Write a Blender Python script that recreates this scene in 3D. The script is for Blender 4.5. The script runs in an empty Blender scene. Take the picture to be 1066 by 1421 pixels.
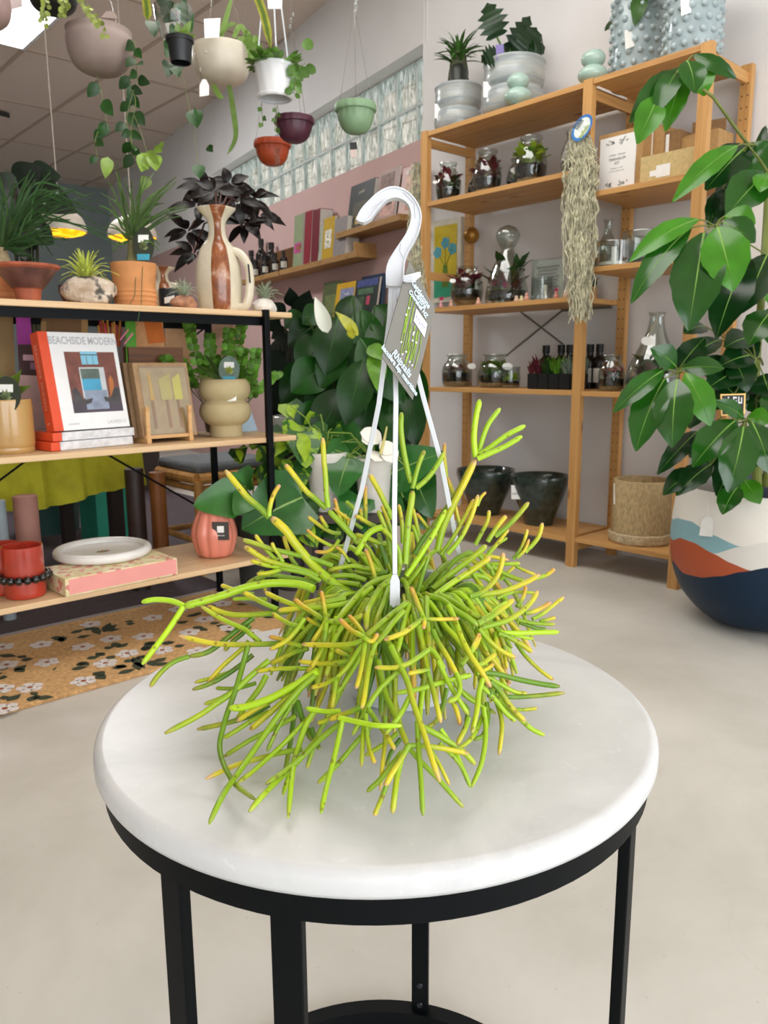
import bpy, bmesh, math, random
from math import sin, cos, pi, radians, exp, sqrt
from mathutils import Vector as V, Matrix
random.seed(7)
SC = bpy.context.scene; COL = SC.collection
SKY, P_FRONT, P_CEIL_FILL, P_BACK = 2.2, 125, 54, 40
SC.view_settings.exposure = 0.25
# ---------------------------------------------------------------- camera model
W, H, F = 1066.0, 1421.0, 1082.6
yaw, pit, rol = radians(41.886), radians(10.63), radians(0.339)
fw = V((sin(yaw)*cos(pit), cos(yaw)*cos(pit), -sin(pit))); r0 = V((cos(yaw), -sin(yaw), 0)); d0 = fw.cross(r0)
RT = cos(rol)*r0 + sin(rol)*d0; DN = -sin(rol)*r0 + cos(rol)*d0
CAM = V((0, 0, 1.0))
def ray(x, y): return RT*((x-W/2)/F) + DN*((y-H/2)/F) + fw
def onz(x, y, z): d = ray(x, y); return CAM + d*((z-CAM.z)/d.z)
def onx(x, y, X): d = ray(x, y); return CAM + d*(X/d.x)
def ony(x, y, Y): d = ray(x, y); return CAM + d*(Y/d.y)
def at(x, y, Z): return CAM + ray(x, y)*Z
def dep(p): return (V(p)-CAM).dot(fw)
def mpp(p): return dep(p)/F           # metres per photograph pixel at a point
cd = bpy.data.cameras.new('camera'); cam = bpy.data.objects.new('camera', cd); COL.objects.link(cam)
m = Matrix((RT, -DN, -fw)).transposed().to_4x4(); m.translation = CAM; cam.matrix_world = m
cd.sensor_fit = 'VERTICAL'; cd.sensor_height = 36; cd.lens = 36*F/H; cd.clip_start = .02
cd.dof.use_dof = True; cd.dof.focus_distance = .80; cd.dof.aperture_fstop = 17
SC.camera = cam
SC.view_settings.view_transform = 'Standard'; SC.view_settings.look = 'None'; SC.view_settings.gamma = 1
SC.view_settings.use_curve_mapping = False
# ---------------------------------------------------------------- materials
def lin(c):
    if isinstance(c, str): c = tuple(int(c[i:i+2], 16)/255 for i in (0, 2, 4))
    return tuple(x/12.92 if x <= .04045 else ((x+.055)/1.055)**2.4 for x in c)
class NT:
    def __init__(s, name):
        s.m = bpy.data.materials.new(name); s.m.use_nodes = True; s.t = s.m.node_tree; s.n = s.t.nodes; s.n.clear()
        s.out = s.n.new('ShaderNodeOutputMaterial')
    def add(s, t, **k):
        n = s.n.new('ShaderNode'+t)
        for a, b in k.items(): setattr(n, a, b)
        return n
    def ln(s, a, b): s.t.links.new(a, b)
    def coord(s, scale=(1, 1, 1), kind='Object', rot=(0, 0, 0)):
        c = s.add('TexCoord'); mp = s.add('Mapping'); mp.inputs['Scale'].default_value = scale; mp.inputs['Rotation'].default_value = rot
        s.ln(c.outputs[kind], mp.inputs[0]); return mp.outputs[0]
    def noise(s, vec, scale, detail=3, rough=.5, dist=0):
        n = s.add('TexNoise'); n.inputs['Scale'].default_value = scale; n.inputs['Detail'].default_value = detail
        n.inputs['Roughness'].default_value = rough; n.inputs['Distortion'].default_value = dist; s.ln(vec, n.inputs['Vector']); return n.outputs['Fac']
    def ramp(s, fac, stops, interp='LINEAR'):
        r = s.add('ValToRGB'); cr = r.color_ramp; cr.interpolation = interp
        while len(cr.elements) < len(stops): cr.elements.new(.5)
        for e, (p, c) in zip(cr.elements, stops): e.position = p; e.color = (*lin(c), 1) if not isinstance(c, float) else (c, c, c, 1)
        s.ln(fac, r.inputs[0]); return r.outputs[0]
    def mix(s, a, b, fac, mode='MIX'):
        x = s.add('Mix', data_type='RGBA', blend_type=mode)
        for sock, v in ((x.inputs[0], fac), (x.inputs[6], a), (x.inputs[7], b)):
            if hasattr(v, 'links') or hasattr(v, 'is_linked'): s.ln(v, sock)
            elif isinstance(v, (int, float)): sock.default_value = v
            else: sock.default_value = (*lin(v), 1)
        return x.outputs[2]
    def bump(s, h, strength, dist=.01):
        b = s.add('Bump'); b.inputs['Strength'].default_value = strength; b.inputs['Distance'].default_value = dist; s.ln(h, b.inputs['Height']); return b.outputs[0]
    def bsdf(s, col, rough=.5, metal=0, spec=.5, nrm=None, coat=0, sheen=0, sss=0, trans=0, emit=None, es=0):
        p = s.add('BsdfPrincipled')
        def put(k, v):
            if hasattr(v, 'is_linked'): s.ln(v, p.inputs[k])
            else: p.inputs[k].default_value = v
        put('Base Color', col if hasattr(col, 'is_linked') else (*lin(col), 1)); put('Roughness', rough); put('Metallic', metal)
        put('Specular IOR Level', spec); put('Coat Weight', coat); put('Transmission Weight', trans)
        if sss: put('Subsurface Weight', sss); p.inputs['Subsurface Radius'].default_value = (.01, .01, .008); p.inputs['Subsurface Scale'].default_value = .5
        if sheen: put('Sheen Weight', sheen)
        if nrm is not None: s.ln(nrm, p.inputs['Normal'])
        if emit: p.inputs['Emission Color'].default_value = (*lin(emit), 1); p.inputs['Emission Strength'].default_value = es
        s.ln(p.outputs[0], s.out.inputs[0]); return p
_mc = {}
def mat(col, rough=.5, var=.10, scale=14, bump=.0, metal=0, spec=.5, coat=0, island=0, name=None, detail=3, stretch=(1, 1, 1), bscale=None, emit=None, es=0):
    """plain procedural surface: a base colour with noise mottling, optional bump and per-island variation"""
    k = (col, rough, var, scale, bump, metal, spec, coat, island, name, stretch, bscale, emit, es)
    if k in _mc: return _mc[k]
    n = NT(name or 'surface'); v = n.coord(stretch); f = n.noise(v, scale, detail)
    c = lin(col); lo = tuple(max(0, x*(1-var*1.6)) for x in c); hi = tuple(min(1, x*(1+var*1.3)) for x in c)
    r = n.add('ValToRGB'); r.color_ramp.elements[0].position = .28; r.color_ramp.elements[1].position = .72
    r.color_ramp.elements[0].color = (*lo, 1); r.color_ramp.elements[1].color = (*hi, 1); n.ln(f, r.inputs[0]); o = r.outputs[0]
    if island:
        g = n.add('NewGeometry'); h = n.add('HueSaturation'); mr = n.add('MapRange'); n.ln(g.outputs['Random Per Island'], mr.inputs[0])
        mr.inputs[3].default_value = 1-island; mr.inputs[4].default_value = 1+island; n.ln(mr.outputs[0], h.inputs['Value']); n.ln(o, h.inputs['Color'])
        o = h.outputs[0]
    nr = n.bump(n.noise(v, bscale or scale*3, 4), bump, .004) if bump else None
    n.bsdf(o, rough, metal, spec, nr, coat, emit=emit, es=es); _mc[k] = n.m; return n.m
def wood(col, dark, axis='Y', rough=.5, sc=1.0, knots=True):
    k = ('wood', col, dark, axis, rough, sc)
    if k in _mc: return _mc[k]
    n = NT('wood'); s = {'X': (1.2, 26, 26), 'Y': (26, 1.2, 26), 'Z': (26, 26, 1.2)}[axis]
    v = n.coord(tuple(x*sc for x in s)); f = n.noise(v, 1.6, 5, .55, .6)
    c = n.ramp(f, [(.3, dark), (.5, col), (.75, col)])
    v2 = n.coord({'X': (3, 9, 9), 'Y': (9, 3, 9), 'Z': (9, 9, 3)}[axis])
    if knots:
        vo = n.add('TexVoronoi'); vo.inputs['Scale'].default_value = .8; n.ln(v2, vo.inputs['Vector'])
        kf = n.ramp(vo.outputs['Distance'], [(.05, (1., 1., 1.)), (.11, (0., 0., 0.))]); c = n.mix(c, '6a3d1c', kf)
    nr = n.bump(f, .12, .002); n.bsdf(c, rough, 0, .4, nr); _mc[k] = n.m; return n.m
def leafmat(col, light=None, rough=.35, island=.25, name='leaf', var=.22, scale=30, spec=.5, patch=None):
    k = ('leaf', col, light, rough, island, patch, scale)
    if k in _mc: return _mc[k]
    n = NT(name); v = n.coord(); f = n.noise(v, scale, 3); c = lin(col)
    r = n.add('ValToRGB'); r.color_ramp.elements[0].position = .3; r.color_ramp.elements[1].position = .7
    r.color_ramp.elements[0].color = (*[x*(1-var) for x in c], 1); r.color_ramp.elements[1].color = (*[x*(1+var) for x in c], 1); n.ln(f, r.inputs[0])
    o = r.outputs[0]
    if patch: o = n.mix(o, patch, n.ramp(n.noise(v, 14, 2, .5, 1), [(.52, (0., 0., 0.)), (.58, (1., 1., 1.))]))
    g = n.add('NewGeometry'); h = n.add('HueSaturation'); mr = n.add('MapRange'); n.ln(g.outputs['Random Per Island'], mr.inputs[0])
    mr.inputs[3].default_value = 1-island; mr.inputs[4].default_value = 1+island; n.ln(mr.outputs[0], h.inputs['Value']); n.ln(o, h.inputs['Color'])
    if light: o2 = n.mix(h.outputs[0], light, n.ramp(g.outputs['Random Per Island'], [(.70, (0., 0., 0.)), (.85, (1., 1., 1.))]))
    else: o2 = h.outputs[0]
    p = n.bsdf(o2, rough, 0, spec, n.bump(n.noise(v, scale*2, 2), .15, .004))
    tr = n.add('BsdfTranslucent'); n.ln(o2, tr.inputs[0]); mx = n.add('MixShader'); mx.inputs[0].default_value = .22
    n.ln(p.outputs[0], mx.inputs[1]); n.ln(tr.outputs[0], mx.inputs[2]); n.ln(mx.outputs[0], n.out.inputs[0]); _mc[k] = n.m; return n.m
def glass(tint='f4f8f6', refl=.10, name='clear_glass', rough=.03, wavy=0):
    k = ('glass', tint, refl, wavy)
    if k in _mc: return _mc[k]
    n = NT(name); t = n.add('BsdfTransparent'); t.inputs[0].default_value = (*lin(tint), 1)
    g = n.add('BsdfGlossy'); g.inputs['Roughness'].default_value = rough
    lw = n.add('LayerWeight'); lw.inputs['Blend'].default_value = .35
    mr = n.add('MapRange'); n.ln(lw.outputs['Facing'], mr.inputs[0]); mr.inputs[3].default_value = refl*.55; mr.inputs[4].default_value = min(1, refl*5)
    if wavy:
        b = n.bump(n.noise(n.coord((1, 1, 1)), 30, 2), wavy, .01); n.ln(b, g.inputs['Normal']); n.ln(b, lw.inputs['Normal'])
    mx = n.add('MixShader'); n.ln(mr.outputs[0], mx.inputs[0]); n.ln(t.outputs[0], mx.inputs[1]); n.ln(g.outputs[0], mx.inputs[2]); n.ln(mx.outputs[0], n.out.inputs[0])
    _mc[k] = n.m; return n.m
def glow(col, s, name='lit_surface'):
    n = NT(name); e = n.add('Emission'); e.inputs[0].default_value = (*lin(col), 1); e.inputs[1].default_value = s; n.ln(e.outputs[0], n.out.inputs[0]); return n.m
# ---------------------------------------------------------------- mesh building
class MB:
    def __init__(s): s.v = []; s.f = []; s.mi = []; s.att = []; s.useatt = False
    def add(s, vs, fs, mi=0):
        b = len(s.v); s.v += [V(x) for x in vs]; s.f += [tuple(b+i for i in f) for f in fs]; s.mi += [mi]*len(fs)
    def box(s, c, size, rz=0, mi=0, M=None):
        hx, hy, hz = (a/2 for a in size); R = M or Matrix.Rotation(rz, 3, 'Z'); c = V(c)
        vs = [c + R @ V((x*hx, y*hy, z*hz)) for x in (-1, 1) for y in (-1, 1) for z in (-1, 1)]
        s.add(vs, [(0, 1, 3, 2), (4, 6, 7, 5), (0, 4, 5, 1), (2, 3, 7, 6), (0, 2, 6, 4), (1, 5, 7, 3)], mi); return s
    def bb(s, lo, hi, mi=0): s.box([(a+b)/2 for a, b in zip(lo, hi)], [abs(b-a) for a, b in zip(lo, hi)], 0, mi); return s
    def lathe(s, c, prof, n=36, mi=0, close=True, fn=None, R=None):
        c = V(c); vs = []; fs = []
        for i, (r, z) in enumerate(prof):
            for k in range(n):
                a = 2*pi*k/n; rr = r*(fn(a, z, i) if fn else 1); p = V((rr*cos(a), rr*sin(a), z)); vs.append(c + (R @ p if R else p))
        for i in range(len(prof)-1):
            for k in range(n): k2 = (k+1) % n; fs.append((i*n+k, i*n+k2, (i+1)*n+k2, (i+1)*n+k))
        if close:
            if prof[0][0] > 1e-5: fs.append(tuple(range(n-1, -1, -1)))
            if prof[-1][0] > 1e-5: fs.append(tuple((len(prof)-1)*n+k for k in range(n)))
        s.add(vs, fs, mi); return s
    def tube(s, pts, rad, n=8, mi=0, cap=True, att=None):
        pts = [V(p) for p in pts]; N = len(pts); rad = rad if hasattr(rad, '__len__') else [rad]*N
        vs = []; fs = []; up = None; b0 = len(s.v)
        for i, p in enumerate(pts):
            t = (pts[min(i+1, N-1)]-pts[max(i-1, 0)]); t = t.normalized() if t.length > 1e-9 else V((0, 0, 1))
            if up is None: up = t.orthogonal().normalized()
            up = (up - t*up.dot(t)); up = up.normalized() if up.length > 1e-6 else t.orthogonal().normalized(); sd = t.cross(up)
            for k in range(n): a = 2*pi*k/n; vs.append(p + (up*cos(a)+sd*sin(a))*rad[i])
        for i in range(N-1):
            for k in range(n): k2 = (k+1) % n; fs.append((i*n+k, i*n+k2, (i+1)*n+k2, (i+1)*n+k))
        if cap: fs.append(tuple(range(n-1, -1, -1))); fs.append(tuple((N-1)*n+k for k in range(n)))
        s.add(vs, fs, mi)
        if att:
            s.useatt = True
            s.att += [(b0+i*n+k, (i/(N-1), att[0], att[1], 1)) for i in range(N) for k in range(n)]
        return s
    def ball(s, c, r, n=16, mi=0, sq=(1, 1, 1), R=None):
        c = V(c); r = r if hasattr(r, '__len__') else (r, r, r); m = max(6, n//2); vs = []; fs = []
        for i in range(1, m):
            for k in range(n):
                p = V((r[0]*sin(pi*i/m)*cos(2*pi*k/n), r[1]*sin(pi*i/m)*sin(2*pi*k/n), r[2]*cos(pi*i/m))); vs.append(c + (R @ p if R else p))
        t = V((0, 0, r[2])); vs += [c + (R @ t if R else t), c - (R @ t if R else t)]; T, B = len(vs)-2, len(vs)-1
        for i in range(m-2):
            for k in range(n): k2 = (k+1) % n; fs.append((i*n+k, (i+1)*n+k, (i+1)*n+k2, i*n+k2))
        for k in range(n): fs.append((T, k, (k+1) % n)); fs.append((B, (m-2)*n+(k+1) % n, (m-2)*n+k))
        s.add(vs, fs, mi); return s
    def prism(s, pts, off, mi=0):
        n = len(pts); pts = [V(p) for p in pts]; off = V(off)
        s.add(pts+[p+off for p in pts], [tuple(range(n-1, -1, -1)), tuple(range(n, 2*n))]+[(i, (i+1) % n, n+(i+1) % n, n+i) for i in range(n)], mi); return s
    def leaf(s, b, t, w, nrm=None, kind='ovate', sag=.08, fold=.12, mi=0, rib=None, seg=8, wave=0):
        b, t = V(b), V(t); ax = t-b; L = ax.length; ax = ax/L if L > 1e-6 else V((0, 0, 1))
        nrm = V(nrm) if nrm is not None else V((0, 0, 1)); nrm = nrm-ax*nrm.dot(ax)
        nrm = nrm.normalized() if nrm.length > 1e-4 else ax.orthogonal().normalized(); sd = ax.cross(nrm)
        P = {'ovate': lambda x: (sin(pi*x**.75)**.8)*(1-.12*x), 'lance': lambda x: sin(pi*min(1, x*.97+.03)**.8)**1.1, 'oval': lambda x: sqrt(max(0, 1-(2*x-1)**2)),
             'heart': lambda x: (sqrt(max(0, min(1, x*5)))*.62+.38*min(1, x*5))*(1-x)**.62*1.32 if x > 0 else .0, 'strap': lambda x: min(1, .45+x*3)*(1-x**4), 'ellip': lambda x: max(.03, sin(pi*min(1, x*.98+.02)))**.78, 'obov': lambda x: sin(pi*x**1.25)**.8}[kind]
        vs = []; fs = []; rv = []
        for i in range(seg+1):
            x = i/seg; hw = max(w/2*P(x), L*.002); p = b+ax*(L*x)+nrm*(sag*L*4*x*(1-x)); q = 1+wave*sin(i*2.3+L*50)
            back = ax*(-.16*L if (kind == 'heart' and i == 1) else 0)
            vs += [p+sd*hw*q+nrm*fold*hw+back, p+sd*hw*.5+nrm*fold*hw*.32+back*.5, p, p-sd*hw*.5+nrm*fold*hw*.32+back*.5, p-sd*hw/q+nrm*fold*hw+back]; rv.append(p)
        for i in range(seg):
            for k in range(4): a = i*5+k; fs.append((a, a+1, a+6, a+5))
        s.add(vs, fs, mi)
        if rib is not None:
            rw = w*.022; q = [(p, x) for p, x in ((rv[i], i/seg) for i in range(seg+1))]
            vs = []; o = nrm*.0012
            for p, x in q: vs += [p+sd*rw*(1.05-x)+o*.2, p+o*1.5, p-sd*rw*(1.05-x)+o*.2]
            s.add(vs, [(i*3+k, i*3+k+1, i*3+k+4, i*3+k+3) for i in range(seg) for k in (0, 1)], rib)
        return s
    def build(s, name, mats, parent=None, smooth=True, bevel=0, sharp=35, kind=None, label=None):
        if not s.v: return None
        org = ORG.get(parent.name, V((0, 0, 0))) if parent else V((0, 0, 0))
        me = bpy.data.meshes.new(name); me.from_pydata([v-org for v in s.v], [], s.f)
        mats = mats if isinstance(mats, (list, tuple)) else [mats]
        for a in mats: me.materials.append(a)
        me.polygons.foreach_set('material_index', s.mi)
        if s.useatt:
            at_ = me.color_attributes.new('growth', 'FLOAT_COLOR', 'POINT')
            for i, c in s.att: at_.data[i].color = c
        if smooth:
            me.polygons.foreach_set('use_smooth', [True]*len(me.polygons)); me.set_sharp_from_angle(angle=radians(sharp))
        me.update(); o = bpy.data.objects.new(name, me); COL.objects.link(o)
        if parent: o.parent = parent; ORG[o.name] = org
        else: ORG[o.name] = V((0, 0, 0))
        if bevel:
            bm = o.modifiers.new('soft_edge', 'BEVEL'); bm.width = bevel; bm.segments = 2; bm.limit_method = 'ANGLE'; bm.angle_limit = radians(40)
        if kind: o['kind'] = kind
        if label: o['label'] = label
        return o
ORG = {}
def thing(name, label, cat, loc, group=None):
    o = bpy.data.objects.new(name, None); o.empty_display_size = .05; COL.objects.link(o); o.location = V(loc); ORG[o.name] = V(loc)
    o['label'] = label; o['category'] = cat
    if group: o['group'] = group
    return o
def solo(mb, name, mats, label, cat, group=None, **k):
    """a thing that is one mesh, its origin at its base"""
    lo = V((sum(v.x for v in mb.v)/len(mb.v), sum(v.y for v in mb.v)/len(mb.v), min(v.z for v in mb.v)))
    o = mb.build(name, mats, None, **k)
    for v in o.data.vertices: v.co -= lo
    o.location = lo; ORG[o.name] = lo; o['label'] = label; o['category'] = cat
    if group: o['group'] = group
    return o
def struct(mb, name, mats, **k): return mb.build(name, mats, None, kind='structure', **k)
def text(s, size, org, right, up, m, parent, name='lettering', align='CENTER', sx=1.0, bold=0):
    c = bpy.data.curves.new('t', 'FONT'); c.body = s; c.size = size; c.align_x = align; c.align_y = 'CENTER'; c.resolution_u = 2; c.offset = bold
    o = bpy.data.objects.new('t', c); COL.objects.link(o); bpy.context.view_layer.update()
    me = bpy.data.meshes.new_from_object(o.evaluated_get(bpy.context.evaluated_depsgraph_get())); bpy.data.objects.remove(o); bpy.data.curves.remove(c)
    right = V(right).normalized(); up = V(up); up = (up-right*up.dot(right)).normalized(); n = right.cross(up)
    mb = MB(); mb.add([V(org)+right*v.co.x*sx+up*v.co.y+n*.0006 for v in me.vertices], [tuple(p.vertices) for p in me.polygons]); bpy.data.meshes.remove(me)
    return mb.build(name, m, parent, smooth=False)
def marks(s, size, org, right, up, m, parent, name='lettering'):
    """lettering too small or blurred in the photograph to read: a line of letter-like strokes as long as the words"""
    right = V(right).normalized(); up = V(up); up = (up-right*up.dot(right)).normalized(); n = right.cross(up); w = size*.55; b = MB(); rr_ = random.Random(s); x = -len(s)*w/2
    for ch in s:
        if ch != ' ':
            h = size*(.5 if rr_.random() < .6 else .72)
            for u0, u1, v0, v1 in ((.08, .28, 0, h), (.28, .80, h*rr_.choice((.0, .4, .75)), 0), (.62, .82, 0, h*rr_.choice((.5, .9)))):
                if v1 == 0: v1 = v0+size*.16
                P = V(org)+right*(x+u0*w)+up*(v0-size*.3); b.prism([P, P+right*((u1-u0)*w), P+right*((u1-u0)*w)+up*(v1-v0), P+up*(v1-v0)], n*.0004)
        x += w
    return b.build(name, m, parent, smooth=False)
def prof_smooth(pts, n=6):
    """Catmull-Rom through 2-D or 3-D points"""
    pts = [V(p) if len(p) == 3 else V((p[0], p[1], 0)) for p in pts]; out = []
    for i in range(len(pts)-1):
        a, b, c, d = pts[max(i-1, 0)], pts[i], pts[i+1], pts[min(i+2, len(pts)-1)]
        for k in range(n):
            t = k/n; out.append(.5*((2*b)+(c-a)*t+(2*a-5*b+4*c-d)*t*t+(3*b-a-3*c+d)*t**3))
    out.append(pts[-1]); return out
def PS(pts, n=5): return [(max(0, p.x), p.y) for p in prof_smooth(pts, n)]
def facecam(p): return (CAM-V(p)).normalized()
rnd = random.uniform
# ================================================================ the setting
ZC = 3.6
conc = NT('polished_concrete'); v = conc.coord(); f1 = conc.noise(v, 1.3, 6, .62, .4); f2 = conc.noise(v, 9, 6, .7)
c1 = conc.ramp(f1, [(.30, 'b8b5ab'), (.5, 'c8c5bc'), (.72, 'd3d0c8')]); c2 = conc.mix(c1, 'b4b0a4', conc.ramp(f2, [(.58, (0., 0., 0.)), (.80, (.55, .55, .55))]))
wv = conc.add('TexVoronoi', feature='DISTANCE_TO_EDGE'); wv.inputs['Scale'].default_value = 1.1
wd = conc.add('VectorMath', operation='ADD'); nn = conc.add('TexNoise'); nn.inputs['Scale'].default_value = 2.2; conc.ln(v, nn.inputs['Vector']); conc.ln(v, wd.inputs[0]); conc.ln(nn.outputs['Color'], wd.inputs[1]); conc.ln(wd.outputs[0], wv.inputs['Vector'])
c3 = conc.mix(c2, 'aaa599', conc.ramp(wv.outputs['Distance'], [(.0, (.35, .35, .35)), (.006, (0., 0., 0.))]))
sp = conc.add('TexVoronoi'); sp.inputs['Scale'].default_value = 26; conc.ln(v, sp.inputs['Vector'])
c3 = conc.mix(c3, '8d887c', conc.ramp(sp.outputs['Distance'], [(.03, (.6, .6, .6)), (.07, (0., 0., 0.))]))
conc.bsdf(c3, .42, 0, .4, conc.bump(f2, .05, .003)); CONC = conc.m
WHITE = mat('e4e2e1', .85, .02, 3, name='white_wall_paint'); PINK = mat('c9a7a2', .85, .03, 3, name='pink_wall_paint')
TEAL = mat('8f9c9c', .85, .06, 2, name='grey_wall_paint'); CEIL = mat('e2d2c4', .9, .04, 60, name='ceiling_tile'); BAR = mat('bdaa9a', .8, .04, 10, name='ceiling_bar')
struct(MB().bb((-4, -3, -.1), (8, 12, 0)), 'floor', CONC, smooth=False)
struct(MB().bb((-4, 3.055, .0005), (1.78, 3.42, .006)).bb((-4, 3.42, .0005), (2.9, 7.5, .006)), 'floor_back', mat('4b4147', .8, .15, 40, name='dark_floor'), smooth=False)  # darker slab behind the strip, wider under the furniture
struct(MB().bb((-4, 3.03, .0005), (1.80, 3.055, .012)), 'trim_1', mat('a09a9a', .4, .05, 10, name='metal_strip'), smooth=False)
b = MB().bb((-4.1, -3, ZC), (8, 12, ZC+.1))
for i in range(-9, 8): X = 2.515+.757*i; b.bb((X-.016, -3, ZC-.008), (X+.016, 11.9, ZC-.0002), 1)
for i in range(-8, 5): Y = 7.24+1.43*i; b.bb((-4, Y-.016, ZC-.009), (7, Y+.016, ZC-.0003), 1)
struct(b, 'ceiling', [CEIL, BAR], smooth=False)
struct(MB().bb((3.66, -3, 0), (3.80, 3.70, ZC)), 'wall_right', WHITE, smooth=False)
WA = radians(10.5); WD = V((sin(WA), cos(WA), 0)); WN = V((cos(WA), -sin(WA), 0)); WC = V((3.66, 3.681, 0)); WR = Matrix((WD, WN, V((0, 0, 1)))).transposed()
def wp(u, o, z): return WC+WD*u+WN*o+V((0, 0, z))          # angled wall: u along, o behind the wall face
def onw(x, y, o=0):
    d = ray(x, y); q = WC+WN*o; return CAM+d*((q-CAM).dot(WN)/d.dot(WN))
def wbox(b, u0, u1, o0, o1, z0, z1, mi=0): b.box(wp((u0+u1)/2, (o0+o1)/2, (z0+z1)/2), (u1-u0, o1-o0, z1-z0), 0, mi, WR); return b
ZS, ZL, UE = 2.39, 2.93, 3.9
b = MB(); wbox(b, 0, 9, 0, .3, 0, ZS); wbox(b, -.02, 9, 0, .3, ZL, ZC, 1); wbox(b, UE, 9, 0, .3, ZS, ZL, 1)
struct(b, 'wall_back', [PINK, WHITE], smooth=False)
struct(MB().bb((-4, 11.9, 0), (7, 12, ZC)), 'wall_far', TEAL, smooth=False)
struct(MB().bb((-4.1, -3, 0), (-4, 12, ZC)), 'wall_left', WHITE, smooth=False)
b = MB().bb((-4, -3.1, 2.9), (3.7, -3, ZC)).bb((-4, -3.1, 0), (3.7, -3, .25))
for X in (-4, -1.6, .7, 3.6): b.bb((X-.04, -3.1, .25), (X+.04, -3, 2.9))
struct(b, 'wall_front', mat('30302f', .5, name='shopfront_frame'), smooth=False)
# glass block strip: bevelled blocks, mortar grid, daylight behind
gb = NT('glass_block'); v = gb.coord((1, 1, 1)); cc = gb.coord((22, 22, 4.0)); n1 = gb.noise(cc, 1.7, 4, .6, 2.5); n2 = gb.noise(v, 1.1, 2)
tint = gb.ramp(n1, [(.30, '8d9a90'), (.47, 'd6ddd8'), (.60, 'fafbfa')])  # refracted daylight painted as pale and grey-green streaks in the block colour
t = gb.add('BsdfTranslucent'); gb.ln(tint, t.inputs[0]); t2 = gb.add('BsdfTransparent'); gb.ln(tint, t2.inputs[0]); g = gb.add('BsdfGlossy'); g.inputs['Roughness'].default_value = .15
gb.ln(gb.bump(n1, .6, .02), g.inputs['Normal']); mx = gb.add('MixShader'); mx.inputs[0].default_value = .85; gb.ln(t.outputs[0], mx.inputs[1]); gb.ln(t2.outputs[0], mx.inputs[2])
m2 = gb.add('MixShader'); m2.inputs[0].default_value = .05; gb.ln(mx.outputs[0], m2.inputs[1]); gb.ln(g.outputs[0], m2.inputs[2]); gb.ln(m2.outputs[0], gb.out.inputs[0])
MORT = mat('cfd6d2', .8, .05, 30, name='mortar')
win = thing('window_1', 'two-row strip of glass blocks under the ceiling above the pink wall', 'window', wp(2, .12, ZS)); win['kind'] = 'structure'
b = MB(); g = MB(); zz = [ZS+.004, ZS+.262, ZS+.266, ZL-.004]; u = .02
while u < UE-.05:
    for z0, z1 in ((ZS+.012, ZS+.262), (ZS+.278, ZL-.008)): wbox(b, u+.006, u+.235, .12, .124, z0, z1)
    wbox(g, u-.006, u+.006, .112, .15, ZS, ZL); u += .241
wbox(g, 0, UE, .112, .15, ZS+.262, ZS+.278); wbox(g, 0, UE, .112, .15, ZS, ZS+.012); wbox(g, 0, UE, .112, .15, ZL-.008, ZL)
b.build('block_glass', gb.m, win, smooth=False); g.build('mortar_grid', MORT, win, smooth=False)
cl = thing('ceiling_light', 'bright white square panel light set in the tiled ceiling', 'ceiling light', (2.14, 6.53, ZC-.03))
MB().bb((1.79, 5.85, ZC-.012), (2.49, 7.21, ZC-.010)).build('diffuser', glow('eef6ff', 9, 'lamp_panel'), cl, smooth=False)
b = MB()
for lo, hi in (((1.76, 5.82), (2.52, 5.85)), ((1.76, 7.21), (2.52, 7.24)), ((1.76, 5.85), (1.79, 7.21)), ((2.49, 5.85), (2.52, 7.21))): b.bb((*lo, ZC-.016), (*hi, ZC-.0095))
b.build('frame', mat('e8e8e6', .5), cl, smooth=False)
# ---------------------------------------------------------------- daylight, ceiling light and an added fill
w = bpy.data.worlds.new('daylight'); SC.world = w; w.use_nodes = True; bg = w.node_tree.nodes['Background']; bg.inputs[0].default_value = (.90, .95, 1, 1); bg.inputs[1].default_value = SKY
def area(name, loc, sx, sy, power, rot, col=(1, 1, 1)):
    l = bpy.data.lights.new(name, 'AREA'); l.shape = 'RECTANGLE'; l.size = sx; l.size_y = sy; l.energy = power; l.color = col
    o = bpy.data.objects.new(name, l); COL.objects.link(o); o.location = loc; o.rotation_euler = rot; return o
area('shopfront_daylight', (-.2, -3.3, 1.7), 7.4, 2.6, P_FRONT, (radians(90), 0, 0), (.97, .985, 1))
area('ceiling_fill_middle', (1.75, 2.3, ZC-.03), 1.5, 2.8, P_CEIL_FILL, (0, 0, 0), (1, .97, .93))  # added fill lamp with no fitting, evens out the light over the middle
area('ceiling_panel_back', (2.14, 6.53, ZC-.04), .7, 1.35, P_BACK, (0, 0, 0), (1, .98, .95))
# ================================================================ round table
TX, TY, TH = .517, .590, .645
tb = thing('side_table', 'round white marble-topped table with a thin black metal frame, in the foreground', 'table', (TX, TY, 0))
mb_ = NT('white_marble'); v = mb_.coord(); f = mb_.noise(v, 5, 6, .6, 1.2); c = mb_.ramp(f, [(.28, 'c0c1c1'), (.5, 'cfd0d0'), (.75, 'dcdddd')])
f2 = mb_.noise(v, 2.3, 4, .5, 2.0); c = mb_.mix(c, 'e0d4bf', mb_.ramp(f2, [(.63, (0., 0., 0.)), (.75, (.55, .55, .55))]))
f3 = mb_.noise(v, 24, 6, .7, 3); c = mb_.mix(c, 'f8f8f8', mb_.ramp(f3, [(.60, (0., 0., 0.)), (.72, (.6, .6, .6))]))
mb_.bsdf(c, .32, 0, .35, sss=.1)
R = .2865; pr = [(0, .6205), (R-.006, .6205), (R-.002, .6225), (R, .627)]+[(R-.010+.010*cos(a*pi/12), TH-.010+.010*sin(a*pi/12)) for a in range(0, 7)]+[(0, TH)]
MB().lathe((TX, TY, 0), pr, 128, close=False).build('table_top', mb_.m, tb, sharp=60)
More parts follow.
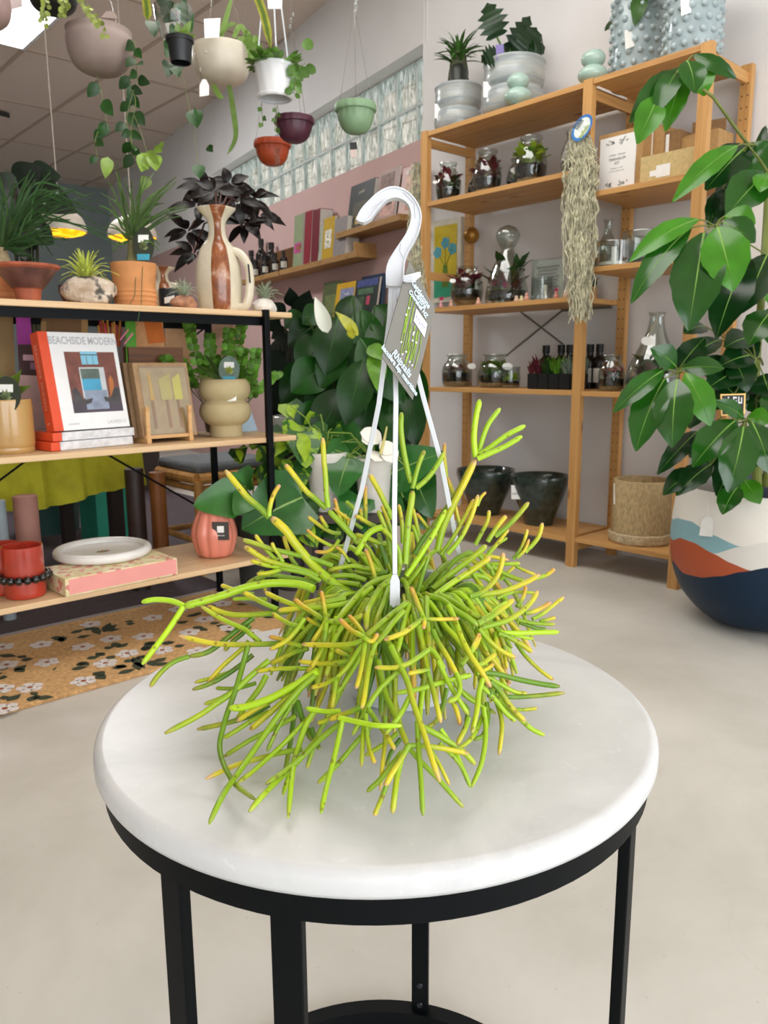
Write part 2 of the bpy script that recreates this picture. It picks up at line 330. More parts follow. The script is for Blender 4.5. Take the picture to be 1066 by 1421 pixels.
BLK = mat('06090c', .5, .05, 30, spec=.12, name='black_powder_coat')
def ring(b, r0, r1, z0, z1, c, n=96, mi=0): b.lathe(c, [(r0, z0), (r1, z0), (r1, z1), (r0, z1), (r0, z0)], n, mi, close=False); return b
ring(MB(), .250, .2790, .597, .620, (TX, TY, 0)).build('top_ring', BLK, tb, sharp=30)
ring(MB(), .252, .2760, .001, .024, (TX, TY, 0)).build('foot_ring', BLK, tb, sharp=30)
for a in (-170, -146.2, -71, 35):
    a = radians(a); c = V((TX+.2665*cos(a), TY+.2665*sin(a), .31)); M_ = Matrix.Rotation(a, 3, 'Z')
    MB().box(c, (.011, .0255, .576), 0, 0, M_).build('leg', BLK, tb, bevel=.0015, smooth=False)
    if abs(a-radians(35)) < .01:
        for z in (.034, .068): MB().lathe(c-M_ @ V((.0055, 0, 0))+V((0, 0, z-.31)), [(0, .0022), (.004, .002), (.005, 0)], 12, R=Matrix.Rotation(pi, 3, 'Z') @ M_ @ Matrix.Rotation(radians(90), 3, 'Y'), close=False).build('bolt', mat('3a3f44', .35, metal=.8), tb)
# ================================================================ the hanging cactus on the table
PC = V((.556, .592, TH)); PH = .122
hp = thing('hanging_cactus', 'bushy green mistletoe cactus in a small white hanging pot, standing on the marble table', 'plant', PC)
WPL = mat('d3d6db', .35, .02, 30, name='white_plastic')
MB().lathe(PC, [(0, .0005), (.052, .0005), (.055, .003), (.071, PH-.018), (.072, PH-.014), (.0775, PH-.013), (.0780, PH-.001), (.0755, PH), (.0715, PH-.002), (.0690, PH-.02), (.066, PH-.028)], 64, close=False).build('pot', WPL, hp, sharp=30)
MB().lathe(PC, [(.0695, PH-.022), (.04, PH-.014), (0, PH-.012)], 32, close=False, fn=lambda a, z, i: 1+.03*sin(a*7+z*90)).build('soil', mat('2e2416', .95, .5, 160, bump=.8, name='potting_mix'), hp)
ZA = .776
ap = at(549, 396, ZA); hg = MB()
def strip(b, pts, w, th, sd, mi=0):
    vs = []; n = len(pts)
    for i, p in enumerate(pts):
        p = V(p); t = (V(pts[min(i+1, n-1)])-V(pts[max(i-1, 0)])).normalized(); s_ = V(sd); s_ = (s_-t*s_.dot(t)).normalized(); o = t.cross(s_); ww = w[i] if hasattr(w, '__len__') else w
        vs += [p+s_*ww/2+o*th/2, p-s_*ww/2+o*th/2, p-s_*ww/2-o*th/2, p+s_*ww/2-o*th/2]
    fs = [(0, 1, 2, 3), (4*n-1, 4*n-2, 4*n-3, 4*n-4)]
    for i in range(n-1):
        for k in range(4): fs.append((i*4+k, (i+1)*4+k, (i+1)*4+(k+1) % 4, i*4+(k+1) % 4))
    b.add(vs, fs, mi)
fr = at(548, 843, dep(PC+V((0, 0, PH))-fw*.075)-.003)
strip(hg, [at(547, 398, ZA), at(548.5, 470, ZA), at(549.5, 560, ZA-.002), at(547.5, 700, ZA-.006), at(548, 797, dep(fr)-.002)], [.0045, .0050, .0050, .0050, .0046], .003, RT)
strip(hg, [at(548, 797, dep(fr)-.002), at(548, 806, dep(fr)-.002), at(548, 843, dep(fr)-.0005)], [.0048, .0095, .0105], .0022, RT)
lf, rg = at(471, 792, .865), at(641, 790, .875)
strip(hg, [at(543, 398, ZA), at(541, 440, ZA+.002), at(526, 560, ZA+.02), at(502, 680, .83), lf], .0052, .003, RT)
strip(hg, [at(553, 398, ZA), at(556, 430, ZA+.002), at(588, 553, ZA+.03), at(612, 640, .83), rg], .0050, .003, RT)
hk = hg.build('hanger', WPL, hp, bevel=.0006, smooth=False)
# the hook: a flat moulded S-bar with raised edges
hx = lambda pts: [(480+x*.2254, 240+y*.2254) for x, y in pts]
outer = hx([(62, 285), (90, 225), (150, 158), (210, 108), (280, 80), (350, 92), (412, 138), (455, 205), (468, 270), (455, 350), (420, 425), (385, 485), (365, 545), (361, 600), (358, 692)])
inner = hx([(110, 305), (150, 285), (170, 258), (210, 208), (250, 168), (300, 150), (345, 160), (385, 192), (402, 245), (398, 300), (370, 372), (325, 440), (285, 500), (257, 555), (246, 610), (248, 692)])
o3 = [at(p.x, p.y, ZA-.012) for p in prof_smooth(outer, 3)]; i3 = [at(p.x, p.y, ZA-.012) for p in prof_smooth(inner, 3)]
b = MB(); n_ = 46
def resamp(P, n):
    L = [0]
    for a, c in zip(P, P[1:]): L.append(L[-1]+(c-a).length)
    out = []; j = 0
    for k in range(n):
        d = L[-1]*k/(n-1)
        while j < len(L)-2 and L[j+1] < d: j += 1
        t = (d-L[j])/max(1e-9, L[j+1]-L[j]); out.append(P[j].lerp(P[j+1], max(0, min(1, t))))
    return out
A_, B_ = resamp(o3, n_), resamp(i3, n_); vs = []
for p, q in zip(A_, B_):
    e = (q-p).normalized(); vs += [p, p+e*.0016, p+e*.0022+fw*.0016, q-e*.0022+fw*.0016, q-e*.0016, q, q+fw*.0085, p+fw*.0085]
fs = [tuple(range(8)), tuple(range(8*n_-1, 8*n_-9, -1))]
for i in range(n_-1):
    for k in range(8): fs.append((i*8+k, i*8+(k+1) % 8, (i+1)*8+(k+1) % 8, (i+1)*8+k))
b.add(vs, fs)
for a, c, d in (((165, 215), (215, 178), (262, 150)), ((355, 118), (425, 190), (430, 280)), ((345, 420), (335, 480), (355, 520))):
    b.tube([at(480+x*.2254, 240+y*.2254, ZA-.0108) for x, y in (a, c, d)], .0006, 5)
b.build('hook', WPL, hk, sharp=50)
# ---------------------------------------------------------------- stems traced one by one
CR = {'A': (420, 600, .16886), 'O': (300, 560, .16886), 'M': (480, 540, .3002), 'B': (560, 640, .22514), 'C': (320, 700, .16886), 'D': (420, 760, .16886), 'E': (560, 780, .16886),
      'F': (640, 760, .15009), 'G': (190, 800, .16886), 'H': (220, 920, .18762), 'I': (360, 860, .16886), 'J': (380, 980, .16886), 'K': (500, 900, .16886), 'L': (620, 880, .16886)}
# crop | width px | kind (g green, y yellowing, o orange, d dark, b bright) | nearer(-)/farther(+) in cm | points base to tip
ST = '''C 13 y 0 945,725 720,540 540,335 450,210 335,108
G 12 g -2 1455,103 1330,63 1119,53 900,90 690,160 500,215 388,245
O 9.5 y -1 440,935 350,850 260,775 210,715 75,548
O 7 o -1 435,925 440,870 455,800 485,725 525,668
A 9 g -1 460,910 380,820 320,755 210,640
O 8 y -1 905,862 800,770 740,720 640,590 570,500
O 8 y -1 920,855 905,740 900,620 885,450 877,282
A 6 y 2 315,830 250,825 180,790 100,735 45,692
A 5.5 o 2 205,785 170,730 145,685
A 5.5 o 2 240,935 180,905 120,870 70,830 35,795
A 6 o 2 300,880 270,930 230,965 180,985 100,980
A 5 o 1 385,1066 350,1010 320,970 275,940
A 6 o 2 325,740 310,700 290,640 262,540
A 5.5 o 2 350,760 348,700 350,668
A 5 o 2 378,785 376,740 382,703
A 5.5 y 2 490,790 430,750 380,715 250,620
A 5.5 o 3 485,700 480,660 475,625
A 6 o 4 518,715 518,640 517,560 516,432
A 6 g 4 440,650 400,605 355,565
A 7 y 0 602,775 560,755 520,732 432,682
A 8 g -3 800,1080 790,980 745,890 700,835 648,790
A 9.5 b -4 660,780 590,800 530,845 480,930 440,1008
A 8 y -1 738,712 700,630 650,525 600,430 550,345
A 7 g -1 725,1000 700,850 665,750 620,640
A 6.5 y 2 740,850 705,740 690,690 650,600
A 6 y 3 822,910 820,820 812,700 790,592
A 6 y 4 962,860 945,790 925,700 905,620
A 6 g 3 958,925 930,830 900,760
A 5 o 5 1032,795 990,730 935,665
A 7 g 0 700,925 620,905 540,870 430,838
A 8 d 0 695,1080 670,1000 645,920 625,825
A 10 g -2 842,1080 855,900 870,720 890,600 905,478
M 8 g -2 302,432 285,370 265,270 255,180 258,108
A 7 g -2 905,462 925,370 960,250 1003,148
M 7.5 g -2 325,458 370,420 410,370 456,292
M 10 y 2 425,745 450,640 500,530 550,430 600,325
M 8 d 3 315,765 360,690 430,600 520,470 590,325
M 9 b 2 600,315 592,230 600,140 620,48
M 7.5 b 3 612,300 632,230 660,160 714,88
M 8 b 2 605,315 660,275 740,215 830,168
M 8 b 1 608,322 670,295 740,262 815,218
M 5.5 o 5 468,440 462,370 455,310 457,248
M 6 o 4 502,502 485,450 468,408
M 5.5 o 6 530,640 512,570 500,500
M 7.5 b -2 280,862 330,790 400,680 462,558
M 6 y 1 440,765 500,680 550,590 592,508
M 7 y 0 470,762 530,690 580,590 612,488
M 4.5 o 2 608,540 625,500 648,476
M 6 y 3 598,720 630,660 655,610 663,560
M 7 y 2 655,705 690,650 720,610 742,585
M 7.5 g 3 690,680 740,640 790,590 846,523
B 6 y 4 515,580 560,530 600,480 648,420
B 5 g 4 520,560 580,510 640,472
B 9 g -1 180,790 300,690 430,590 512,518
B 9 y -2 190,830 300,750 440,660 540,588
B 5.5 y 6 675,605 720,545 745,490 765,418
B 5 o 6 700,595 745,550 775,480
B 6.5 y 6 750,560 800,510 835,460 857,380
F 8 y -2 70,452 170,425 270,350 340,250 375,150 390,45
F 8 y 1 60,470 200,435 400,400 600,320 730,248
F 6 o 1 700,285 790,250 830,225 865,192
F 7 o 3 165,195 230,255 290,300 378,402
F 6 o 4 515,545 555,490 580,440 600,350
F 8 y -1 170,745 300,710 430,670 560,590 650,500 710,400
F 9 y -3 150,705 250,655 330,600 410,540 485,478
F 6 g -3 190,665 260,620 330,560 430,495
F 7 o 3 590,605 650,595 720,570 832,505
F 6 y 4 660,660 740,620 830,550 952,455
F 5.5 y 5 730,680 800,665 875,645
F 5.5 g 4 520,665 620,690 740,705 868,708
F 6 d 5 540,690 620,720 700,745 790,755
F 7.5 b 0 335,785 500,790 700,785 905,780
F 8 y 0 345,790 420,820 520,870 600,925 658,965
F 8 y -1 165,750 230,830 290,890 390,965 505,1018
F 6.5 y 1 318,785 320,860 330,930
F 7 o -3 90,970 110,920 140,860 172,795
F 5 g 5 330,470 450,420 560,410 692,420
F 5 b 5 490,810 560,825 660,845
F 6 g 5 230,155 350,148 450,150 545,145
F 7 g 4 280,170 400,240 500,285 590,310
F 5 y 6 500,165 580,210 690,250
F 7 y 2 110,240 150,310 200,375
F 6 y 5 10,80 100,65 240,75 440,115
F 7 g 3 90,470 200,510 330,560
F 5 y 6 360,300 430,230 500,170
E 8 g -3 -20,140 20,180 50,300 100,450 165,720 200,900 240,1066
E 8 o -5 160,455 130,380 95,290 60,205
E 6 o -5 165,465 250,470 340,470 458,464
E 7 o -6 168,460 170,500 163,548
E 8 g -3 192,290 190,400 200,550 210,710
E 9 g -3 225,280 320,310 420,390 520,450 612,525
E 9 g -2 300,270 400,320 500,380 580,435 655,472
E 8 g -1 215,330 290,430 340,520 440,630 510,730
E 7 d 0 230,305 320,400 400,540 480,760
E 8.5 y -4 370,360 420,470 480,630 560,780 640,900 718,1028
E 8 y -4 240,560 280,650 350,760 410,870 472,1003
E 8.5 g -4 205,710 250,740 300,820 335,885
E 8 y -2 470,850 540,760 590,690 628,598
E 7.5 y -3 600,850 660,830 710,790 755,755
E 6.5 o -2 600,920 680,880 740,838
E 7 d 1 510,540 560,650 600,760
E 7 g 1 600,560 640,640 690,740
E 7 g 2 640,620 700,700 740,780
E 6.5 y 0 590,740 598,850 585,1045
L 8 d -2 310,318 420,330 600,375 780,410 928,430
L 7 g -1 330,345 470,430 570,478 660,490
L 7 d -1 400,480 500,515 700,510 970,482
L 5.5 y 0 560,618 650,620 745,608
L 8 y -3 360,390 440,470 540,610 645,715
L 7.5 g -2 400,500 480,580 620,710 700,780 805,832
L 7.5 g -3 280,420 400,540 480,640 565,718
L 7 y -2 380,480 430,620 455,760 430,992
L 7.5 g -3 300,600 320,750 315,900 280,1080 205,1255
L 7 g -2 310,640 250,780 190,870 100,940
L 7 g -3 -50,780 30,900 90,1010 195,1258
L 8 g -4 295,370 265,480 250,620 208,812
L 8 y -4 180,690 150,780 85,905
L 8 d -3 330,480 372,470 340,520
L 5.5 y 2 470,100 480,200 497,288
L 6 y 2 570,70 640,170 760,290 880,378
L 7 d 0 330,560 340,700 300,830 220,865
L 7 g 0 60,380 110,460 200,540 400,650
I 8 g -4 1150,420 1066,490 950,620 860,780 765,948
K 8 g -5 405,400 360,490 310,570 205,705
K 7.5 y -5 560,10 480,70 380,130 270,158 118,155
K 7 y -5 570,178 480,190 388,208
K 8 y -5 555,200 590,310 620,430 662,610
K 9 y -5 250,-20 320,130 390,280 430,430 520,690 580,880 655,1095
K 7.5 g -4 640,100 710,250 790,390 890,545
K 7.5 g -5 790,200 820,300 795,400 720,438
K 7.5 g -3 900,220 700,268 500,330 280,368
K 7.5 o -3 740,400 790,500 825,632
K 9 g -3 500,640 620,700 740,775 860,860 945,952
K 8 y -4 390,798 520,800 700,825 885,862
K 9 y -6 395,800 340,900 270,1010 205,1128
K 8 g -3 345,850 250,970 180,1060 55,1178
K 7.5 g -3 395,810 480,910 620,1050 720,1160 848,1305
K 9 g -3 345,880 310,1020 290,1150 265,1355
K 8 g -4 470,600 480,830 500,1100 515,1370
K 7 g -3 650,780 770,890 850,1000 905,1140
K 6 y -3 560,800 650,950 735,1125
K 7.5 y -4 245,1040 190,1190 150,1290 115,1375
K 6.5 y -3 205,560 205,750 190,900 163,1170
K 7 g -4 30,500 25,700 10,970
K 7 y -4 45,540 70,800 95,880 122,945
K 8 y -4 70,500 150,620 220,720 285,832
K 8 b -5 -170,570 -80,590 60,620 160,635 340,635
K 9 g -2 150,100 200,350 300,580 350,700 390,800
K 8 d 0 120,60 170,300 170,560
K 7 g 0 310,690 200,780 40,880
K 6.5 d 0 330,740 250,860 215,975
K 7 g -1 520,300 490,560 480,800
K 7 d 0 710,330 650,560 540,660
K 7 d 0 800,420 880,500 870,620
K 7 g 1 820,340 900,400 1000,470 1066,505
D 8 o -5 510,740 450,705 400,680 302,585
D 6.5 o -5 508,720 470,660 430,610 378,555
D 7 o -6 510,745 570,770 620,705
D 8 y -5 505,755 430,785 330,800 170,800 -5,795
D 9 g -4 860,450 720,560 600,660 505,740
D 8.5 g -4 830,520 740,620 690,690 600,790
D 8.5 y -5 600,780 560,900 530,1066 505,1240 485,1325
D 8 y -5 515,760 500,900 470,1060 440,1160
D 7.5 g -4 500,770 440,870 370,980 270,1080
I 7.5 y -4 655,490 600,495 540,528 425,560
I 7 y -4 632,500 615,620 592,740
I 7.5 g -3 630,-20 620,100 600,230 545,495
I 8 y -4 550,30 530,170 480,310 395,448
I 7.5 y -4 370,-10 310,80 220,175 85,245
I 7.5 y -4 560,-40 530,40 430,190
I 7 o -3 350,215 260,195 180,160 80,138
I 8 y -2 400,235 300,260 200,310 85,362
I 7.5 y -4 760,335 640,350 500,360 320,340
H 7 y -4 1120,40 980,40 850,45 728,62
H 11 b -5 1180,60 1000,170 820,265 640,325 522,332
H 9 g -5 1160,90 1040,200 870,410 620,770 480,970 375,1188
H 6.5 g -4 1050,200 960,350 880,490 803,655
H 8.5 y -4 1100,140 960,250 790,400 675,495
H 8 y -3 960,200 830,280 720,340 580,430
H 8.5 g -3 820,-20 690,90 560,210 430,300 280,400 45,522
H 8 d -3 660,-120 620,30 580,170 510,370 485,455 455,580 460,680 500,790 570,900 715,1010
H 7 d -1 700,-60 600,20 500,90 390,150 250,198
H 6.5 g 0 640,-10 540,60 430,100 268,145
H 6 d -1 720,150 600,185 500,190 425,186
H 6.5 g 0 560,200 460,260 338,305
H 7.5 d -1 820,310 680,390 520,440 285,492
H 7 g -2 820,360 700,420 560,510 480,555
H 7 g -3 1020,390 860,480 680,570 480,695
H 7.5 y -3 1060,640 900,665 700,720 560,760 348,858
H 7 g -3 1140,380 1010,510 880,640 700,800 585,885
H 8.5 g -4 1345,445 1200,560 1066,690 920,810 795,895
H 8.5 g -3 1180,560 1000,760 870,880 780,970 670,1098
H 8.5 g -3 1180,330 1100,440 1030,640 990,820 960,1138
H 7 g -2 1040,600 985,760 920,978
H 7.5 d 0 1010,300 990,500 960,680 940,800
H 8.5 g -1 800,90 740,200 640,330 580,430
I 7.5 g -2 830,300 760,420 690,530 620,620
J 8 b -5 565,118 530,280 490,450 430,680 388,875
J 7.5 g -3 830,130 710,260 540,460 440,560 362,632
J 7 g -3 450,100 390,180 330,330 272,512
J 9 d -2 190,-40 240,120 310,280
J 7 d -2 310,180 350,300 378,355
J 8 b -5 540,40 430,45 260,15
J 8.5 y -5 720,5 600,60 455,110
J 7 y -4 520,70 440,110 360,140
G 8.5 b -3 385,242 320,212 250,195 140,190 38,210
G 8.5 b -4 378,252 330,330 250,450 160,570 42,722
G 8.5 y -2 1250,285 1066,305 850,318 700,295 582,243
G 7.5 g -2 1010,540 930,470 880,430 700,350 525,242
G 8 y -3 1180,550 1066,555 800,560 600,545 350,488
G 8 d -1 960,340 850,420 750,500 650,580 560,630 430,657
G 7.5 d -1 430,657 330,690 250,740 170,820 110,908
G 7 d 0 930,400 860,475 780,540 718,612
G 7 y -1 920,530 870,590 700,740 575,882
G 6.5 g 1 1070,190 900,180 785,185
G 7 y 1 960,150 860,130 760,95 690,70
G 7 y -2 1090,240 1000,200 880,130
C 7.5 g 0 840,505 700,455 590,425 350,370 200,320 100,290
C 6.5 y 0 380,462 320,400 260,330 203,248
C 6 y -1 432,475 400,420 360,360 340,312
C 6.5 y 2 545,505 500,440 465,350 438,262
C 8.5 y -1 720,590 580,535 450,500 300,460 200,400 115,345
C 7 y -1 430,520 300,500 230,480 165,460
C 7 y -1 440,520 380,545 300,565 215,572
C 7 g -1 740,630 650,580 550,550 400,525
C 7 g 0 700,650 600,620 480,600 300,580 130,650
C 7.5 y -3 390,862 250,800 180,760 108,722
C 8 y -3 640,860 560,840 430,790 350,755 285,722
C 7.5 o -4 765,945 680,890 600,840 528,778
C 7 o -4 780,950 775,870 765,800 745,712
C 7 y -4 600,1010 500,985 420,945 342,895
C 6 o -3 740,1000 680,970 620,930
C 8.5 y -3 950,772 800,800 640,840 500,860 390,872
C 8 y -2 940,748 800,765 690,795 590,815
C 6.5 y 1 255,540 265,620 290,720
D 10 g -3 735,240 575,290 450,400 330,540 240,660 150,760
D 9.5 g -4 730,262 640,330 570,440 530,530 525,680
D 8.5 g -2 705,330 670,430 620,560 590,660
D 8 g -1 650,360 600,480 560,640
D 8 g -3 880,470 840,590 810,730 780,860
D 8 g -1 900,560 905,760 905,1000
D 8 g -2 960,640 990,800 1030,1066
D 8 g 0 690,760 780,870 850,1066
D 8 d 1 660,770 720,910 770,1066
D 7 d 1 700,680 800,770 880,860
D 7.5 g -2 640,690 740,580 860,480
D 8 y -6 980,595 900,650 820,705 670,758
D 8 g -3 570,330 430,430 300,470 0,510
D 8 g 1 -60,180 60,200 200,250 340,375
D 8 y -4 215,590 180,660 130,720 75,780
D 8 g -4 200,600 310,610 420,590 505,550
D 7.5 y -4 190,690 160,830 100,940 35,1040
D 8 g -3 330,640 260,760 230,920 190,1066
D 7.5 y -2 400,840 300,830 250,835
D 7 y -3 380,900 330,870 270,840
D 7 y -3 420,950 200,955 0,940
D 7 o 0 600,310 590,230 560,120 515,5
D 8 g 0 520,270 420,235 300,230 200,250
D 8 g 0 470,310 380,290 250,280
D 7 g 1 640,190 520,170 400,150 210,185
D 7 d 1 700,200 560,215 420,190
D 7 g 1 780,230 805,120 790,20
D 7 d -1 940,390 980,240 1040,60
D 8 y 0 910,380 950,250 1010,150
D 8 g -1 870,300 960,180 1040,60
D 7 g 0 990,340 920,280 850,240'''
GC = (560, 822)
def zt_auto(x, y):
    dx, dy = x-GC[0], y-GC[1]; z = .835
    if dy > -12: z -= .088*(1-exp(-(dy+12)/28))*exp(-(dx/150)**2)
    z -= .00046*max(0, dy) + .00006*max(0, abs(dx)-120)
    if y > 880: z = min(z, onz_dep(x, y)-.012)
    return z
def onz_dep(x, y): return dep(onz(x, y, TH))
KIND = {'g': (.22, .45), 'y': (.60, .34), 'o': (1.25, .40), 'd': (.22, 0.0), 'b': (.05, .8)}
stems = []
for line in ST.split('\n'):
    c, w_, k, dz, rest = line.split(' ', 4); ox, oy, s = CR[c]
    p = [(ox+float(a.split(',')[0])*s, oy+float(a.split(',')[1])*s) for a in rest.split()]
    p = [(q.x, q.y) for q in prof_smooth(p, 4)]; L = sum(sqrt((a[0]-d[0])**2+(a[1]-d[1])**2) for a, d in zip(p, p[1:])); w_ = float(w_)
    za = [zt_auto(*q) for q in p]; N = len(p)
    za = [sum(za[max(0, i-3):i+4])/len(za[max(0, i-3):i+4]) for i in range(N)]
    dd = float(dz)*.008+rnd(-.003, .003)
    pts = []; rr = []
    for i, (q, z) in enumerate(zip(p, za)):
        z = z+dd
        if q[1] > 880: z = min(z, onz_dep(*q)-.006)
        P_ = at(*q, z); pts.append(P_); t = i/(N-1)
        rr.append(w_*1.0*z/F/2*(.92+.08*(1-t) if t < .93 else .80 if t < .999 else .42))
    tip = pts[-1]; e = (pts[-1]-pts[-2]).normalized()
    stems.append((L*w_, pts, rr, k))
# further stems on the far side and inside the tuft, rooted in the pot and arching outward
for i in range(64):
    a = rnd(0, 2*pi); back = sin(a-yaw)
    up = rnd(.01, .05); L = rnd(.07, .14); r_ = rnd(.01, .06); e = V((cos(a), sin(a), 0)); q = PC+V((0, 0, PH-.01))+e*r_
    if e.dot(V((fw.x, fw.y, 0)).normalized()) < .1: L *= .5; up *= .4
    droop = rnd(.03, .10); pts = []
    for j in range(9):
        t = j/8; p = q+e*(L*.85*t+.03*sin(pi*t*.5))+V((0, 0, up*sin(pi*min(1, t*1.1))*1.1-droop*t**2.2)); p.z = max(p.z, TH+.006); pts.append(p)
    pw = rnd(.0026, .0036); stems.append((0, pts, [pw]*7+[pw*.85, pw*.45], random.choice('gggdyyo')))
for i in range(60):          # shorter stems spilling over the near rim, close to the pot
    a = math.atan2(-fw.y, -fw.x)+rnd(-1.5, 1.5); e = V((cos(a), sin(a), 0)); s_ = V((-sin(a), cos(a), 0))*rnd(-.05, .05); q = PC+V((0, 0, PH-.008)); L = rnd(.5, 1.0); x1 = rnd(.006, .034)
    P_ = prof_smooth([q+e*.05, q+e*.074+V((0, 0, .012)), q+e*(.086+x1*.4)+V((0, 0, -.012))+s_*.2, q+e*(.088+x1)+V((0, 0, -.06*L))+s_*.6, q+e*(.090+x1*1.5)+V((0, 0, -.105*L))+s_], 4)
    pw = rnd(.0026, .0034); n_ = len(P_); stems.append((0, P_, [pw*(1 if j < n_-2 else .8 if j < n_-1 else .45) for j in range(n_)], random.choice('gggddy')))
sm = NT('cactus_stem'); at_ = sm.add('VertexColor', layer_name='growth'); sx = sm.add('SeparateColor'); sm.ln(at_.outputs[0], sx.inputs[0]); v = sm.coord()
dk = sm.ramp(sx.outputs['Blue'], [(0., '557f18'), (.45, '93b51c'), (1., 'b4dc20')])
tipm = sm.add('Math', operation='MULTIPLY'); sm.ln(sx.outputs['Red'], tipm.inputs[0]); sm.ln(sx.outputs['Green'], tipm.inputs[1])
nz = sm.noise(v, 60, 3); ad = sm.add('Math', operation='MULTIPLY_ADD'); sm.ln(nz, ad.inputs[0]); ad.inputs[1].default_value = .35; sm.ln(tipm.outputs[0], ad.inputs[2]); sb = sm.add('Math', operation='SUBTRACT'); sm.ln(ad.outputs[0], sb.inputs[0]); sb.inputs[1].default_value = .17
yl = sm.mix(dk, 'cdbf26', sm.ramp(sb.outputs[0], [(.12, (0., 0., 0.)), (.5, (1., 1., 1.))])); og = sm.mix(yl, 'cf8f42', sm.ramp(sb.outputs[0], [(.58, (0., 0., 0.)), (.92, (.9, .9, .9))]))
rt = sm.ramp(sx.outputs['Red'], [(.90, (0., 0., 0.)), (.955, (1., 1., 1.))]); pk = sm.add('Math', operation='MULTIPLY'); sm.ln(rt, pk.inputs[0]); sm.ln(sx.outputs['Green'], pk.inputs[1]); og = sm.mix(og, 'cf9a86', pk.outputs[0])
vo = sm.add('TexVoronoi'); vo.inputs['Scale'].default_value = 105; sm.ln(v, vo.inputs['Vector']); og = sm.mix(og, '6d4d18', sm.ramp(vo.outputs['Distance'], [(.14, (.8, .8, .8)), (.24, (0., 0., 0.))]))
sm.bsdf(og, .38, 0, .5, sm.bump(vo.outputs['Distance'], .18, .002), sss=.0); STEM = sm.m
order = sorted(range(len(stems)), key=lambda i: -stems[i][0]); rest = MB()
for n, i in enumerate(order):
    _, pts, rr, k = stems[i]; g_, d_ = KIND[k]; b = MB() if n < 100 else rest
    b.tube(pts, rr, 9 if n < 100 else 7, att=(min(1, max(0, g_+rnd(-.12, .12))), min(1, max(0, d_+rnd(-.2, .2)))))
    if n < 100: b.build('stem', STEM, hp, sharp=80)
rest.build('stem_tangle', STEM, hp, sharp=80, kind='stuff')
# ---------------------------------------------------------------- plant tag clipped to the hook
A3, D3, C3 = at(568, 363, .742), at(530, 495, .738), at(573, 554.5, .768); TU = (A3-D3); TR = (C3-D3); TN = TR.cross(TU).normalized()
if TN.dot(facecam(D3)) < 0: TN = -TN
def ont(x, y, o=.0004): d = ray(x, y); return CAM+d*((D3+TN*o-CAM).dot(TN)/d.dot(TN))
tg = thing('plant_tag', 'grey printed plant label with blue lettering, clipped beside the white hanging hook', 'plant label', D3)
qd = [ont(*p, 0) for p in ((568, 362), (580, 383), (604, 430), (573, 555), (530, 495))]
MB().prism(qd, -TN*.0009).build('card', [mat('716e65', .45, .02, 30, name='tag_card')], tg, smooth=False)
b = MB(); W2 = mat('f3f3f4', .5, .02); strip(b, [ont(562, 388, .002), ont(572, 386, .006), ont(583, 381, .006)], [.006, .0075, .004], .002, TU)
for d_ in (-3, 0, 3): b.tube([ont(560, 387+d_, .003), ont(571, 384.5+d_, .0078), ont(583, 381+d_*.8, .0078)], .0011, 6)
b.build('clip', WPL, tg)
pl = lambda x, y, o=.0006: ont(520+x*.14085, 360+y*.14085, o)
b = MB(); b.prism([pl(410, 485), pl(516, 635), pl(490, 766), pl(384, 605)], TN*.0003).build('price_sticker', W2, tg, smooth=False)
b = MB(); GS = mat('93b53a', .6, .2, 200)
for a in ('360,350 310,560 262,800', '375,370 320,620 255,930', '400,420 350,620 275,935', '352,360 330,500 300,640', '365,660 330,800 300,900', '395,650 360,850 300,1040', '400,650 375,840 345,1015', '425,690 400,850 330,1050', '440,700 400,900 370,1040', '465,740 440,900 390,1080', '350,700 330,860 310,1000', '380,480 355,640 335,780', '330,470 320,590 285,730', '415,720 395,860 365,990', '345,820 330,940 290,1030'):
    b.tube([pl(*map(float, q.split(','))) for q in a.split()], .0004, 4)
for x, y in ((310, 545), (335, 480), (262, 815), (272, 935), (378, 740), (372, 800), (408, 820), (308, 910), (343, 1010), (368, 1042), (385, 720)): b.ball(pl(x, y), .0011, 8, 1)
b.build('picture', [GS, W2], tg)
BL = mat('cfe3f3', .5, .02)
for s_, x, y, z_ in (('Rhipsalis', 268, 1030, .0092), ('baccifera ssp. mauritiana', 248, 1098, .0064), ('Kettletone', 450, 342, .0076), ('Centre', 445, 395, .0072), ('Coorabell NZ', 428, 440, .0056)):
    text(s_, z_, pl(x, y, .0009), TR, TU, BL, tg, bold=.0002)
marks('abcde', .006, pl(450, 620, .0012), TR, TU, mat('b9b6cc', .6), tg)
# ================================================================ pine shelving unit on the right wall and what stands on it
PINE = ('cb9a5e', 'b38149'); XF, XB = 3.235, 3.60
PY = ((1.640, 1.688), (2.190, 2.238), (3.237, 3.285)); PTOP = 2.262
iv = thing('pine_shelving_unit', 'tall open pine shelving unit holding terrariums and pots against the white wall', 'shelving unit', (3.42, 2.46, 0))
wz, wy_, wx_ = wood(*PINE, 'Z'), wood(*PINE, 'Y'), wood(*PINE, 'X')
hol = mat('3a2413', .8)
for y0, y1 in PY:
    for x0 in (XF, XB):
        b = MB().bb((x0, y0, 0), (x0+.034, y1, PTOP))
        if x0 == XB:
            for i in range(44):
                z = .12+i*.048
                for yy in (y0+.012, y1-.012): b.lathe((x0-.0004, yy, z), [(0, 0), (.0035, 0)], 8, 1, close=False, R=Matrix.Rotation(radians(-90), 3, 'Y'))
        b.build('post', [wz, hol], iv, smooth=False)
    for z in (.10, 1.50, 2.205):
        MB().bb((XF+.034, y0+.014, z-.022), (XB, y0+.030, z+.022)).build('side_rail', wx_, iv, smooth=False)
SHA, SHB = (.146, .876, 1.318, 1.890, 2.255), (.155, .873, 1.444, 1.776, 2.262-.003)
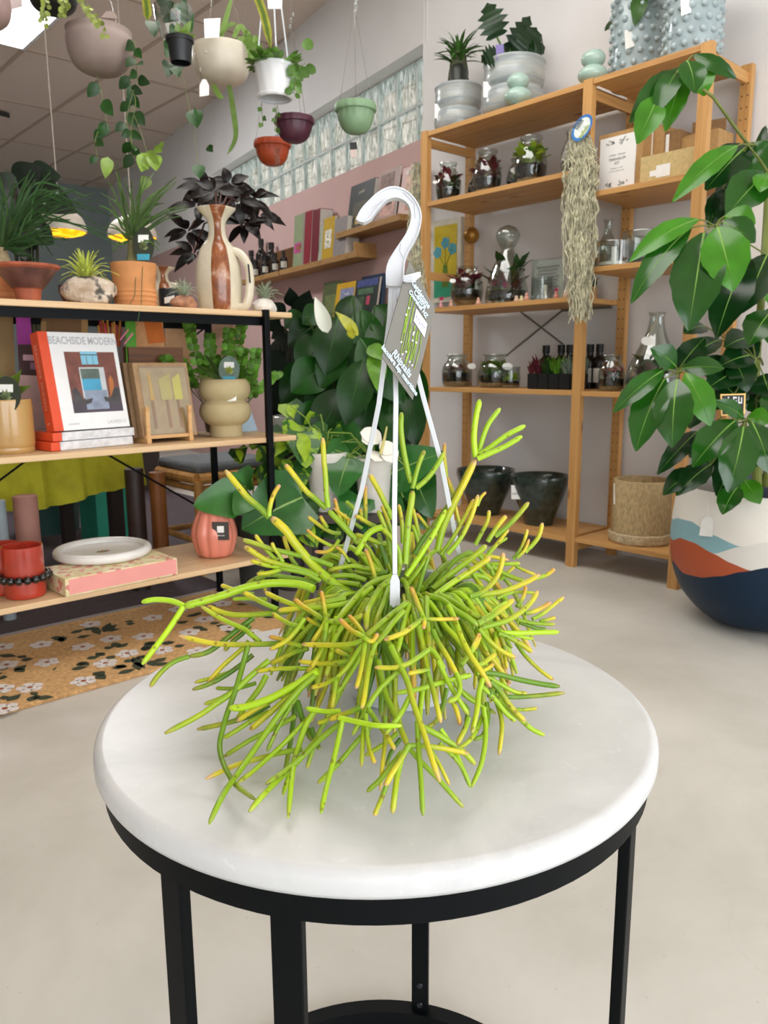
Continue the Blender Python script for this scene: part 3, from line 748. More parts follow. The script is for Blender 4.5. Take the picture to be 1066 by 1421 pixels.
for zs, (a, c) in ((SHA, (2.240, 3.235)), (SHB, (1.690, 2.188))):
    for z in zs:
        b = MB(); n = 5
        for i in range(n):
            x0 = XF+.002+(XB+.03-XF)*i/n; b.bb((x0, a, z-.024), (x0+(XB+.03-XF)/n-.0012, c, z))
        b.build('shelf_board', wy_, iv, smooth=False, bevel=.0015)
b = MB(); G_ = mat('8d8d88', .35, metal=.8)
for (x0, y0), (x1, y1) in (((722, 432), (782, 478)), ((702, 494), (784, 428))):
    b.tube([onx(x0, y0, 3.638), onx(x1, y1, 3.638)], .005, 6)
b.build('cross_brace', G_, iv)
MB().box((3.60, 2.42, 1.285), (.02, .3, .012)).build('bracket', G_, iv)
# ---- jars and terrariums
GL = glass(); LABEL = mat('eeeeea', .6, .02, 30); SOILM = mat('241a12', .95, .5, 120, bump=.6); PEB = mat('9d8a6d', .8, .5, 160, bump=.6); TWINE = mat('a88c5c', .9, .2, 200)
LG = leafmat('5c8f22', rough=.45, scale=50, name='moss_green'); LD = leafmat('274d1c', rough=.45, scale=50, name='dark_green'); LR = leafmat('6a2636', rough=.45, scale=50, name='wine_red'); LY = leafmat('9fc03a', rough=.45, scale=50, name='lime_green'); LP = leafmat('c2356c', rough=.5, scale=50, name='pink_petals'); LGY = leafmat('7d9080', rough=.6, name='grey_green')
def shelf_pt(x, y, zt):
    """a point on a shelf top seen through pixel x; taken at the depth that keeps it on the board"""
    p = onx(x, y, 3.40); return V((3.40, p.y, zt+.0012))
def clump(b, c, r, h, n, leafw, kind='oval', up=.6, mi=0, zmin=None):
    for _ in range(n):
        a, rr = rnd(0, 2*pi), r*sqrt(random.random()); p = V(c)+V((rr*cos(a), rr*sin(a), rnd(0, h*.5)))
        d = V((cos(a)*rnd(.2, 1), sin(a)*rnd(.2, 1), up+rnd(-.3, .6))).normalized()*h*rnd(.45, .8)
        b.leaf(p, p+d, leafw*rnd(.7, 1.3), V((0, 0, 1)) if abs(d.normalized().z) < .9 else V((1, 0, 0)), kind, .1, .1, mi, seg=4)
def jar(name, label, cat, p, r, h, prof=None, fill=.35, plants=(), lid=None, tag=None, group=None, glassm=None, pebbles=True):
    """a glass vessel with a wall, a bed of soil, small plants and what hangs on it"""
    t = thing(name, label, cat, p, group); P_ = prof or [(.62, 0), (.86, .12), (1, .36), (.97, .55), (.74, .78), (.62, .84), (.62, .93), (.70, .96), (.69, 1)]
    q = PS(P_, 4); outer = [(r*a, h*z) for a, z in q]; inner = [(max(.001, r*a-.003), max(.004, h*z)) for a, z in reversed(q)]
    MB().lathe(p, outer+inner, 32, close=False).build('glass', glassm or GL, t, sharp=60)
    def rad(z): 
        for (a, z0), (c, z1) in zip(q, q[1:]):
            if z0 <= z <= z1: return r*(a+(c-a)*(z-z0)/max(1e-6, z1-z0))
        return r*q[-1][0]
    if fill:
        if pebbles: MB().lathe(p, [(0, .0045)]+[(rad(k/8*fill*.35)-.005, .0045+k/8*fill*.35*h) for k in range(9)]+[(0, fill*.35*h)], 24, close=False).build('pebbles', PEB, t)
        MB().lathe(p, [(rad(fill*.35+k/8*fill*.65)-.005, h*(fill*.35+k/8*fill*.65)+.005) for k in range(9)]+[(0, fill*h+.012)], 24, close=False, fn=lambda a, z, i: 1-.04*abs(sin(a*3+i))).build('soil', SOILM, t)
    for m_, n, lw, hh, nm in plants:
        b = MB(); clump(b, V(p)+V((0, 0, fill*h+.004)), rad(fill)*.62, hh*h, n, lw*r, mi=0); b.build(nm, m_, t)
    if lid == 'cork': MB().lathe(V(p)+V((0, 0, h-.004)), [(r*.6, 0), (r*.62, .02), (0, .021)], 20).build('lid', mat('b58a58', .9, .25, 60), t)
    if tag:
        dx, dz, s_ = tag; f_ = facecam(p); q_ = V(p)+f_*(r*1.03)+RT*(dx*r)+V((0, 0, dz*h)); b = MB()
        b.prism([q_+RT*(s_*.62*cos(k*pi/12))+DN*(s_*.42*sin(k*pi/12)) for k in range(24)], -f_*.0015); b.build('gift_tag', LABEL, t, smooth=False)
        MB().tube([q_+DN*(-s_*.3), q_+DN*(-s_*.9)-RT*(dx*r*.4), V(p)+f_*(r*.66)+V((0, 0, h*.9))], .0012, 5).build('string', TWINE, t)
    return t
def px_jar(name, label, x, yb, yt, wpx, zt, **k):
    p = shelf_pt(x, yb, zt); s = mpp(p); return jar(name, label, 'terrarium', p, wpx/2*s, (yb-yt)*s*1.10, **k)
T2 = 'small glass terrariums on the second shelf'
px_jar('terrarium_jar', 'smallest rounded terrarium jar, at the left end of the upper jar shelf', 622, 273, 223, 35, 1.89, group=T2, plants=((LD, 30, .5, .35, 'moss'), (LR, 26, .5, .45, 'red_plant')), tag=(-1.02, .55, .022))
px_jar('terrarium_jar', 'terrarium jar of dark red foliage, between a small jar and a mossy one', 676, 263, 208, 40, 1.89, group=T2, plants=((LR, 50, .5, .5, 'red_plant'), (PEB, 6, .5, .2, 'wood_chip')))
p = shelf_pt(660, 266, 1.89)+V((.10, .05, 0)); jar('terrarium_jar', 'dark glass jar half hidden behind the jar of dark red foliage', 'terrarium', p, .075, .17, fill=.45, plants=((LD, 20, .5, .3, 'moss'),), group=T2)
px_jar('terrarium_jar', 'largest terrarium jar on the upper jar shelf, filled with lime green moss', 736, 252, 192, 45, 1.89, group=T2, fill=.42, plants=((LY, 70, .45, .42, 'moss'), (LG, 40, .4, .35, 'fern')))
p = shelf_pt(715, 255, 1.89)+V((.11, .06, 0)); jar('terrarium_jar', 'terrarium jar with a white round tag, tucked behind the lime green mossy one', 'terrarium', p, .07, .19, fill=.35, plants=((LG, 20, .5, .3, 'moss'),), tag=(-.4, .68, .034), group=T2)
t = px_jar('ribboned_terrarium', 'terrarium tied with a grey ribbon, beside the blue-edged label and hanging moss', 797, 238, 182, 38, 1.89, fill=.35, plants=((LD, 24, .5, .3, 'moss'),))
p = shelf_pt(784, 238, 1.89); b = MB()
for a, c in (((792, 192), (778, 228)), ((792, 192), (786, 226)), ((794, 190), (800, 170))): b.leaf(at(*a, dep(p)-.09), at(*c, dep(p)-.09), .022, facecam(p), 'strap', .05, .1)
b.build('ribbon', mat('8f8a8c', .7), t)
# third shelf
T3 = 'glass terrariums on the middle shelf'
px_jar('terrarium_jar', 'round fishbowl-shaped terrarium with maroon plants, left on the middle shelf', 648, 424, 372, 46, 1.318, group=T3, fill=.38, prof=[(.55, 0), (.92, .18), (1, .42), (.86, .66), (.60, .80), (.60, .90), (.68, .95)], plants=((LR, 40, .45, .5, 'red_plant'), (LD, 30, .4, .3, 'moss')), tag=(-.85, .62, .028))
px_jar('cloche_bottle', 'pear-shaped glass terrarium topped by a glass ball, on the middle shelf', 703, 418, 322, 60, 1.318, fill=.16, group=T3, prof=[(.95, 0), (1, .10), (.92, .25), (.66, .48), (.38, .64), (.30, .70), (.42, .76), (.55, .86), (.42, .95), (.12, .99), (0, 1)], plants=((LR, 30, .35, .22, 'red_plant'), (LD, 18, .5, .45, 'dark_leaves'), (LP, 10, .25, .2, 'pink_flowers')), pebbles=False)
px_jar('glass_tumbler', 'small tumbler of bright green moss with a white candle, in front of the glass cloche', 697, 419, 388, 30, 1.318, fill=.25, prof=[(.95, 0), (1, .05), (1, .5), (1, 1)], plants=((LY, 40, .5, .5, 'moss'),), tag=(-.5, .12, .014))
px_jar('glass_tumbler', 'small tumbler holding a white tealight candle, before the clear acrylic sign', 752, 414, 384, 30, 1.318, fill=.0, prof=[(.95, 0), (1, .05), (1, .5), (1, 1)], plants=())
for x, yb, yt, lab in ((701, 414, 392, 'slim white taper candle standing in the tumbler of green moss'), (756, 407, 386, 'short white taper candle in the empty clear tumbler'), (659, 384, 353, 'tall pair-set white taper candle by the fishbowl terrarium, nearer the cloche'), (652, 384, 358, 'tall white taper candle by the fishbowl terrarium, nearer the yellow painting')):
    q = onx(x, yb, 3.395); s = mpp(q); z0 = 1.325 if yb > 400 else 1.32; h = (yb-yt)*s if yb > 400 else .19
    solo(MB().lathe((3.41 if yb < 400 else 3.40, q.y, z0), [(0, 0), (.0095, 0), (.0095, h-.004), (.006, h), (0, h)], 14, close=False), 'candle', mat('f2efe8', .4, .02, 30), lab, 'candle', 'white candles on the middle shelf')
for x, y, c, lab in ((612, 420, 'd79aa0', 'tiny pink flower bud vase, first from the left post on the middle shelf'), (626, 420, 'cfa58f', 'tiny pale bud vase without a flower, second from the left post'), (664, 419, 'd9a791', 'low pinkish stone ornament in front of the fishbowl terrarium'), (717, 416, 'd8b8a0', 'tiny pointed pink figurine, leftmost of three beyond the mossy tumbler'), (724, 415, 'd9cf9a', 'tiny yellowish figurine, middle of three beyond the mossy tumbler'), (731, 414, 'd49a86', 'tiny coral mushroom figurine beside the tealight tumbler'), (772, 413, 'c98a78', 'tiny reddish house-like figurine right of the tealight tumbler'), (785, 411, 'cfae94', 'tiny tan figurine near the hanging moss, end of the middle shelf')):
    q = onx(x, y, 3.30); h = rnd(.03, .045); t = thing('figurine', lab, 'figurine', (3.30, q.y, 1.319), 'tiny ornaments on the middle shelf'); P_ = (3.30, q.y, 1.3185)
    MB().lathe(P_, PS([(.010, 0), (.014, h*.3), (.008, h*.62), (.009, h*.75), (.003, h)], 3), 14).build('body', mat(c, .4, .1), t)
    if x == 612: b = MB(); clump(b, V(P_)+V((0, 0, h)), .006, .03, 8, .012); b.build('flower', LP, t)
    if x == 772: b = MB(); clump(b, V(P_)+V((0, 0, h*.8)), .006, .03, 8, .01); b.build('flower', LP, t)
# acrylic sign
c = [onx(x, y, 3.47) for x, y in ((737, 411), (783, 405), (784, 346), (744, 353))]
t = thing('acrylic_sign', 'clear acrylic stand with a printed notice on the middle shelf', 'sign', (3.47, c[0].y-.05, 1.319))
y0, y1 = c[1].y, c[0].y; MB().bb((3.47, y0, 1.319), (3.474, y1, 1.545)).build('acrylic_panel', GL, t, smooth=False)
MB().bb((3.4745, y0+.01, 1.33), (3.4755, y1-.01, 1.535)).build('notice', mat('dedcd8', .6, .02), t, smooth=False)
b = MB()
for i in range(9): b.bb((3.4690, y0+.035+.01*(i % 3), 1.50-.017*i), (3.4693, y1-.035-.008*(i % 2), 1.505-.017*i))
b.build('lettering', mat('77777a', .6), t, smooth=False)
# painting seen through the shelf, gold ball
t = thing('painting', 'yellow and green painting of blue flowers in a vase, hung behind the left post', 'painting', (3.64, 3.55, 1.42))
pt = lambda x, y, o=0: onx(x, y, 3.625-o)
X1 = 3.625; q0, q1 = pt(606, 400), pt(640, 300); Y0, Y1, Z0_, Z1_ = q1.y, q0.y+.05, 1.385, q1.z
MB().bb((X1, Y0, Z0_), (3.655, Y1, Z1_)).build('frame', mat('dcd6c6', .6), t, smooth=False)
MB().bb((X1-.002, Y0+.03, Z0_+.03), (X1, Y1-.03, Z1_-.035)).build('canvas', mat('cdb41f', .6, .08, 20), t, smooth=False)
b = MB().bb((X1-.003, Y0+.03, Z0_+.03), (X1-.002, Y1-.03, Z0_+.15)); yc, zc = (Y0+Y1)/2, Z0_+.16
b.prism([(X1-.003, yc-.03, zc-.07), (X1-.003, yc+.03, zc-.07), (X1-.003, yc+.016, zc+.06), (X1-.003, yc-.016, zc+.06)], (-.001, 0, 0), 1)
for dy, dz in ((-.06, .15), (0, .19), (.065, .14)):
    b.tube([(X1-.003, yc, zc+.05), (X1-.003, yc+dy, zc+dz)], .002, 4, 1)
    for k in range(5): b.ball((X1-.003, yc+dy+.02*cos(k*1.256), zc+dz+.02*sin(k*1.256)), (.001, .017, .017), 8, 2)
b.build('painted_flowers', [mat('2fa37c', .6), mat('5f7f1c', .6), mat('4f9fb0', .6)], t)
q = onx(656, 327, 3.585); solo(MB().ball((3.575, q.y, q.z), .047, 24), 'hanging_ball', mat('a8782f', .35, .2, 60, metal=.5, name='gilded'), 'gold ball ornament on the back post above the fishbowl terrarium', 'ornament')
# fourth shelf
T4 = 'glass terrariums on the lower jar shelf'
SQ = [(.80, 0), (.96, .10), (1, .40), (.92, .62), (.66, .80), (.60, .86), (.62, .94), (.72, .97), (.70, 1)]
px_jar('terrarium_jar', 'squat terrarium jar of dark plants nearest the left post, white tag on its right', 634, 535, 495, 42, .876, group=T4, fill=.40, prof=SQ, plants=((LR, 24, .4, .3, 'red_plant'), (PEB, 14, .3, .2, 'stones')), tag=(.95, .62, .040))
px_jar('terrarium_jar', 'squat terrarium jar with green tufts and a white tag, beside the black seedling tray', 686, 536, 495, 46, .876, group=T4, fill=.34, prof=SQ, plants=((LG, 40, .4, .45, 'moss'), (LD, 20, .4, .3, 'fern')), tag=(.75, .62, .046))
px_jar('terrarium_jar', 'small bowl of pale green tufts squeezed in beside the black seedling tray', 708, 536, 510, 28, .876, group=T4, fill=.25, prof=[(.9, 0), (1, .3), (.95, .8), (1, 1)], plants=((LY, 30, .4, .5, 'moss'),))
pl_ = [onx(x, 536, 3.30) for x in (733, 792)]; Ya, Yb = pl_[1].y, pl_[0].y
t = thing('seedling_tray', 'black tray of small red, green and grey succulents on the lower jar shelf', 'plant tray', (3.36, (Ya+Yb)/2, .877)); b = MB(); n = 4
for i in range(n):
    for j in range(2):
        x0, y0 = 3.29+.08*j, Ya+(Yb-Ya)*i/n; d = (Yb-Ya)/n
        b.prism([(x0+.004, y0+.006, .877), (x0+.072, y0+.006, .877), (x0+.072, y0+d-.006, .877), (x0+.004, y0+d-.006, .877)], (0, 0, .004)); 
        for s_, e_ in (((x0, y0, .88), (x0+.003, y0+d-.002, .955)), ((x0+.075, y0, .88), (x0+.078, y0+d-.002, .955)), ((x0, y0, .88), (x0+.078, y0+.003, .955)), ((x0, y0+d-.005, .88), (x0+.078, y0+d-.002, .955)), ((x0, y0, .93), (x0+.078, y0+d-.002, .934))): b.bb(s_, e_)
b.build('tray', mat('101214', .5, .1), t, smooth=False)
for i in range(n):
    for j in range(2):
        b = MB(); clump(b, (3.33+.08*j, Ya+(Yb-Ya)*(i+.5)/n, .935), .03, .10, 40, .016, 'lance', 1.0); b.build('succulent', (LGY, LG, LD, LR)[i] if j == 0 else (LGY, LGY, LR, LR)[i], t)
tray_y = Ya
AMB = mat('1a1512', .25, .1, 20, name='dark_bottle')
def bottle(label, p, r, h, grp, lab_col='e2e2de', cap='0c0c0c'):
    t = thing('dark_bottle', label, 'bottle', p, grp)
    MB().lathe(p, PS([(r*.9, 0), (r, .02*h), (r, .55*h), (r*.9, .64*h), (r*.45, .74*h), (r*.42, .84*h)], 3), 18).build('glass', AMB, t)
    MB().lathe(V(p)+V((0, 0, .82*h)), [(r*.5, 0), (r*.5, .18*h)], 16).build('cap', mat(cap, .5), t)
    f_ = facecam(p); aa = math.atan2(f_.y, f_.x); b = MB(); vs = []
    for k in range(9):
        g_ = aa+(k-4)*.2; vs += [V(p)+V((cos(g_)*r*1.02, sin(g_)*r*1.02, .14*h)), V(p)+V((cos(g_)*r*1.02, sin(g_)*r*1.02, .46*h))]
    b.add(vs, [(2*k, 2*k+2, 2*k+3, 2*k+1) for k in range(8)]); b.build('paper_label', mat(lab_col, .7), t); return t
for i, (x, lab) in enumerate(((757, 'dark bottle behind the seedling tray, nearest the squat jars'), (778, 'dark bottle behind the seedling tray, second along'), (790, 'dark bottle behind the seedling tray, next to the middle post'))):
    q = onx(x, 520, 3.52); bottle(lab, V((3.52, q.y, .877)), .040, .225, 'dark bottles on the lower jar shelf')
for i, (x, lab) in enumerate(((818, 'dark bottle just right of the middle post, behind the pink-plant jar'), (831, 'farther dark bottle right of the middle post, its cap near the back post'))):
    q = onx(x, 520, 3.54); bottle(lab, V((3.54, min(q.y, 2.40+.0*i), .877)), .038, .225, 'dark bottles on the lower jar shelf')
# bottom shelf pots
GRN = mat('2d3a33', .22, .35, 30, name='green_glaze', coat=.4)
def lugpot(label, x, zt, wpx, hpx, yb, X, grp, tagp=None):
    q = onx(x, yb, X); p = V((X, q.y, zt)); s = mpp(p); r, h = wpx/2*s, hpx*s; t = thing('glazed_pot', label, 'pot', p, grp)
    pr = PS([(r*.50, 0), (r*.55, h*.12), (r*.80, h*.50), (r*.97, h*.80), (r, h*.93), (r*.98, h)], 4); wv = lambda a, z, i: 1+.025*sin(3*a+1)+.012*sin(7*a)
    MB().lathe(p, pr+[(r*.90, h*.985), (r*.88, h*.8), (r*.6, h*.3), (0, h*.2)], 48, close=False, fn=wv).build('body', GRN, t, sharp=70)
    if tagp:
        f_ = facecam(p); q_ = V(p)-RT*r*.98+f_*r*.3+V((0, 0, h*.78)); MB().prism([q_, q_+RT*.05, q_+RT*.05+DN*.075, q_+DN*.075], f_*.002).build('price_tag', LABEL, t, smooth=False)
        marks('abcdef', .012, q_+RT*.025+DN*.045+f_*.003, RT, -DN, mat('555555', .6), t)
    return t
lugpot('dark green glazed pot with a wavy rim, farther from the middle post', 674, .147, 80, 62, 712, 3.44, 'dark green pots on the bottom shelf')
lugpot('dark green glazed pot with a white price tag, beside the middle post', 748, .147, 80, 68, 727, 3.42, 'dark green pots on the bottom shelf', True)
q = onx(887, 765, 3.40); p = V((3.40, q.y, .156)); s = mpp(p); r, h = 40*s, 86*s
t = thing('textured_planter', 'speckled tan cylinder planter in a scalloped saucer on the bottom shelf', 'planter', p); TAN = mat('bba276', .75, .18, 90, bump=.6, name='speckled_clay', stretch=(1, 1, .45))
MB().lathe(p, [(r*.92, .02), (r*.97, .05), (r*.97, h-.006), (r*.95, h), (r*.86, h), (r*.85, h*.6), (0, h*.55)], 56, close=False).build('body', TAN, t)
MB().lathe(p, [(0, 0), (r*1.0, 0), (r*1.06, .012), (r*1.06, .045), (r*.99, .05), (r*.97, .03)], 56, close=False, fn=lambda a, z, i: 1+(.02*sin(9*a) if i > 1 else 0)).build('saucer', mat('c4b08c', .8, .2, 90, bump=.5), t)
f_ = facecam(p); q_ = V(p)-RT*r*1.0+V((0, 0, h*.93)); MB().prism([q_, q_+RT*.03, q_+RT*.03+DN*.10, q_+DN*.10], f_*.002).build('price_tag', LABEL, t, smooth=False)
# section with boxes
q0, q1 = onx(831, 262, 3.32), onx(881, 240, 3.32)
Y1, Y0 = q0.y, q1.y; KR = mat('b08a58', .8, .08, 60, name='kraft_board'); KD = mat('8c6a44', .8, .1, 60); KL = mat('c9b27c', .8, .08, 60)
t = thing('terrarium_kit', 'kraft box with a white TERRARIUM KIT sheet, at the front of the upper right shelf', 'boxed kit', (3.36, (Y0+Y1)/2, 1.777))
MB().bb((3.325, Y0-.03, 1.777), (3.45, Y1+.012, 2.035)).build('box', KR, t, smooth=False)
MB().bb((3.318, Y0, 1.79), (3.3245, Y1, 2.015)).build('sheet', mat('eeeeec', .5, .01), t, smooth=False)
yc = (Y0+Y1)/2; DK = mat('4a4c4a', .6); GY = mat('a9adaa', .6)
for s_, z, sz, m_ in (('abcdef ghijkl', 1.935, .012, GY), ('TERRARIUM', 1.916, .0165, DK), ('KIT', 1.898, .0165, DK), ('everything you need', 1.878, .006, GY), ('to grow a little garden', 1.866, .006, GY)): (text if s_.isupper() else marks)(s_, sz, (3.3175, yc, z), (0, -1, 0), (0, 0, 1), m_, t)
b = MB()
for sx_ in (-1, 1):
    for k in range(7): a = rnd(.2, 1.4); o = V((3.3172, yc+sx_*rnd(.02, .062), rnd(1.985, 2.008))); b.leaf(o, o+V((0, -sx_*.018*cos(a), -.016*sin(a))), .008, (-1, 0, 0), 'ovate', 0, 0, seg=4)
    for k in range(7): a = rnd(.2, 1.4); o = V((3.3172, yc+sx_*rnd(.02, .062), rnd(1.795, 1.812))); b.leaf(o, o+V((0, -sx_*.018*cos(a), .016*sin(a))), .008, (-1, 0, 0), 'ovate', 0, 0, seg=4)
b.build('leaf_print', GY, t)
def kbox(label, xa, xb, yt, X0, X1, zt, m_=None, grp='kraft boxes on the upper right shelf', band=None, paper=None, h=None):
    a, c = onx(xa, yt, X0), onx(xb, yt, X0); z1 = zt+h if h else (a.z+c.z)/2; t = thing('kraft_box', label, 'box', (X0+.05, (a.y+c.y)/2, zt), grp)
    MB().bb((X0, c.y, zt+.001), (X1, a.y, z1)).build('carton', m_ or KR, t, smooth=False, bevel=.001)
    if band: MB().bb((X0-.001, c.y, zt+(z1-zt)*band[0]), (X0, a.y, zt+(z1-zt)*band[1])).build('band', KL, t, smooth=False)
    if paper: MB().bb((X0-.0015, a.y-.02, zt+.02), (X0-.0005, a.y-.004, z1-.012)).build('paper_strip', LABEL, t, smooth=False)
    return t
kbox('narrow kraft box wrapped in a lighter band, right beside the TERRARIUM KIT sheet', 884, 897, 190, 3.37, 3.50, 1.777, band=(.25, .55), h=.24)
kbox('tall brown kraft box with a white paper strip, next after the narrow banded box', 902, 921, 172, 3.40, 3.52, 1.777, band=(.1, .4), paper=1, h=.265)
kbox('darkest tall kraft box, standing left of the low open carton', 924, 944, 180, 3.42, 3.53, 1.777, KD, band=(.0, .18), paper=1, h=.235)
t = kbox('low open kraft carton with a white bottle-shaped sticker on the front', 889, 962, 228, 3.29, 3.42, 1.777, KL, h=.115)
q = onx(915, 240, 3.29); b = MB(); Yq = q.y
b.bb((3.2885, Yq-.05, 1.795), (3.2897, Yq+.015, 1.845)).bb((3.2885, Yq+.015, 1.803), (3.2897, Yq+.045, 1.827)); b.build('sticker', LABEL, t, smooth=False)
kbox('kraft carton flap standing behind the low open carton', 943, 967, 200, 3.44, 3.50, 1.777, KR, h=.20)
t = thing('kraft_box', 'open kraft carton beyond the right post, with raised flaps', 'box', (3.50, 1.80, 1.777), 'kraft boxes on the upper right shelf')
MB().bb((3.46, 1.70, 1.777), (3.60, 1.86, 1.99)).build('carton', KR, t, smooth=False); MB().box((3.53, 1.78, 2.02), (.004, .14, .06), .3).build('flap', KD, t, smooth=False)
# glass on the third right-hand shelf
CY = [(.97, 0), (1, .03), (1, .95), (1.03, 1)]
def gl(label, x, yb, w, h_, X, z, prof=CY, name='glass_dish', cat='glass dish', grp=None, cont=None):
    q = onx(x, yb, X); p = V((X, q.y, z+.001)); s = mpp(p); r, h = w/2*s, h_*s; t = thing(name, label, cat, p, grp); o = PS(prof, 3)
    MB().lathe(p, [(r*a, h*b_) for a, b_ in o]+[(max(.001, r*a-.003), max(.004, h*b_)) for a, b_ in reversed(o)], 36, close=False).build('glass', GL, t, sharp=60)
    if cont == 'candle': MB().lathe(p, [(r*.8, .006), (r*.8, .02), (.012, .022), (.012, h*.85), (0, h*.86)], 20, close=False).build('candle', mat('efece6', .4), t)
    if cont == 'dark': MB().lathe(p, [(r*.7, .006), (r*.75, .03), (0, .045)], 24, close=False).build('stones', mat('1d1f20', .7, .4, 90, bump=.6), t)
    return t
gl('clear tumbler with a white candle at the front of the right-hand glass shelf', 852, 366, 52, 32, 3.33, 1.444, grp='clear glass on the right-hand shelf', cont='candle')
gl('wide clear glass bowl of dark stones, half behind the umbrella plant leaves', 896, 360, 64, 44, 3.42, 1.444, grp='clear glass on the right-hand shelf', cont='dark')
gl('pear-shaped clear glass bottle standing behind the candle tumbler on the right', 842, 368, 38, 70, 3.49, 1.444, prof=[(.9, 0), (1, .15), (.9, .4), (.55, .6), (.3, .75), (.28, .9), (.36, 1)], name='glass_bottle', cat='glass bottle')
t = thing('succulent_box', 'small round pale wood box of dark succulents beyond the middle post', 'planter', (3.56, 2.42, 1.319)); MB().lathe((3.56, 2.42, 1.319), [(0, 0), (.075, 0), (.075, .07), (.068, .07), (.068, .05), (0, .05)], 28, close=False).build('box', mat('c59a63', .7, .15, 40), t)
b = MB(); clump(b, (3.56, 2.42, 1.365), .055, .09, 60, .02, 'lance', 1); b.build('succulents', LD, t)
px = onx(838, 548, 3.36); t = jar('terrarium_jar', 'rounded jar of pinkish succulents on pale sand, right of the middle post', 'terrarium', V((3.36, min(px.y, 2.10), .874)), .064, .17, fill=.30, prof=SQ, plants=((leafmat('a5524a', name='pink_succulent'), 30, .4, .35, 'pink_succulent'), (LD, 20, .4, .3, 'moss')), group='glass terrariums on the lower jar shelf')
px = onx(908, 540, 3.42); t = jar('bottle_terrarium', 'large teardrop glass bottle terrarium with a white tag, behind umbrella leaves', 'terrarium', V((3.41, px.y, .874)), .128, .36, fill=.16, prof=[(.80, 0), (.98, .07), (1, .17), (.86, .36), (.56, .58), (.34, .76), (.27, .88), (.26, .95), (.32, 1)], plants=((LR, 50, .28, .22, 'red_plant'), (LD, 14, .35, .35, 'dark_leaves'), (PEB, 10, .3, .1, 'stones')), tag=(-.28, .62, .048))
# ---- top of the unit
GRY = NT('grey_glaze'); v = GRY.coord(); f = GRY.noise(GRY.coord((1, 1, 9)), 3, 4, .6, .5)
GRY.bsdf(GRY.ramp(f, [(.3, '7f8a8e'), (.5, 'a5adae'), (.72, 'b9b8ac')]), .25, 0, .5, GRY.bump(GRY.noise(GRY.coord((1, 1, 60)), 3, 2), .3, .004), .3); GRYM = GRY.m
def ribpot(label, x, wpx, ytop, X, grp, tagside=None):
    q = onx(x, 140, X); s = mpp(q); tz = onx(x, ytop, X).z; z = 2.257; r, h = wpx/2*s, tz-z; p = V((X, q.y, z)); t = thing('glazed_planter', label, 'planted pot', p, grp)
    pr = PS([(.80, 0), (.95, .10), (1, .26), (.96, .42), (.88, .49), (.93, .55), (.98, .66), (.96, .82), (.97, .92), (1.0, .97), (.97, 1)], 3)
    MB().lathe(p, [(r*a, h*b_) for a, b_ in pr]+[(r*.89, h*.99), (r*.88, h*.8), (0, h*.78)], 56, close=False).build('pot', GRYM, t, sharp=70)
    if tagside is not None:
        f_ = facecam(p); q_ = p+RT*(tagside*r*.98)+f_*r*.35+V((0, 0, h*.66)); MB().prism([q_, q_+RT*.04, q_+RT*.04+DN*.08, q_+DN*.08], f_*.002).build('price_tag', LABEL, t, smooth=False)
    return t, p, r, h
GP = 'grey banded planters on top of the pine unit'
t, p, r, h = ribpot('smaller grey banded planter with a spiky palm-like succulent, at the far end', 636, 66, 122, 3.42, GP, -1.0)
b = MB(); c0 = p+V((0, 0, h*.8)); b.lathe(c0, PS([(.055, 0), (.06, .03), (.055, .09), (.040, .20), (.02, .235)], 3), 20, fn=lambda a, z, i: 1+.08*sin(9*a+z*80)); b.build('trunk', mat('55583e', .8, .3, 60, bump=.8), t)
b = MB(); cr = c0+V((0, 0, .22))
for i in range(46):
    a = i*2.4; e = rnd(-.25, 1.2); d = V((cos(a)*cos(e), sin(a)*cos(e), sin(e))); b.leaf(cr+d*.01-V((0, 0, rnd(0, .08))), cr+d*rnd(.14, .19)+V((0, 0, -.04)), .020, V((0, 0, 1)), 'strap', .10, .25)
b.build('foliage', leafmat('3f6a28', rough=.45), t)
MB().lathe(c0+facecam(p)*.055, [(.0, 0), (.04, 0), (.048, .13), (.03, .16), (0, .165)], 16).build('name_tag', mat('1b241a', .4), t)
t, p, r, h = ribpot('larger grey banded planter with dark lobed philodendron leaves, on the shelf top', 713, 86, 88, 3.42, GP, -1.0)
b = MB(); c0 = p+V((0, 0, h*.85)); st = MB(); Zp = dep(c0)
def frond(b, st, base, tip, w, root, Z, Z2=None, lobes=5, mi=0, nrm=None):
    B, T_ = at(*base, Z), at(*tip, Z2 or Z); N = nrm or facecam(B); ax = (T_-B); L = ax.length; sd = ax.normalized().cross(N); s = Z/F; n = lobes*4; vs = []; fs = []
    for i in range(n+1):
        x = i/n; ww = w*s/2*(sin(pi*(.12+.88*x)**.9)**.7 if x < 1 else .02)*(1+.30*sin(2*pi*lobes*x)); q = B+ax*x+N*(.04*sin(pi*x)); vs += [q+sd*ww+N*.01, q, q-sd*ww+N*.01]
    for i in range(n): fs += [(i*3, i*3+1, i*3+4, i*3+3), (i*3+1, i*3+2, i*3+5, i*3+4)]
    b.add(vs, fs, mi); st.tube([root, root.lerp(B, .5)+N*.02, B], .006, 6)
for ba, ti, w_, z in (((690, 52), (676, 4), 40, -.02), ((708, 70), (736, 22), 30, .03), ((718, 78), (745, 38), 40, -.05), ((735, 72), (757, 66), 26, -.08), ((690, 72), (668, 86), 26, -.08), ((725, 85), (748, 75), 24, -.1), ((712, 78), (700, 60), 34, .08), ((735, 60), (752, 48), 30, .06)):
    frond(b, st, ba, ti, w_, c0+V((rnd(-.03, .03), rnd(-.03, .03), 0)), Zp+z)
b.build('foliage', leafmat('1d3a1c', rough=.3), t); st.build('stalks', mat('4d6b2c', .5), t)
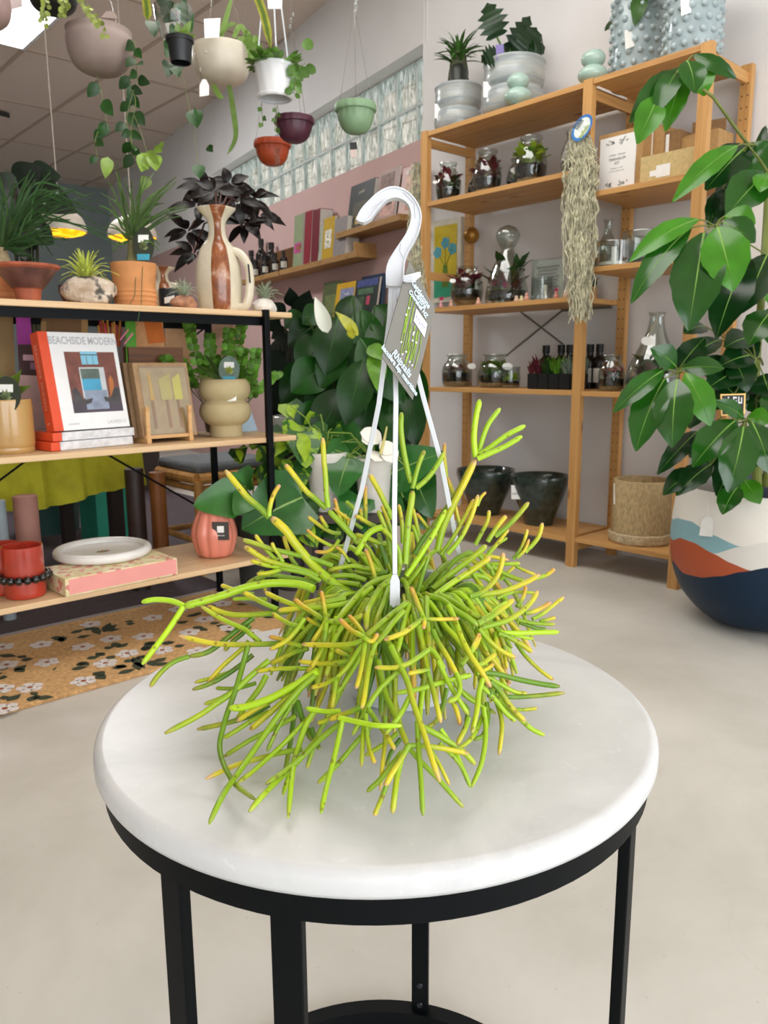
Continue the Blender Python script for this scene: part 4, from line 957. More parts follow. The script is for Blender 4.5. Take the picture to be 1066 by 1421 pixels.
MB().prism([at(688, 62, Zp-.12), at(699, 61, Zp-.12), at(700, 82, Zp-.12), at(689, 82, Zp-.12)], fw*.002).build('name_tag', mat('7b70a8', .5), t, smooth=False)
MINT = mat('a9c3b7', .2, .04, 20, coat=.4, name='mint_glaze')
for x, X, yt, lab in ((719, 3.275, 102, 'mint vase of two stacked spheres, in front of the larger banded planter'), (822, 3.30, 70, 'mint vase of two stacked spheres, above the middle post beside the studded pots')):
    q = onx(x, 120, X); tz = onx(x, yt, X).z; hh = tz-2.257; r1 = hh*.275; P_ = (X, q.y, 2.257); t = thing('bubble_vase', lab, 'vase', P_, 'mint bubble vases on top of the pine unit')
    pr = [(hh*.26, 0)]+[(hh*.46*cos(a), hh*.28+hh*.29*sin(a)) for a in [radians(k) for k in range(-62, 58, 12)]]+[(hh*.375*cos(a), hh*.74+hh*.27*sin(a)) for a in [radians(k) for k in range(-50, 75, 12)]]
    MB().lathe(P_, pr, 36).build('body', MINT, t, sharp=80)
HOB = mat('a3b3b6', .22, .12, 14, coat=.4, name='blue_grey_glaze')
for x, wpx, lab, dx in ((886, 76, 'blue-grey studded pot nearer the mint vase, on the unit top', .0), (961, 78, 'blue-grey studded pot nearer the unit\'s right end', .02)):
    X = 3.488-dx*7; q = onx(x, 60, X); s = mpp(q); r = wpx/2*s*.94; h = .37; P_ = V((X, q.y, 2.258)); t = thing('studded_pot', lab, 'planted pot', P_, 'studded pots on top of the pine unit')
    MB().lathe(P_, [(0, 0), (r*.97, 0), (r, .012), (r, h-.01), (r*.98, h), (r*.92, h), (r*.91, h-.05), (0, h-.06)], 48, close=False).build('pot', HOB, t)
    b = MB()
    for row in range(8):
        for k in range(15):
            a = 2*pi*(k+(row % 2)*.5)/15; b.ball(P_+V((cos(a)*r, sin(a)*r, .028+row*.046)), .0150, 8)
    b.build('studs', HOB, t)
    f_ = facecam(P_); q_ = P_-RT*(r*.55)+f_*r*.90+V((0, 0, .235)); MB().prism([q_+DN*.0, q_+RT*.035+DN*-.01, q_+RT*.045+DN*.07, q_+RT*.004+DN*.085], f_*.002).build('price_tag', LABEL, t, smooth=False)
    b = MB()
    for k in range(9):
        a = rnd(0, 6.28); o = P_+V((cos(a)*r*.6, sin(a)*r*.6, h-.05)); d = V((cos(a), sin(a), rnd(-.1, .5))); b.leaf(o+d*.05, o+d*.16, .07, V((0, 0, 1)), 'heart', .1, .1)
    o = P_+f_*r*1.08+V((0, 0, .28)); b.leaf(o+V((0, 0, .08)), o-V((0, 0, .03))-RT*.02, .07, f_, 'heart', .1, .1)
    b.build('foliage', leafmat('3d6b22', rough=.35), t)
# ---- hanging grey moss
def moss(label, x0, x1, y0, y1, Z, n, thick, grp='bunches of hanging grey moss'):
    b = MB(); s = Z/F
    for i in range(n):
        u = min(.95, max(.05, random.gauss(.5, .2))); top = (x0+(x1-x0)*(.5+.5*(u-.5)), y0+rnd(0, 14)); L = (y1-y0)*rnd(.35, 1)*(1-abs(u-.5)*.9); pts = []; d = rnd(-.035, .03); ph = rnd(0, 6); am = rnd(.005, .016)
        off = rnd(0, (y1-y0)*.45) if i % 2 else 0
        for k in range(12):
            t = k/11; y = top[1]+off+L*t; 
            if y > y1: break
            pts.append(at(top[0]+(x1-x0)*(u-.5)*min(1, t*1.4+.35), y, Z+d*min(1, t*2+.2))+V((am*sin(ph+k*2.3), am*cos(ph*2+k*2.0), 0)))
        if len(pts) > 2: b.tube(pts, rnd(.0012, .0024)*thick, 4)
    t = thing('hanging_moss', label, 'hanging moss', at((x0+x1)/2, y1, Z), grp); b.build('strands', mat('c2bea2', .95, .3, 40, island=.3, name='grey_moss'), t); return t
t = moss('bunch of grey moss with a blue-edged label, hung by the middle post', 788, 823, 178, 450, dep(V((3.14, 2.27, 1.9))), 430, 1.2)
Zl = dep(V((3.12, 2.27, 2.0))); cl_ = (808, 177); b = MB(); ang = radians(-58)
el = lambda s_: [at(cl_[0]+s_*(21*cos(k*pi/16)*cos(ang)-11*sin(k*pi/16)*sin(ang)), cl_[1]+s_*(21*cos(k*pi/16)*sin(ang)+11*sin(k*pi/16)*cos(ang)), Zl-.002*(2-s_)) for k in range(32)]
lb = MB(); lb.prism(el(1), fw*.002); lb.prism(el(.78), fw*.001, 1); lo = lb.build('label', [mat('2b74b8', .4), mat('d8e0da', .5, .1, 60)], t, smooth=False)
ur = (RT*.53-DN*.85); marks('abc', .032, at(804, 172, Zl-.006), ur, (-RT*.85-DN*.53), mat('40505a', .6), t); marks('fghijk', .022, at(811, 182, Zl-.006), ur, (-RT*.85-DN*.53), mat('9cb030', .6), t)
moss('darker bunch of grey moss hung on the far side of the left post', 570, 592, 224, 480, dep(V((3.15, 3.42, 1.7))), 300, 1.0)
# ================================================================ black metal shelving unit on the left, with its goods
YF, YB = 2.57, 3.02; ZT, ZM, ZB_ = 1.205, .727, .250
OAK = wood('d9b98f', 'c9a478', 'X', .5, 1, False)
rk = thing('display_shelf', 'low shelving unit of pale wood boards on black metal poles, left of the plant', 'shelving unit', (.8, 2.8, 0))
for z, xr in ((ZT, 1.83), (ZM, 1.835), (ZB_, 1.80)):
    MB().bb((-.28, YF, z-.020), (xr, YB, z)).build('shelf_board', OAK, rk, smooth=False, bevel=.003)
for x in (-.12, 1.702):
    for y in (YF-.006, YB-.02): MB().bb((x-.012, y-.012, 0), (x+.012, y+.012, ZT+.006)).build('pole', BLK, rk, smooth=False, bevel=.003)
for z in (ZT, ):
    for y in (YF+.022, YB-.02): MB().bb((-.12, y-.010, z-.052), (1.702, y+.010, z-.0205)).build('rail', BLK, rk, smooth=False)
for x in (-.12, 1.702): MB().bb((x-.008, YF, ZM-.035), (x+.008, YB-.03, ZM-.0205)).build('rail', BLK, rk, smooth=False)
b = MB()
for a, c in (((290, 451), (-20, 681)), ((-10, 540), (297, 715))): b.tube([ony(*a, YB+.004), ony(*c, YB+.004)], .0045, 6)
b.build('cross_brace', BLK, rk)
# ---- terracotta and other pots
TERRA = mat('bf7a4d', .8, .14, 18, bump=.15, name='terracotta'); TERRA2 = mat('a8583b', .7, .2, 20, bump=.1, name='red_terracotta'); DGL = mat('5f3a34', .35, .25, 25, name='brown_glaze')
def lathe_px(label, name, cat, x, wpx, yb, yt, Y, z, prof, m_, n=48, grp=None, part='body', inner=.86, parent=None):
    """turned pot on a shelf top z, its axis on the plane Y, sized from the photograph"""
    q = ony(x, (yb+yt)/2, Y); s = mpp(q); r = wpx/2*s; h = (yb-yt)*s/cos(pit); p = V((q.x, Y, z+.0008)); t = parent or thing(name, label, cat, p, grp)
    o = PS(prof, 4) if len(prof[0]) == 2 else prof
    MB().lathe(p, [(r*a, h*b_) for a, b_ in o]+([(r*o[-1][0]*inner, h*.985), (r*o[-1][0]*inner*.96, h*.82), (0, h*.80)] if inner else []), n, close=not inner).build(part, m_, t, sharp=50)
    return t, p, r, h
def palm_px(t, root, tips, w, m_, name='foliage', n=10, jit=.02):
    b = MB()
    for (mx_, my_), (tx, ty), dz in tips:
        Z0 = dep(root); m1 = at(mx_, my_, Z0+dz*.5); t1 = at(tx, ty, Z0+dz); P_ = [root.lerp(m1, 0), root.lerp(m1, .5)+V((0, 0, .01)), m1, m1.lerp(t1, .5)+V((0, 0, .012)), t1]; P_ = prof_smooth(P_, 4); N = len(P_)
        strip(b, P_, [w*(.35+.65*min(1, (1-i/(N-1))*2.2)) if i > 3 else w*.9 for i in range(N)], .0012, RT if abs((t1-root).normalized().dot(RT)) < .75 else -DN)
    b.build(name, m_, t, smooth=False)
PALM = leafmat('2f5527', rough=.45, island=.35)
YY = 2.80
# far-left ponytail palm in a ridged bowl
t, p, r, h = lathe_px('ridged terracotta bowl with a grassy ponytail palm, at the left edge of the top board', 'potted_palm', 'potted plant', 6, 70, 417, 372, 2.86, ZT, [(.80, 0), (.86, .06), (.84, .18), (.88, .22), (.86, .34), (.92, .42), (.98, .62), (1, .9), (1, 1)], TERRA)
root = p+V((0, 0, h*.8)); MB().lathe(p+V((0, 0, h*.78)), PS([(.035, 0), (.042, .03), (.026, .06), (.016, .10)], 3), 16).build('trunk', mat('9a8a68', .8, .2, 50), t)
root = root+V((0, 0, .09)); tips = [((5, 300), (-10, 240), 0), ((14, 300), (22, 245), .05), ((30, 300), (50, 250), -.05), ((40, 280), (85, 265), .1), ((45, 290), (110, 262), 0), ((60, 275), (155, 300), -.08), ((45, 300), (150, 330), .05), ((35, 330), (60, 345), -.1), ((30, 335), (90, 330), .1), ((30, 345), (75, 320), 0), ((45, 310), (120, 285), .12), ((25, 310), (65, 260), .1), ((8, 330), (-40, 280), 0), ((2, 320), (-30, 240), .1), ((20, 320), (40, 240), .12), ((38, 318), (98, 305), -.12), ((40, 300), (75, 268), .02), ((28, 350), (62, 375), -.1), ((50, 265), (110, 285), .05), ((18, 290), (10, 236), -.05), ((33, 290), (66, 285), .15), ((12, 340), (50, 310), .1), ((25, 330), (45, 290), -.08)]
tips += [((a[0]+rnd(-14, 14), a[1]+rnd(-12, 12)), (c[0]+rnd(-25, 25), c[1]+rnd(-18, 18)), d+rnd(-.1, .1)) for a, c, d in tips for _ in (0, 1)]
palm_px(t, root, tips, .0068, PALM)
t, p, r, h = lathe_px('flared terracotta dish with a brown glazed band and narrow foot, by the palm bowl', 'terracotta_dish', 'pot', 38, 88, 420, 372, 2.66, ZT, [(.36, 0), (.40, .32), (.46, .36), (.62, .55), (.90, .88), (.99, .92), (1, 1)], TERRA2)
b = MB(); b.lathe(p, [(r*.455, h*.36), (r*.625, h*.55), (r*.895, h*.87)], 48, close=False, fn=lambda a, z, i: 1.012); b.build('glazed_band', DGL, t)
# air plant on crystal
AIR = leafmat('c0cc58', rough=.55, island=.3, name='air_plant'); AIRS = leafmat('9fae92', rough=.7, island=.25, name='silver_air_plant')
def rock(c, rx, ry, rz, m_, name, parent, seed=0, amp=.22):
    random.seed(seed); b = MB(); b.ball(c, (rx, ry, rz), 22); k = [(V((rnd(-1, 1), rnd(-1, 1), rnd(-1, 1))).normalized(), rnd(.4, 1)) for _ in range(16)]; c = V(c)
    for i, v_ in enumerate(b.v):
        d = (v_-c); u = V((d.x/rx, d.y/ry, d.z/rz)); g_ = 1+amp*sum(max(0, u.dot(a)-.75)*w_*4 for a, w_ in k)-amp*sum(max(0, u.dot(-a)-.86)*w_*4 for a, w_ in k); b.v[i] = c+d*g_
    o = b.build(name, m_, parent, sharp=25); return o
def airplant(c, r, h, n, m_, parent, w=.006, spread=1.0):
    b = MB()
    for i in range(n):
        a = i*2.4; e = .15+1.25*(i/n)**.8; d = V((cos(a)*cos(e)*spread, sin(a)*cos(e)*spread, sin(e))); L = h*rnd(.8, 1.1); mid = V(c)+d*L*.55+V((0, 0, .12*L)); e_ = V(c)+d*L+V((0, 0, -.18*L*cos(e)))
        P_ = prof_smooth([V(c), mid, e_], 4); strip(b, P_, [w*(1-.9*k/(len(P_)-1)) for k in range(len(P_))], .0015, d.cross(V((0, 0, 1))).normalized() if abs(d.z) < .98 else V((1, 0, 0)))
    b.build('air_plant', m_, parent, smooth=False)
QRZ = NT('crystal_rock'); v = QRZ.coord(); QRZ.bsdf(QRZ.mix(QRZ.ramp(QRZ.noise(v, 16, 5, .6), [(.3, 'b39c84'), (.6, 'd9cbb8')]), '55524c', QRZ.ramp(QRZ.noise(v, 22, 4), [(.56, (0., 0., 0.)), (.64, (1., 1., 1.))])), .6, 0, .4, QRZ.bump(QRZ.noise(v, 60, 4), .7, .01))
def on_board(x, y, Y, z): q = ony(x, y, Y); return V((q.x, Y, z+.001)), mpp(q)
p, s = on_board(122, 410, 2.68, ZT); t = thing('crystal_planter', 'spiky yellow-green air plant growing on a pale crystal rock on the top board', 'air plant', p)
rock(p+V((0, 0, 19*s)), 36*s, 24*s, 17*s, QRZ.m, 'rock', t, 3); airplant(p+V((-.01, -.02, 30*s)), .1, 46*s, 44, AIR, t, .012)
lathe_px('shallow dark brown dish behind the crystal rock', 'brown_dish', 'pot', 118, 70, 412, 380, 2.93, ZT, [(.55, 0), (.8, .25), (.98, .7), (1, 1)], DGL)
# grooved terracotta pot with slim ponytail palm
t, p, r, h = lathe_px('grooved tan terracotta pot with a slim ponytail palm and oval care tag', 'potted_palm', 'potted plant', 187, 61, 427, 369, 2.70, ZT, [(.90, 0), (.93, .05), (.91, .11), (.95, .15), (.93, .22), (.97, .26), (.93, .33), (.96, .36), (.92, .42), (.94, .6), (1.0, .94), (1.0, 1)], mat('c98a55', .8, .08, 18, name='tan_terracotta'))
root = p+V((0, 0, h*.80)); MB().lathe(root, PS([(.03, 0), (.034, .02), (.018, .06), (.014, .12)], 3), 16).build('trunk', mat('6e6a44', .8, .2, 50), t)
root = root+V((0, 0, .10)); tips = [((178, 320), (150, 250), 0), ((180, 300), (160, 238), .05), ((190, 300), (196, 246), 0), ((195, 300), (238, 255), .05), ((200, 300), (228, 282), -.05), ((205, 310), (262, 288), 0), ((205, 320), (252, 300), .05), ((175, 330), (150, 310), 0), ((172, 340), (155, 350), -.05), ((200, 330), (222, 340), 0), ((185, 290), (172, 250), -.05), ((192, 280), (214, 240), .1), ((180, 330), (166, 300), -.1), ((196, 310), (245, 252), .1), ((190, 320), (212, 300), -.08), ((176, 300), (140, 268), .1), ((170, 310), (138, 285), 0), ((198, 285), (230, 262), .08)]
tips += [((a[0]+rnd(-6, 6), a[1]+rnd(-6, 6)), (c[0]+rnd(-14, 14), c[1]+rnd(-10, 10)), d+rnd(-.06, .06)) for a, c, d in tips]
palm_px(t, root, tips, .0075, leafmat('47662a', rough=.45, island=.35)); 
DT = mat('2d3426', .35, .1, name='dark_tag'); CY_ = mat('3f9fb8', .5, .1)
def ovaltag(t, x, y, Z, wpx, hpx, face=DT, light=None, name='care_tag'):
    s = Z/F; c = at(x, y, Z); b = MB(); b.prism([c+RT*(wpx/2*s*cos(k*pi/14))+DN*(hpx/2*s*sin(k*pi/14)) for k in range(28)], fw*.002)
    o = b.build(name, face, t, smooth=False); e = MB(); e.prism([c+RT*(dx*wpx*s)+DN*(dy*hpx*s)-fw*.0008 for dx, dy in ((-.24, -.28), (.24, -.28), (.24, -.07), (-.24, -.07))], fw*.0007); e.build('price_sticker', LABEL, o, smooth=False)
    e = MB(); e.prism([c+RT*(dx*wpx*s)+DN*(dy*hpx*s)-fw*.0008 for dx, dy in ((-.30, .25), (.30, .25), (.28, .42), (-.28, .42))], fw*.0007); e.build('blue_band', CY_, o, smooth=False)
    e = MB(); 
    for k in range(9): a = k*.7; e.leaf(c+DN*(.12*hpx*s)-fw*.001, c+DN*(.05*hpx*s)+RT*(.22*wpx*s*cos(a))-DN*(.22*hpx*s*abs(sin(a)))-fw*.001, .012, -fw, 'lance', 0, 0, seg=4)
    e.build('printed_plant', light or leafmat('8a9a6a'), o); return o
ovaltag(t, 199, 340, dep(p)-r*.8, 30, 50)
MB().tube([at(189, 370, dep(p)-r-.004), at(187, 410, dep(p)-r-.012), at(178, 426, dep(p)-r-.01)], .0012, 4).tube([at(198, 368, dep(p)-r-.004), at(196, 420, dep(p)-r-.012), at(190, 452, dep(p)-r-.1)], .0012, 4).build('hanging_leaf', PALM, t)
# small cream-and-brown jug behind
CRM = mat('d8cfb8', .3, .06, 20, coat=.3, name='cream_glaze'); BRN = NT('brown_glaze'); v = BRN.coord(); BRN.bsdf(BRN.ramp(BRN.noise(v, 14, 4, .6, 1.2), [(.3, '6d3a20'), (.55, '93552f'), (.72, 'c9a68c')]), .2, 0, .5, BRN.bump(BRN.noise(v, 30, 3), .4, .006), .5); BRNM = BRN.m
def jug(label, x, wpx, yb, yt, Y, big=True):
    q = ony(x, (yb+yt)/2, Y); s = mpp(q); r = wpx/2*s; h = (yb-yt)*s/cos(pit); p = V((q.x, Y, ZT+.001)); t = thing('striped_jug', label, 'jug', p)
    pr = PS([(.84, 0), (.93, .06), (1, .25), (.98, .42), (.78, .60), (.46, .70), (.37, .78), (.42, .88), (.82, .985), (.80, 1)], 4); f_ = facecam(p); a0 = math.atan2(f_.y, f_.x)
    b = MB(); b.lathe(p, [(r*a, h*z) for a, z in pr]+[(r*.38, h*.90), (0, h*.88)], 64, close=False, fn=lambda a, z, i: 1+.05*cos(4*(a-a0-.1)))
    for i, f in enumerate(b.f):
        c = sum((b.v[k] for k in f), V((0, 0, 0)))/len(f)-p; a = (math.atan2(c.y, c.x)-a0-.05) % (2*pi)
        if (a < .50 or a > 2*pi-.36 or 1.75 < a < 2.35 or 3.9 < a < 4.4): b.mi[i] = 1
    b.build('body', [CRM, BRNM], t, sharp=70)
    d = RT*.98+f_*.15; hb = MB(); hb.tube(prof_smooth([p+d*r*.55+V((0, 0, h*.60)), p+d*r*1.05+V((0, 0, h*.56)), p+d*r*1.42+V((0, 0, h*.42)), p+d*r*1.42+V((0, 0, h*.20)), p+d*r*1.20+V((0, 0, h*.06)), p+d*r*.8+V((0, 0, h*.05))], 5), .016, 10); hb.build('handle', CRM, t); return t, p, r, h
t, jp, jr, jh = jug('tall cream jug with glossy brown stripes and a handle, holding a dark-leaved plant', 303, 60, 430, 294, 2.72)
q = jp+V((0, 0, jh)); Zj = dep(jp)
b = MB(); f_ = facecam(jp); d = RT*.98+f_*.15; MB().prism([jp+d*jr*1.35+f_*.03+V((0, 0, jh*.46)), jp+d*jr*1.43+f_*.03+V((0, 0, jh*.46)), jp+d*jr*1.48+f_*.03+V((0, 0, jh*.28)), jp+d*jr*1.40+f_*.03+V((0, 0, jh*.28))], f_*.002).build('hang_tag', mat('1f211d', .5), t, smooth=False)
b = MB(); st = MB()
DKL = leafmat('1b1412', rough=.3, island=.4, spec=.3, name='bronze_leaf', var=.3)
for (nx, ny, dz) in ((300, 265, 0), (330, 280, .05), (275, 285, .08), (285, 262, .15), (350, 275, .12), (262, 320, .15), (318, 255, .1), (340, 310, .2), (270, 350, .22), (358, 300, .22)):
    c = at(nx, ny, Zj+dz); st.tube([q-V((0, 0, .04)), (q+c)/2+V((0, 0, .03)), c], .004, 5)
    for k in range(8):
        a = k*2*pi/8+rnd(-.2, .2); L = rnd(.09, .13); dd = (RT*cos(a)+(-DN)*sin(a)*.6+fw*rnd(-.6, .4)); b.leaf(c+dd*.012, c+dd*L-V((0, 0, rnd(.0, .05))), rnd(.034, .05), facecam(c)+V((0, 0, .8)), 'lance', .1, .15, seg=6)
b.build('foliage', DKL, t); st.build('stalks', mat('4a2f26', .6), t)
jug('small cream and brown jug standing behind the grooved terracotta pot', 226, 40, 427, 366, 2.93)
p, s = on_board(236, 412, 2.86, ZT); t = thing('dark_tin', 'dark little pot with a white price sticker, behind the pinkish rock', 'pot', p)
MB().lathe(p, [(0, 0), (13*s, 0), (15*s, 30*s), (14*s, 32*s), (0, 30*s)], 28, close=False).build('body', mat('23262c', .4), t)
MB().prism([p+facecam(p)*16*s+RT*dx*s+V((0, 0, dz*s)) for dx, dz in ((-8, 12), (6, 15), (6, 23), (-8, 20))], facecam(p)*.002).build('price_sticker', LABEL, t, smooth=False)
p, s = on_board(255, 422, 2.66, ZT); t = thing('driftwood_planter', 'silvery air plant on a small pinkish lump of wood beside the tall jug', 'air plant', p)
rock(p+V((0, 0, 9*s)), 17*s, 11*s, 9*s, mat('a8795c', .8, .3, 30, bump=.6), 'wood_lump', t, 5); airplant(p+V((0, 0, 17*s)), .1, 25*s, 40, AIRS, t, .006)
p, s = on_board(368, 428, 2.72, ZT); t = thing('stone_planter', 'silvery air plant on a small white stone at the right end of the top board', 'air plant', p)
rock(p+V((0, 0, 11*s)), 16*s, 12*s, 11*s, mat('e2dcd2', .7, .06, 30, bump=.3), 'stone', t, 8, .14); airplant(p+V((0, 0, 20*s)), .1, 26*s, 40, AIRS, t, .006); random.seed(11)
# ---- middle board
t, p, r, h = lathe_px('amber glass planter with an oval care tag, at the left end of the middle board', 'amber_planter', 'potted plant', 12, 66, 632, 560, 2.72, ZM, [(.93, 0), (.98, .06), (.96, .12), (1, .2), (1, .9), (.98, 1)], mat('b58f56', .18, .1, 8, stretch=(1, 1, .2), coat=.5, name='amber_glass'))
ovaltag(t, 8, 548, dep(p)-r-.005, 42, 52); MB().prism([at(*k, dep(p)-r-.001) for k in ((2, 573), (20, 571), (20, 582), (3, 583))], fw*.002).build('price_sticker', LABEL, t, smooth=False)
b = MB(); Zp = dep(p)
for a, c in (((20, 545), (44, 535)), ((5, 540), (-15, 505)), ((15, 540), (30, 512)), ((0, 545), (20, 520))): b.leaf(at(*a, Zp+.05), at(*c, Zp), .03, facecam(p), 'lance', .15, .2)
b.build('foliage', leafmat('6c8a2e'), t)
# the books
RED = mat('e2512c', .45, .04, 20, name='orange_red_cloth'); PAPER = mat('eeeeee', .4, .015, 20, name='white_cover')
sBL, sBR = ony(76, 606, 2.655), ony(181, 602, 2.70); sTL, sTR = ony(67, 470, 2.73), ony(171, 474, 2.73)
u_ = V((sBR.x-sBL.x, sBR.y-sBL.y, 0)).normalized(); nrm = V((u_.y, -u_.x, 0)); wid = (sBR-sBL).length; z0 = .792; bk = V((sBL.x, sBL.y, z0)); tall = .325; lean = .06
upv = (V((0, 0, 1))*tall-nrm*lean); upn = upv.normalized(); th_ = .05
t = thing('cover_book', 'large white BEACHSIDE MODERN book with an orange-red spine, standing upright on two others', 'book', bk)
ff = lambda a, c, o=0: bk+u_*(a*wid)+upv*c+(u_.cross(upn)).normalized()*o
nb = u_.cross(upn).normalized(); 
if nb.dot(facecam(bk)) < 0: nb = -nb
ff = lambda a, c, o=0: bk+u_*(a*wid)+upv*c+nb*o
MB().prism([ff(.11, 0), ff(1, 0), ff(1, 1), ff(.11, 1)], nb*-.004).build('cover', PAPER, t, smooth=False)
MB().prism([ff(0, 0, .001), ff(.118, 0, .001), ff(.118, 1, .001), ff(0, 1, .001)], nb*-th_).build('spine', RED, t, smooth=False)
MB().prism([ff(.118, .01, -.005), ff(.985, .01, -.005), ff(.985, .99, -.005), ff(.118, .99, -.005)], nb*-(th_-.008)).build('pages', mat('dfdcd4', .8, .05, 60), t, smooth=False)
MB().prism([ff(0.02, 0, -th_+.002), ff(1, 0, -th_+.002), ff(1, 1, -th_+.002), ff(.02, 1, -th_+.002)], nb*-.004).build('back_cover', PAPER, t, smooth=False)
LGT = mat('bdbfc2', .5, .02); text('BEACHSIDE MODERN', .036, ff(.56, .912, .0006), u_, upn, LGT, t, sx=.74, bold=.0007); text('LAUREN LI', .017, ff(.83, .06, .0006), u_, upn, LGT, t, sx=.9); marks('foreword', .009, ff(.26, .06, .0006), u_, upn, LGT, t)
text('BEACHSIDE  MODERN', .022, bk+upv*.55+nb*(-.026)-u_*.0008, -upn, nb, mat('f2b39b', .5), t); text('L', .02, bk+upv*.08+nb*(-.026)-u_*.0008, -upn, nb, mat('f2e9e4', .5), t)
# printed cover photo: a porch room opening on the sea
b = MB(); pf = lambda x0, y0, x1, y1, mi, o: b.prism([ff(x0, y0, o), ff(x1, y0, o), ff(x1, y1, o), ff(x0, y1, o)], nb*-.0003, mi)
pf(.285, .17, .945, .80, 0, .0006); pf(.285, .17, .945, .30, 1, .0008); pf(.44, .32, .77, .64, 2, .0010); pf(.455, .52, .70, .625, 3, .0012); pf(.455, .40, .70, .52, 4, .0012); pf(.46, .20, .76, .40, 5, .0013); pf(.49, .67, .71, .805, 6, .0010); pf(.485, .765, .715, .775, 7, .0014); pf(.56, .67, .565, .76, 7, .0014); pf(.64, .67, .645, .76, 7, .0014)
for q_ in ([(.30, .40), (.36, .44), (.44, .30), (.56, .32), (.53, .27), (.40, .24), (.30, .30)], [(.94, .42), (.87, .43), (.80, .32), (.70, .33), (.72, .28), (.85, .25), (.94, .30)]): b.prism([ff(x, y, .0016) for x, y in q_], nb*-.0003, 7)
b.prism([ff(x, y, .0015) for x, y in ((.80, .33), (.86, .33), (.87, .5), (.84, .56), (.81, .5))], nb*-.0003, 8)
b.build('cover_photo', [mat('7a4a40', .5, .15, 30), mat('4d4550', .5, .1), mat('c9ced0', .5), mat('5e6d66', .5, .2, 40), mat('4aa0c4', .5, .1), mat('8f9bb0', .5, .15, 30), mat('86c4dd', .5, .1), mat('4a4748', .5, .2, 40), mat('b5703a', .5)], t, smooth=False)
SHR = mat('dcdde0', .15, .10, 40, bump=.7, coat=.6, name='shrink_wrap')
for i, lab in enumerate(('bottom shrink-wrapped white book with a red spine, flat on the middle board', 'upper shrink-wrapped white book lying flat under the standing BEACHSIDE MODERN book')):
    z = ZM+.001+.0305*i; o = bk-u_*(.022-.012*i)+nb*(.018-.006*i); o.z = z; t = thing('wrapped_book', lab, 'book', o, 'shrink-wrapped books under the standing one')
    g = lambda a, c: o+u_*a-nb.xy.to_3d().normalized()*c
    MB().prism([g(.03, 0), g(wid+.02, 0), g(wid+.02, .235), g(.03, .235)], (0, 0, .029)).build('wrapped_pages', SHR, t, smooth=False, bevel=.003)
    MB().prism([g(-.002, .001), g(.03, .001), g(.03, .234), g(-.002, .234)], (0, 0, .029)).build('spine', RED, t, smooth=False, bevel=.003)
# boxed utensil sets on a little easel
EAS = wood('d3a873', 'c08f58', 'X', .6, 1, False); KR2 = mat('a98863', .8, .08, 50, name='kraft_box')
e0, e1 = ony(186, 616, 2.655), ony(276, 608, 2.66); ue = V((e1.x-e0.x, e1.y-e0.y, 0)).normalized(); ne = V((ue.y, -ue.x, 0)); ne = ne if ne.dot(facecam(e0)) > 0 else -ne
E0 = V((e0.x, e0.y, ZM+.001)); t = thing('display_easel', 'small wooden easel holding the boxed utensil sets on the middle board', 'display stand', E0); Wd = (e1-e0).length
gg = lambda a, c, z: E0+ue*a-ne*c+V((0, 0, z))
for a in (.06, Wd-.03): MB().prism([gg(a-.008, 0, 0), gg(a+.008, 0, 0), gg(a+.008, .20, 0), gg(a-.008, .20, 0)], (0, 0, .016)).build('foot', EAS, t, smooth=False); MB().prism([gg(a-.007, .002, .016), gg(a+.007, .002, .016), gg(a+.007, .014, .016), gg(a-.007, .014, .016)], (0, 0, .115)).build('post', EAS, t, smooth=False)
MB().prism([gg(.05, .006, .016), gg(Wd-.02, .006, .016), gg(Wd-.02, .018, .016), gg(.05, .018, .016)], (0, 0, .012)).build('crossbar', EAS, t, smooth=False)
uh = .27; ul = V((0, 0, uh))-ne*.055
for i, lab in enumerate(('front boxed utensil set, spatulas showing through its clear window', 'second boxed utensil set, behind the windowed front one', 'rear boxed utensil set, nearest the BEACHSIDE MODERN book spine')):
    o = gg(.19*Wd-.014*i, .022+.047*i, .0175); t = thing('utensil_box', lab, 'boxed utensils', o, 'boxed utensil sets on the easel'); wx = Wd*.84
    hh = lambda a, c, d=0: o+ue*(a*wx)+ul*c+ne*d
    MB().prism([hh(0, 0), hh(1, 0), hh(1, 1), hh(0, 1)], ne*-.04).build('carton', KR2 if i == 0 else mat('8d6f50', .8, .1, 50), t, smooth=False, bevel=.002)
    if i == 0:
        b = MB(); b.prism([hh(.10, .05, .001), hh(.93, .05, .001), hh(.93, .93, .001), hh(.10, .93, .001)], ne*-.0005); b.build('inner_card', mat('c0a680', .7, .08, 30), t, smooth=False)
        for x, m_ in ((.25, 'd9ae3c'), (.52, 'cfc06a'), (.72, 'e3d84e')):
            MB().prism([hh(x-.025, .12, .004), hh(x+.025, .12, .004), hh(x+.022, .5, .004), hh(x-.022, .5, .004)], ne*-.003).build('handle', mat('a5764e', .6, .1), t, smooth=False)
            MB().prism([hh(x-(.03 if x < .3 else .055 if x > .6 else .10), .5, .004), hh(x+(.045 if x < .3 else .10 if x > .6 else .10), .5, .004), hh(x+(.02 if x < .3 else .09 if x > .6 else .11), .86, .004), hh(x-(.02 if x < .3 else .06 if x > .6 else .11), .86 if x < .5 else .78, .004)], ne*-.003).build('blade', mat(m_, .4, .05), t, smooth=False)
        MB().prism([hh(.08, .04, .007), hh(.95, .04, .007), hh(.95, .95, .007), hh(.08, .95, .007)], ne*-.0006).build('clear_window', glass('f6f6f2', .10, 'film', .10, .18), t, smooth=False)
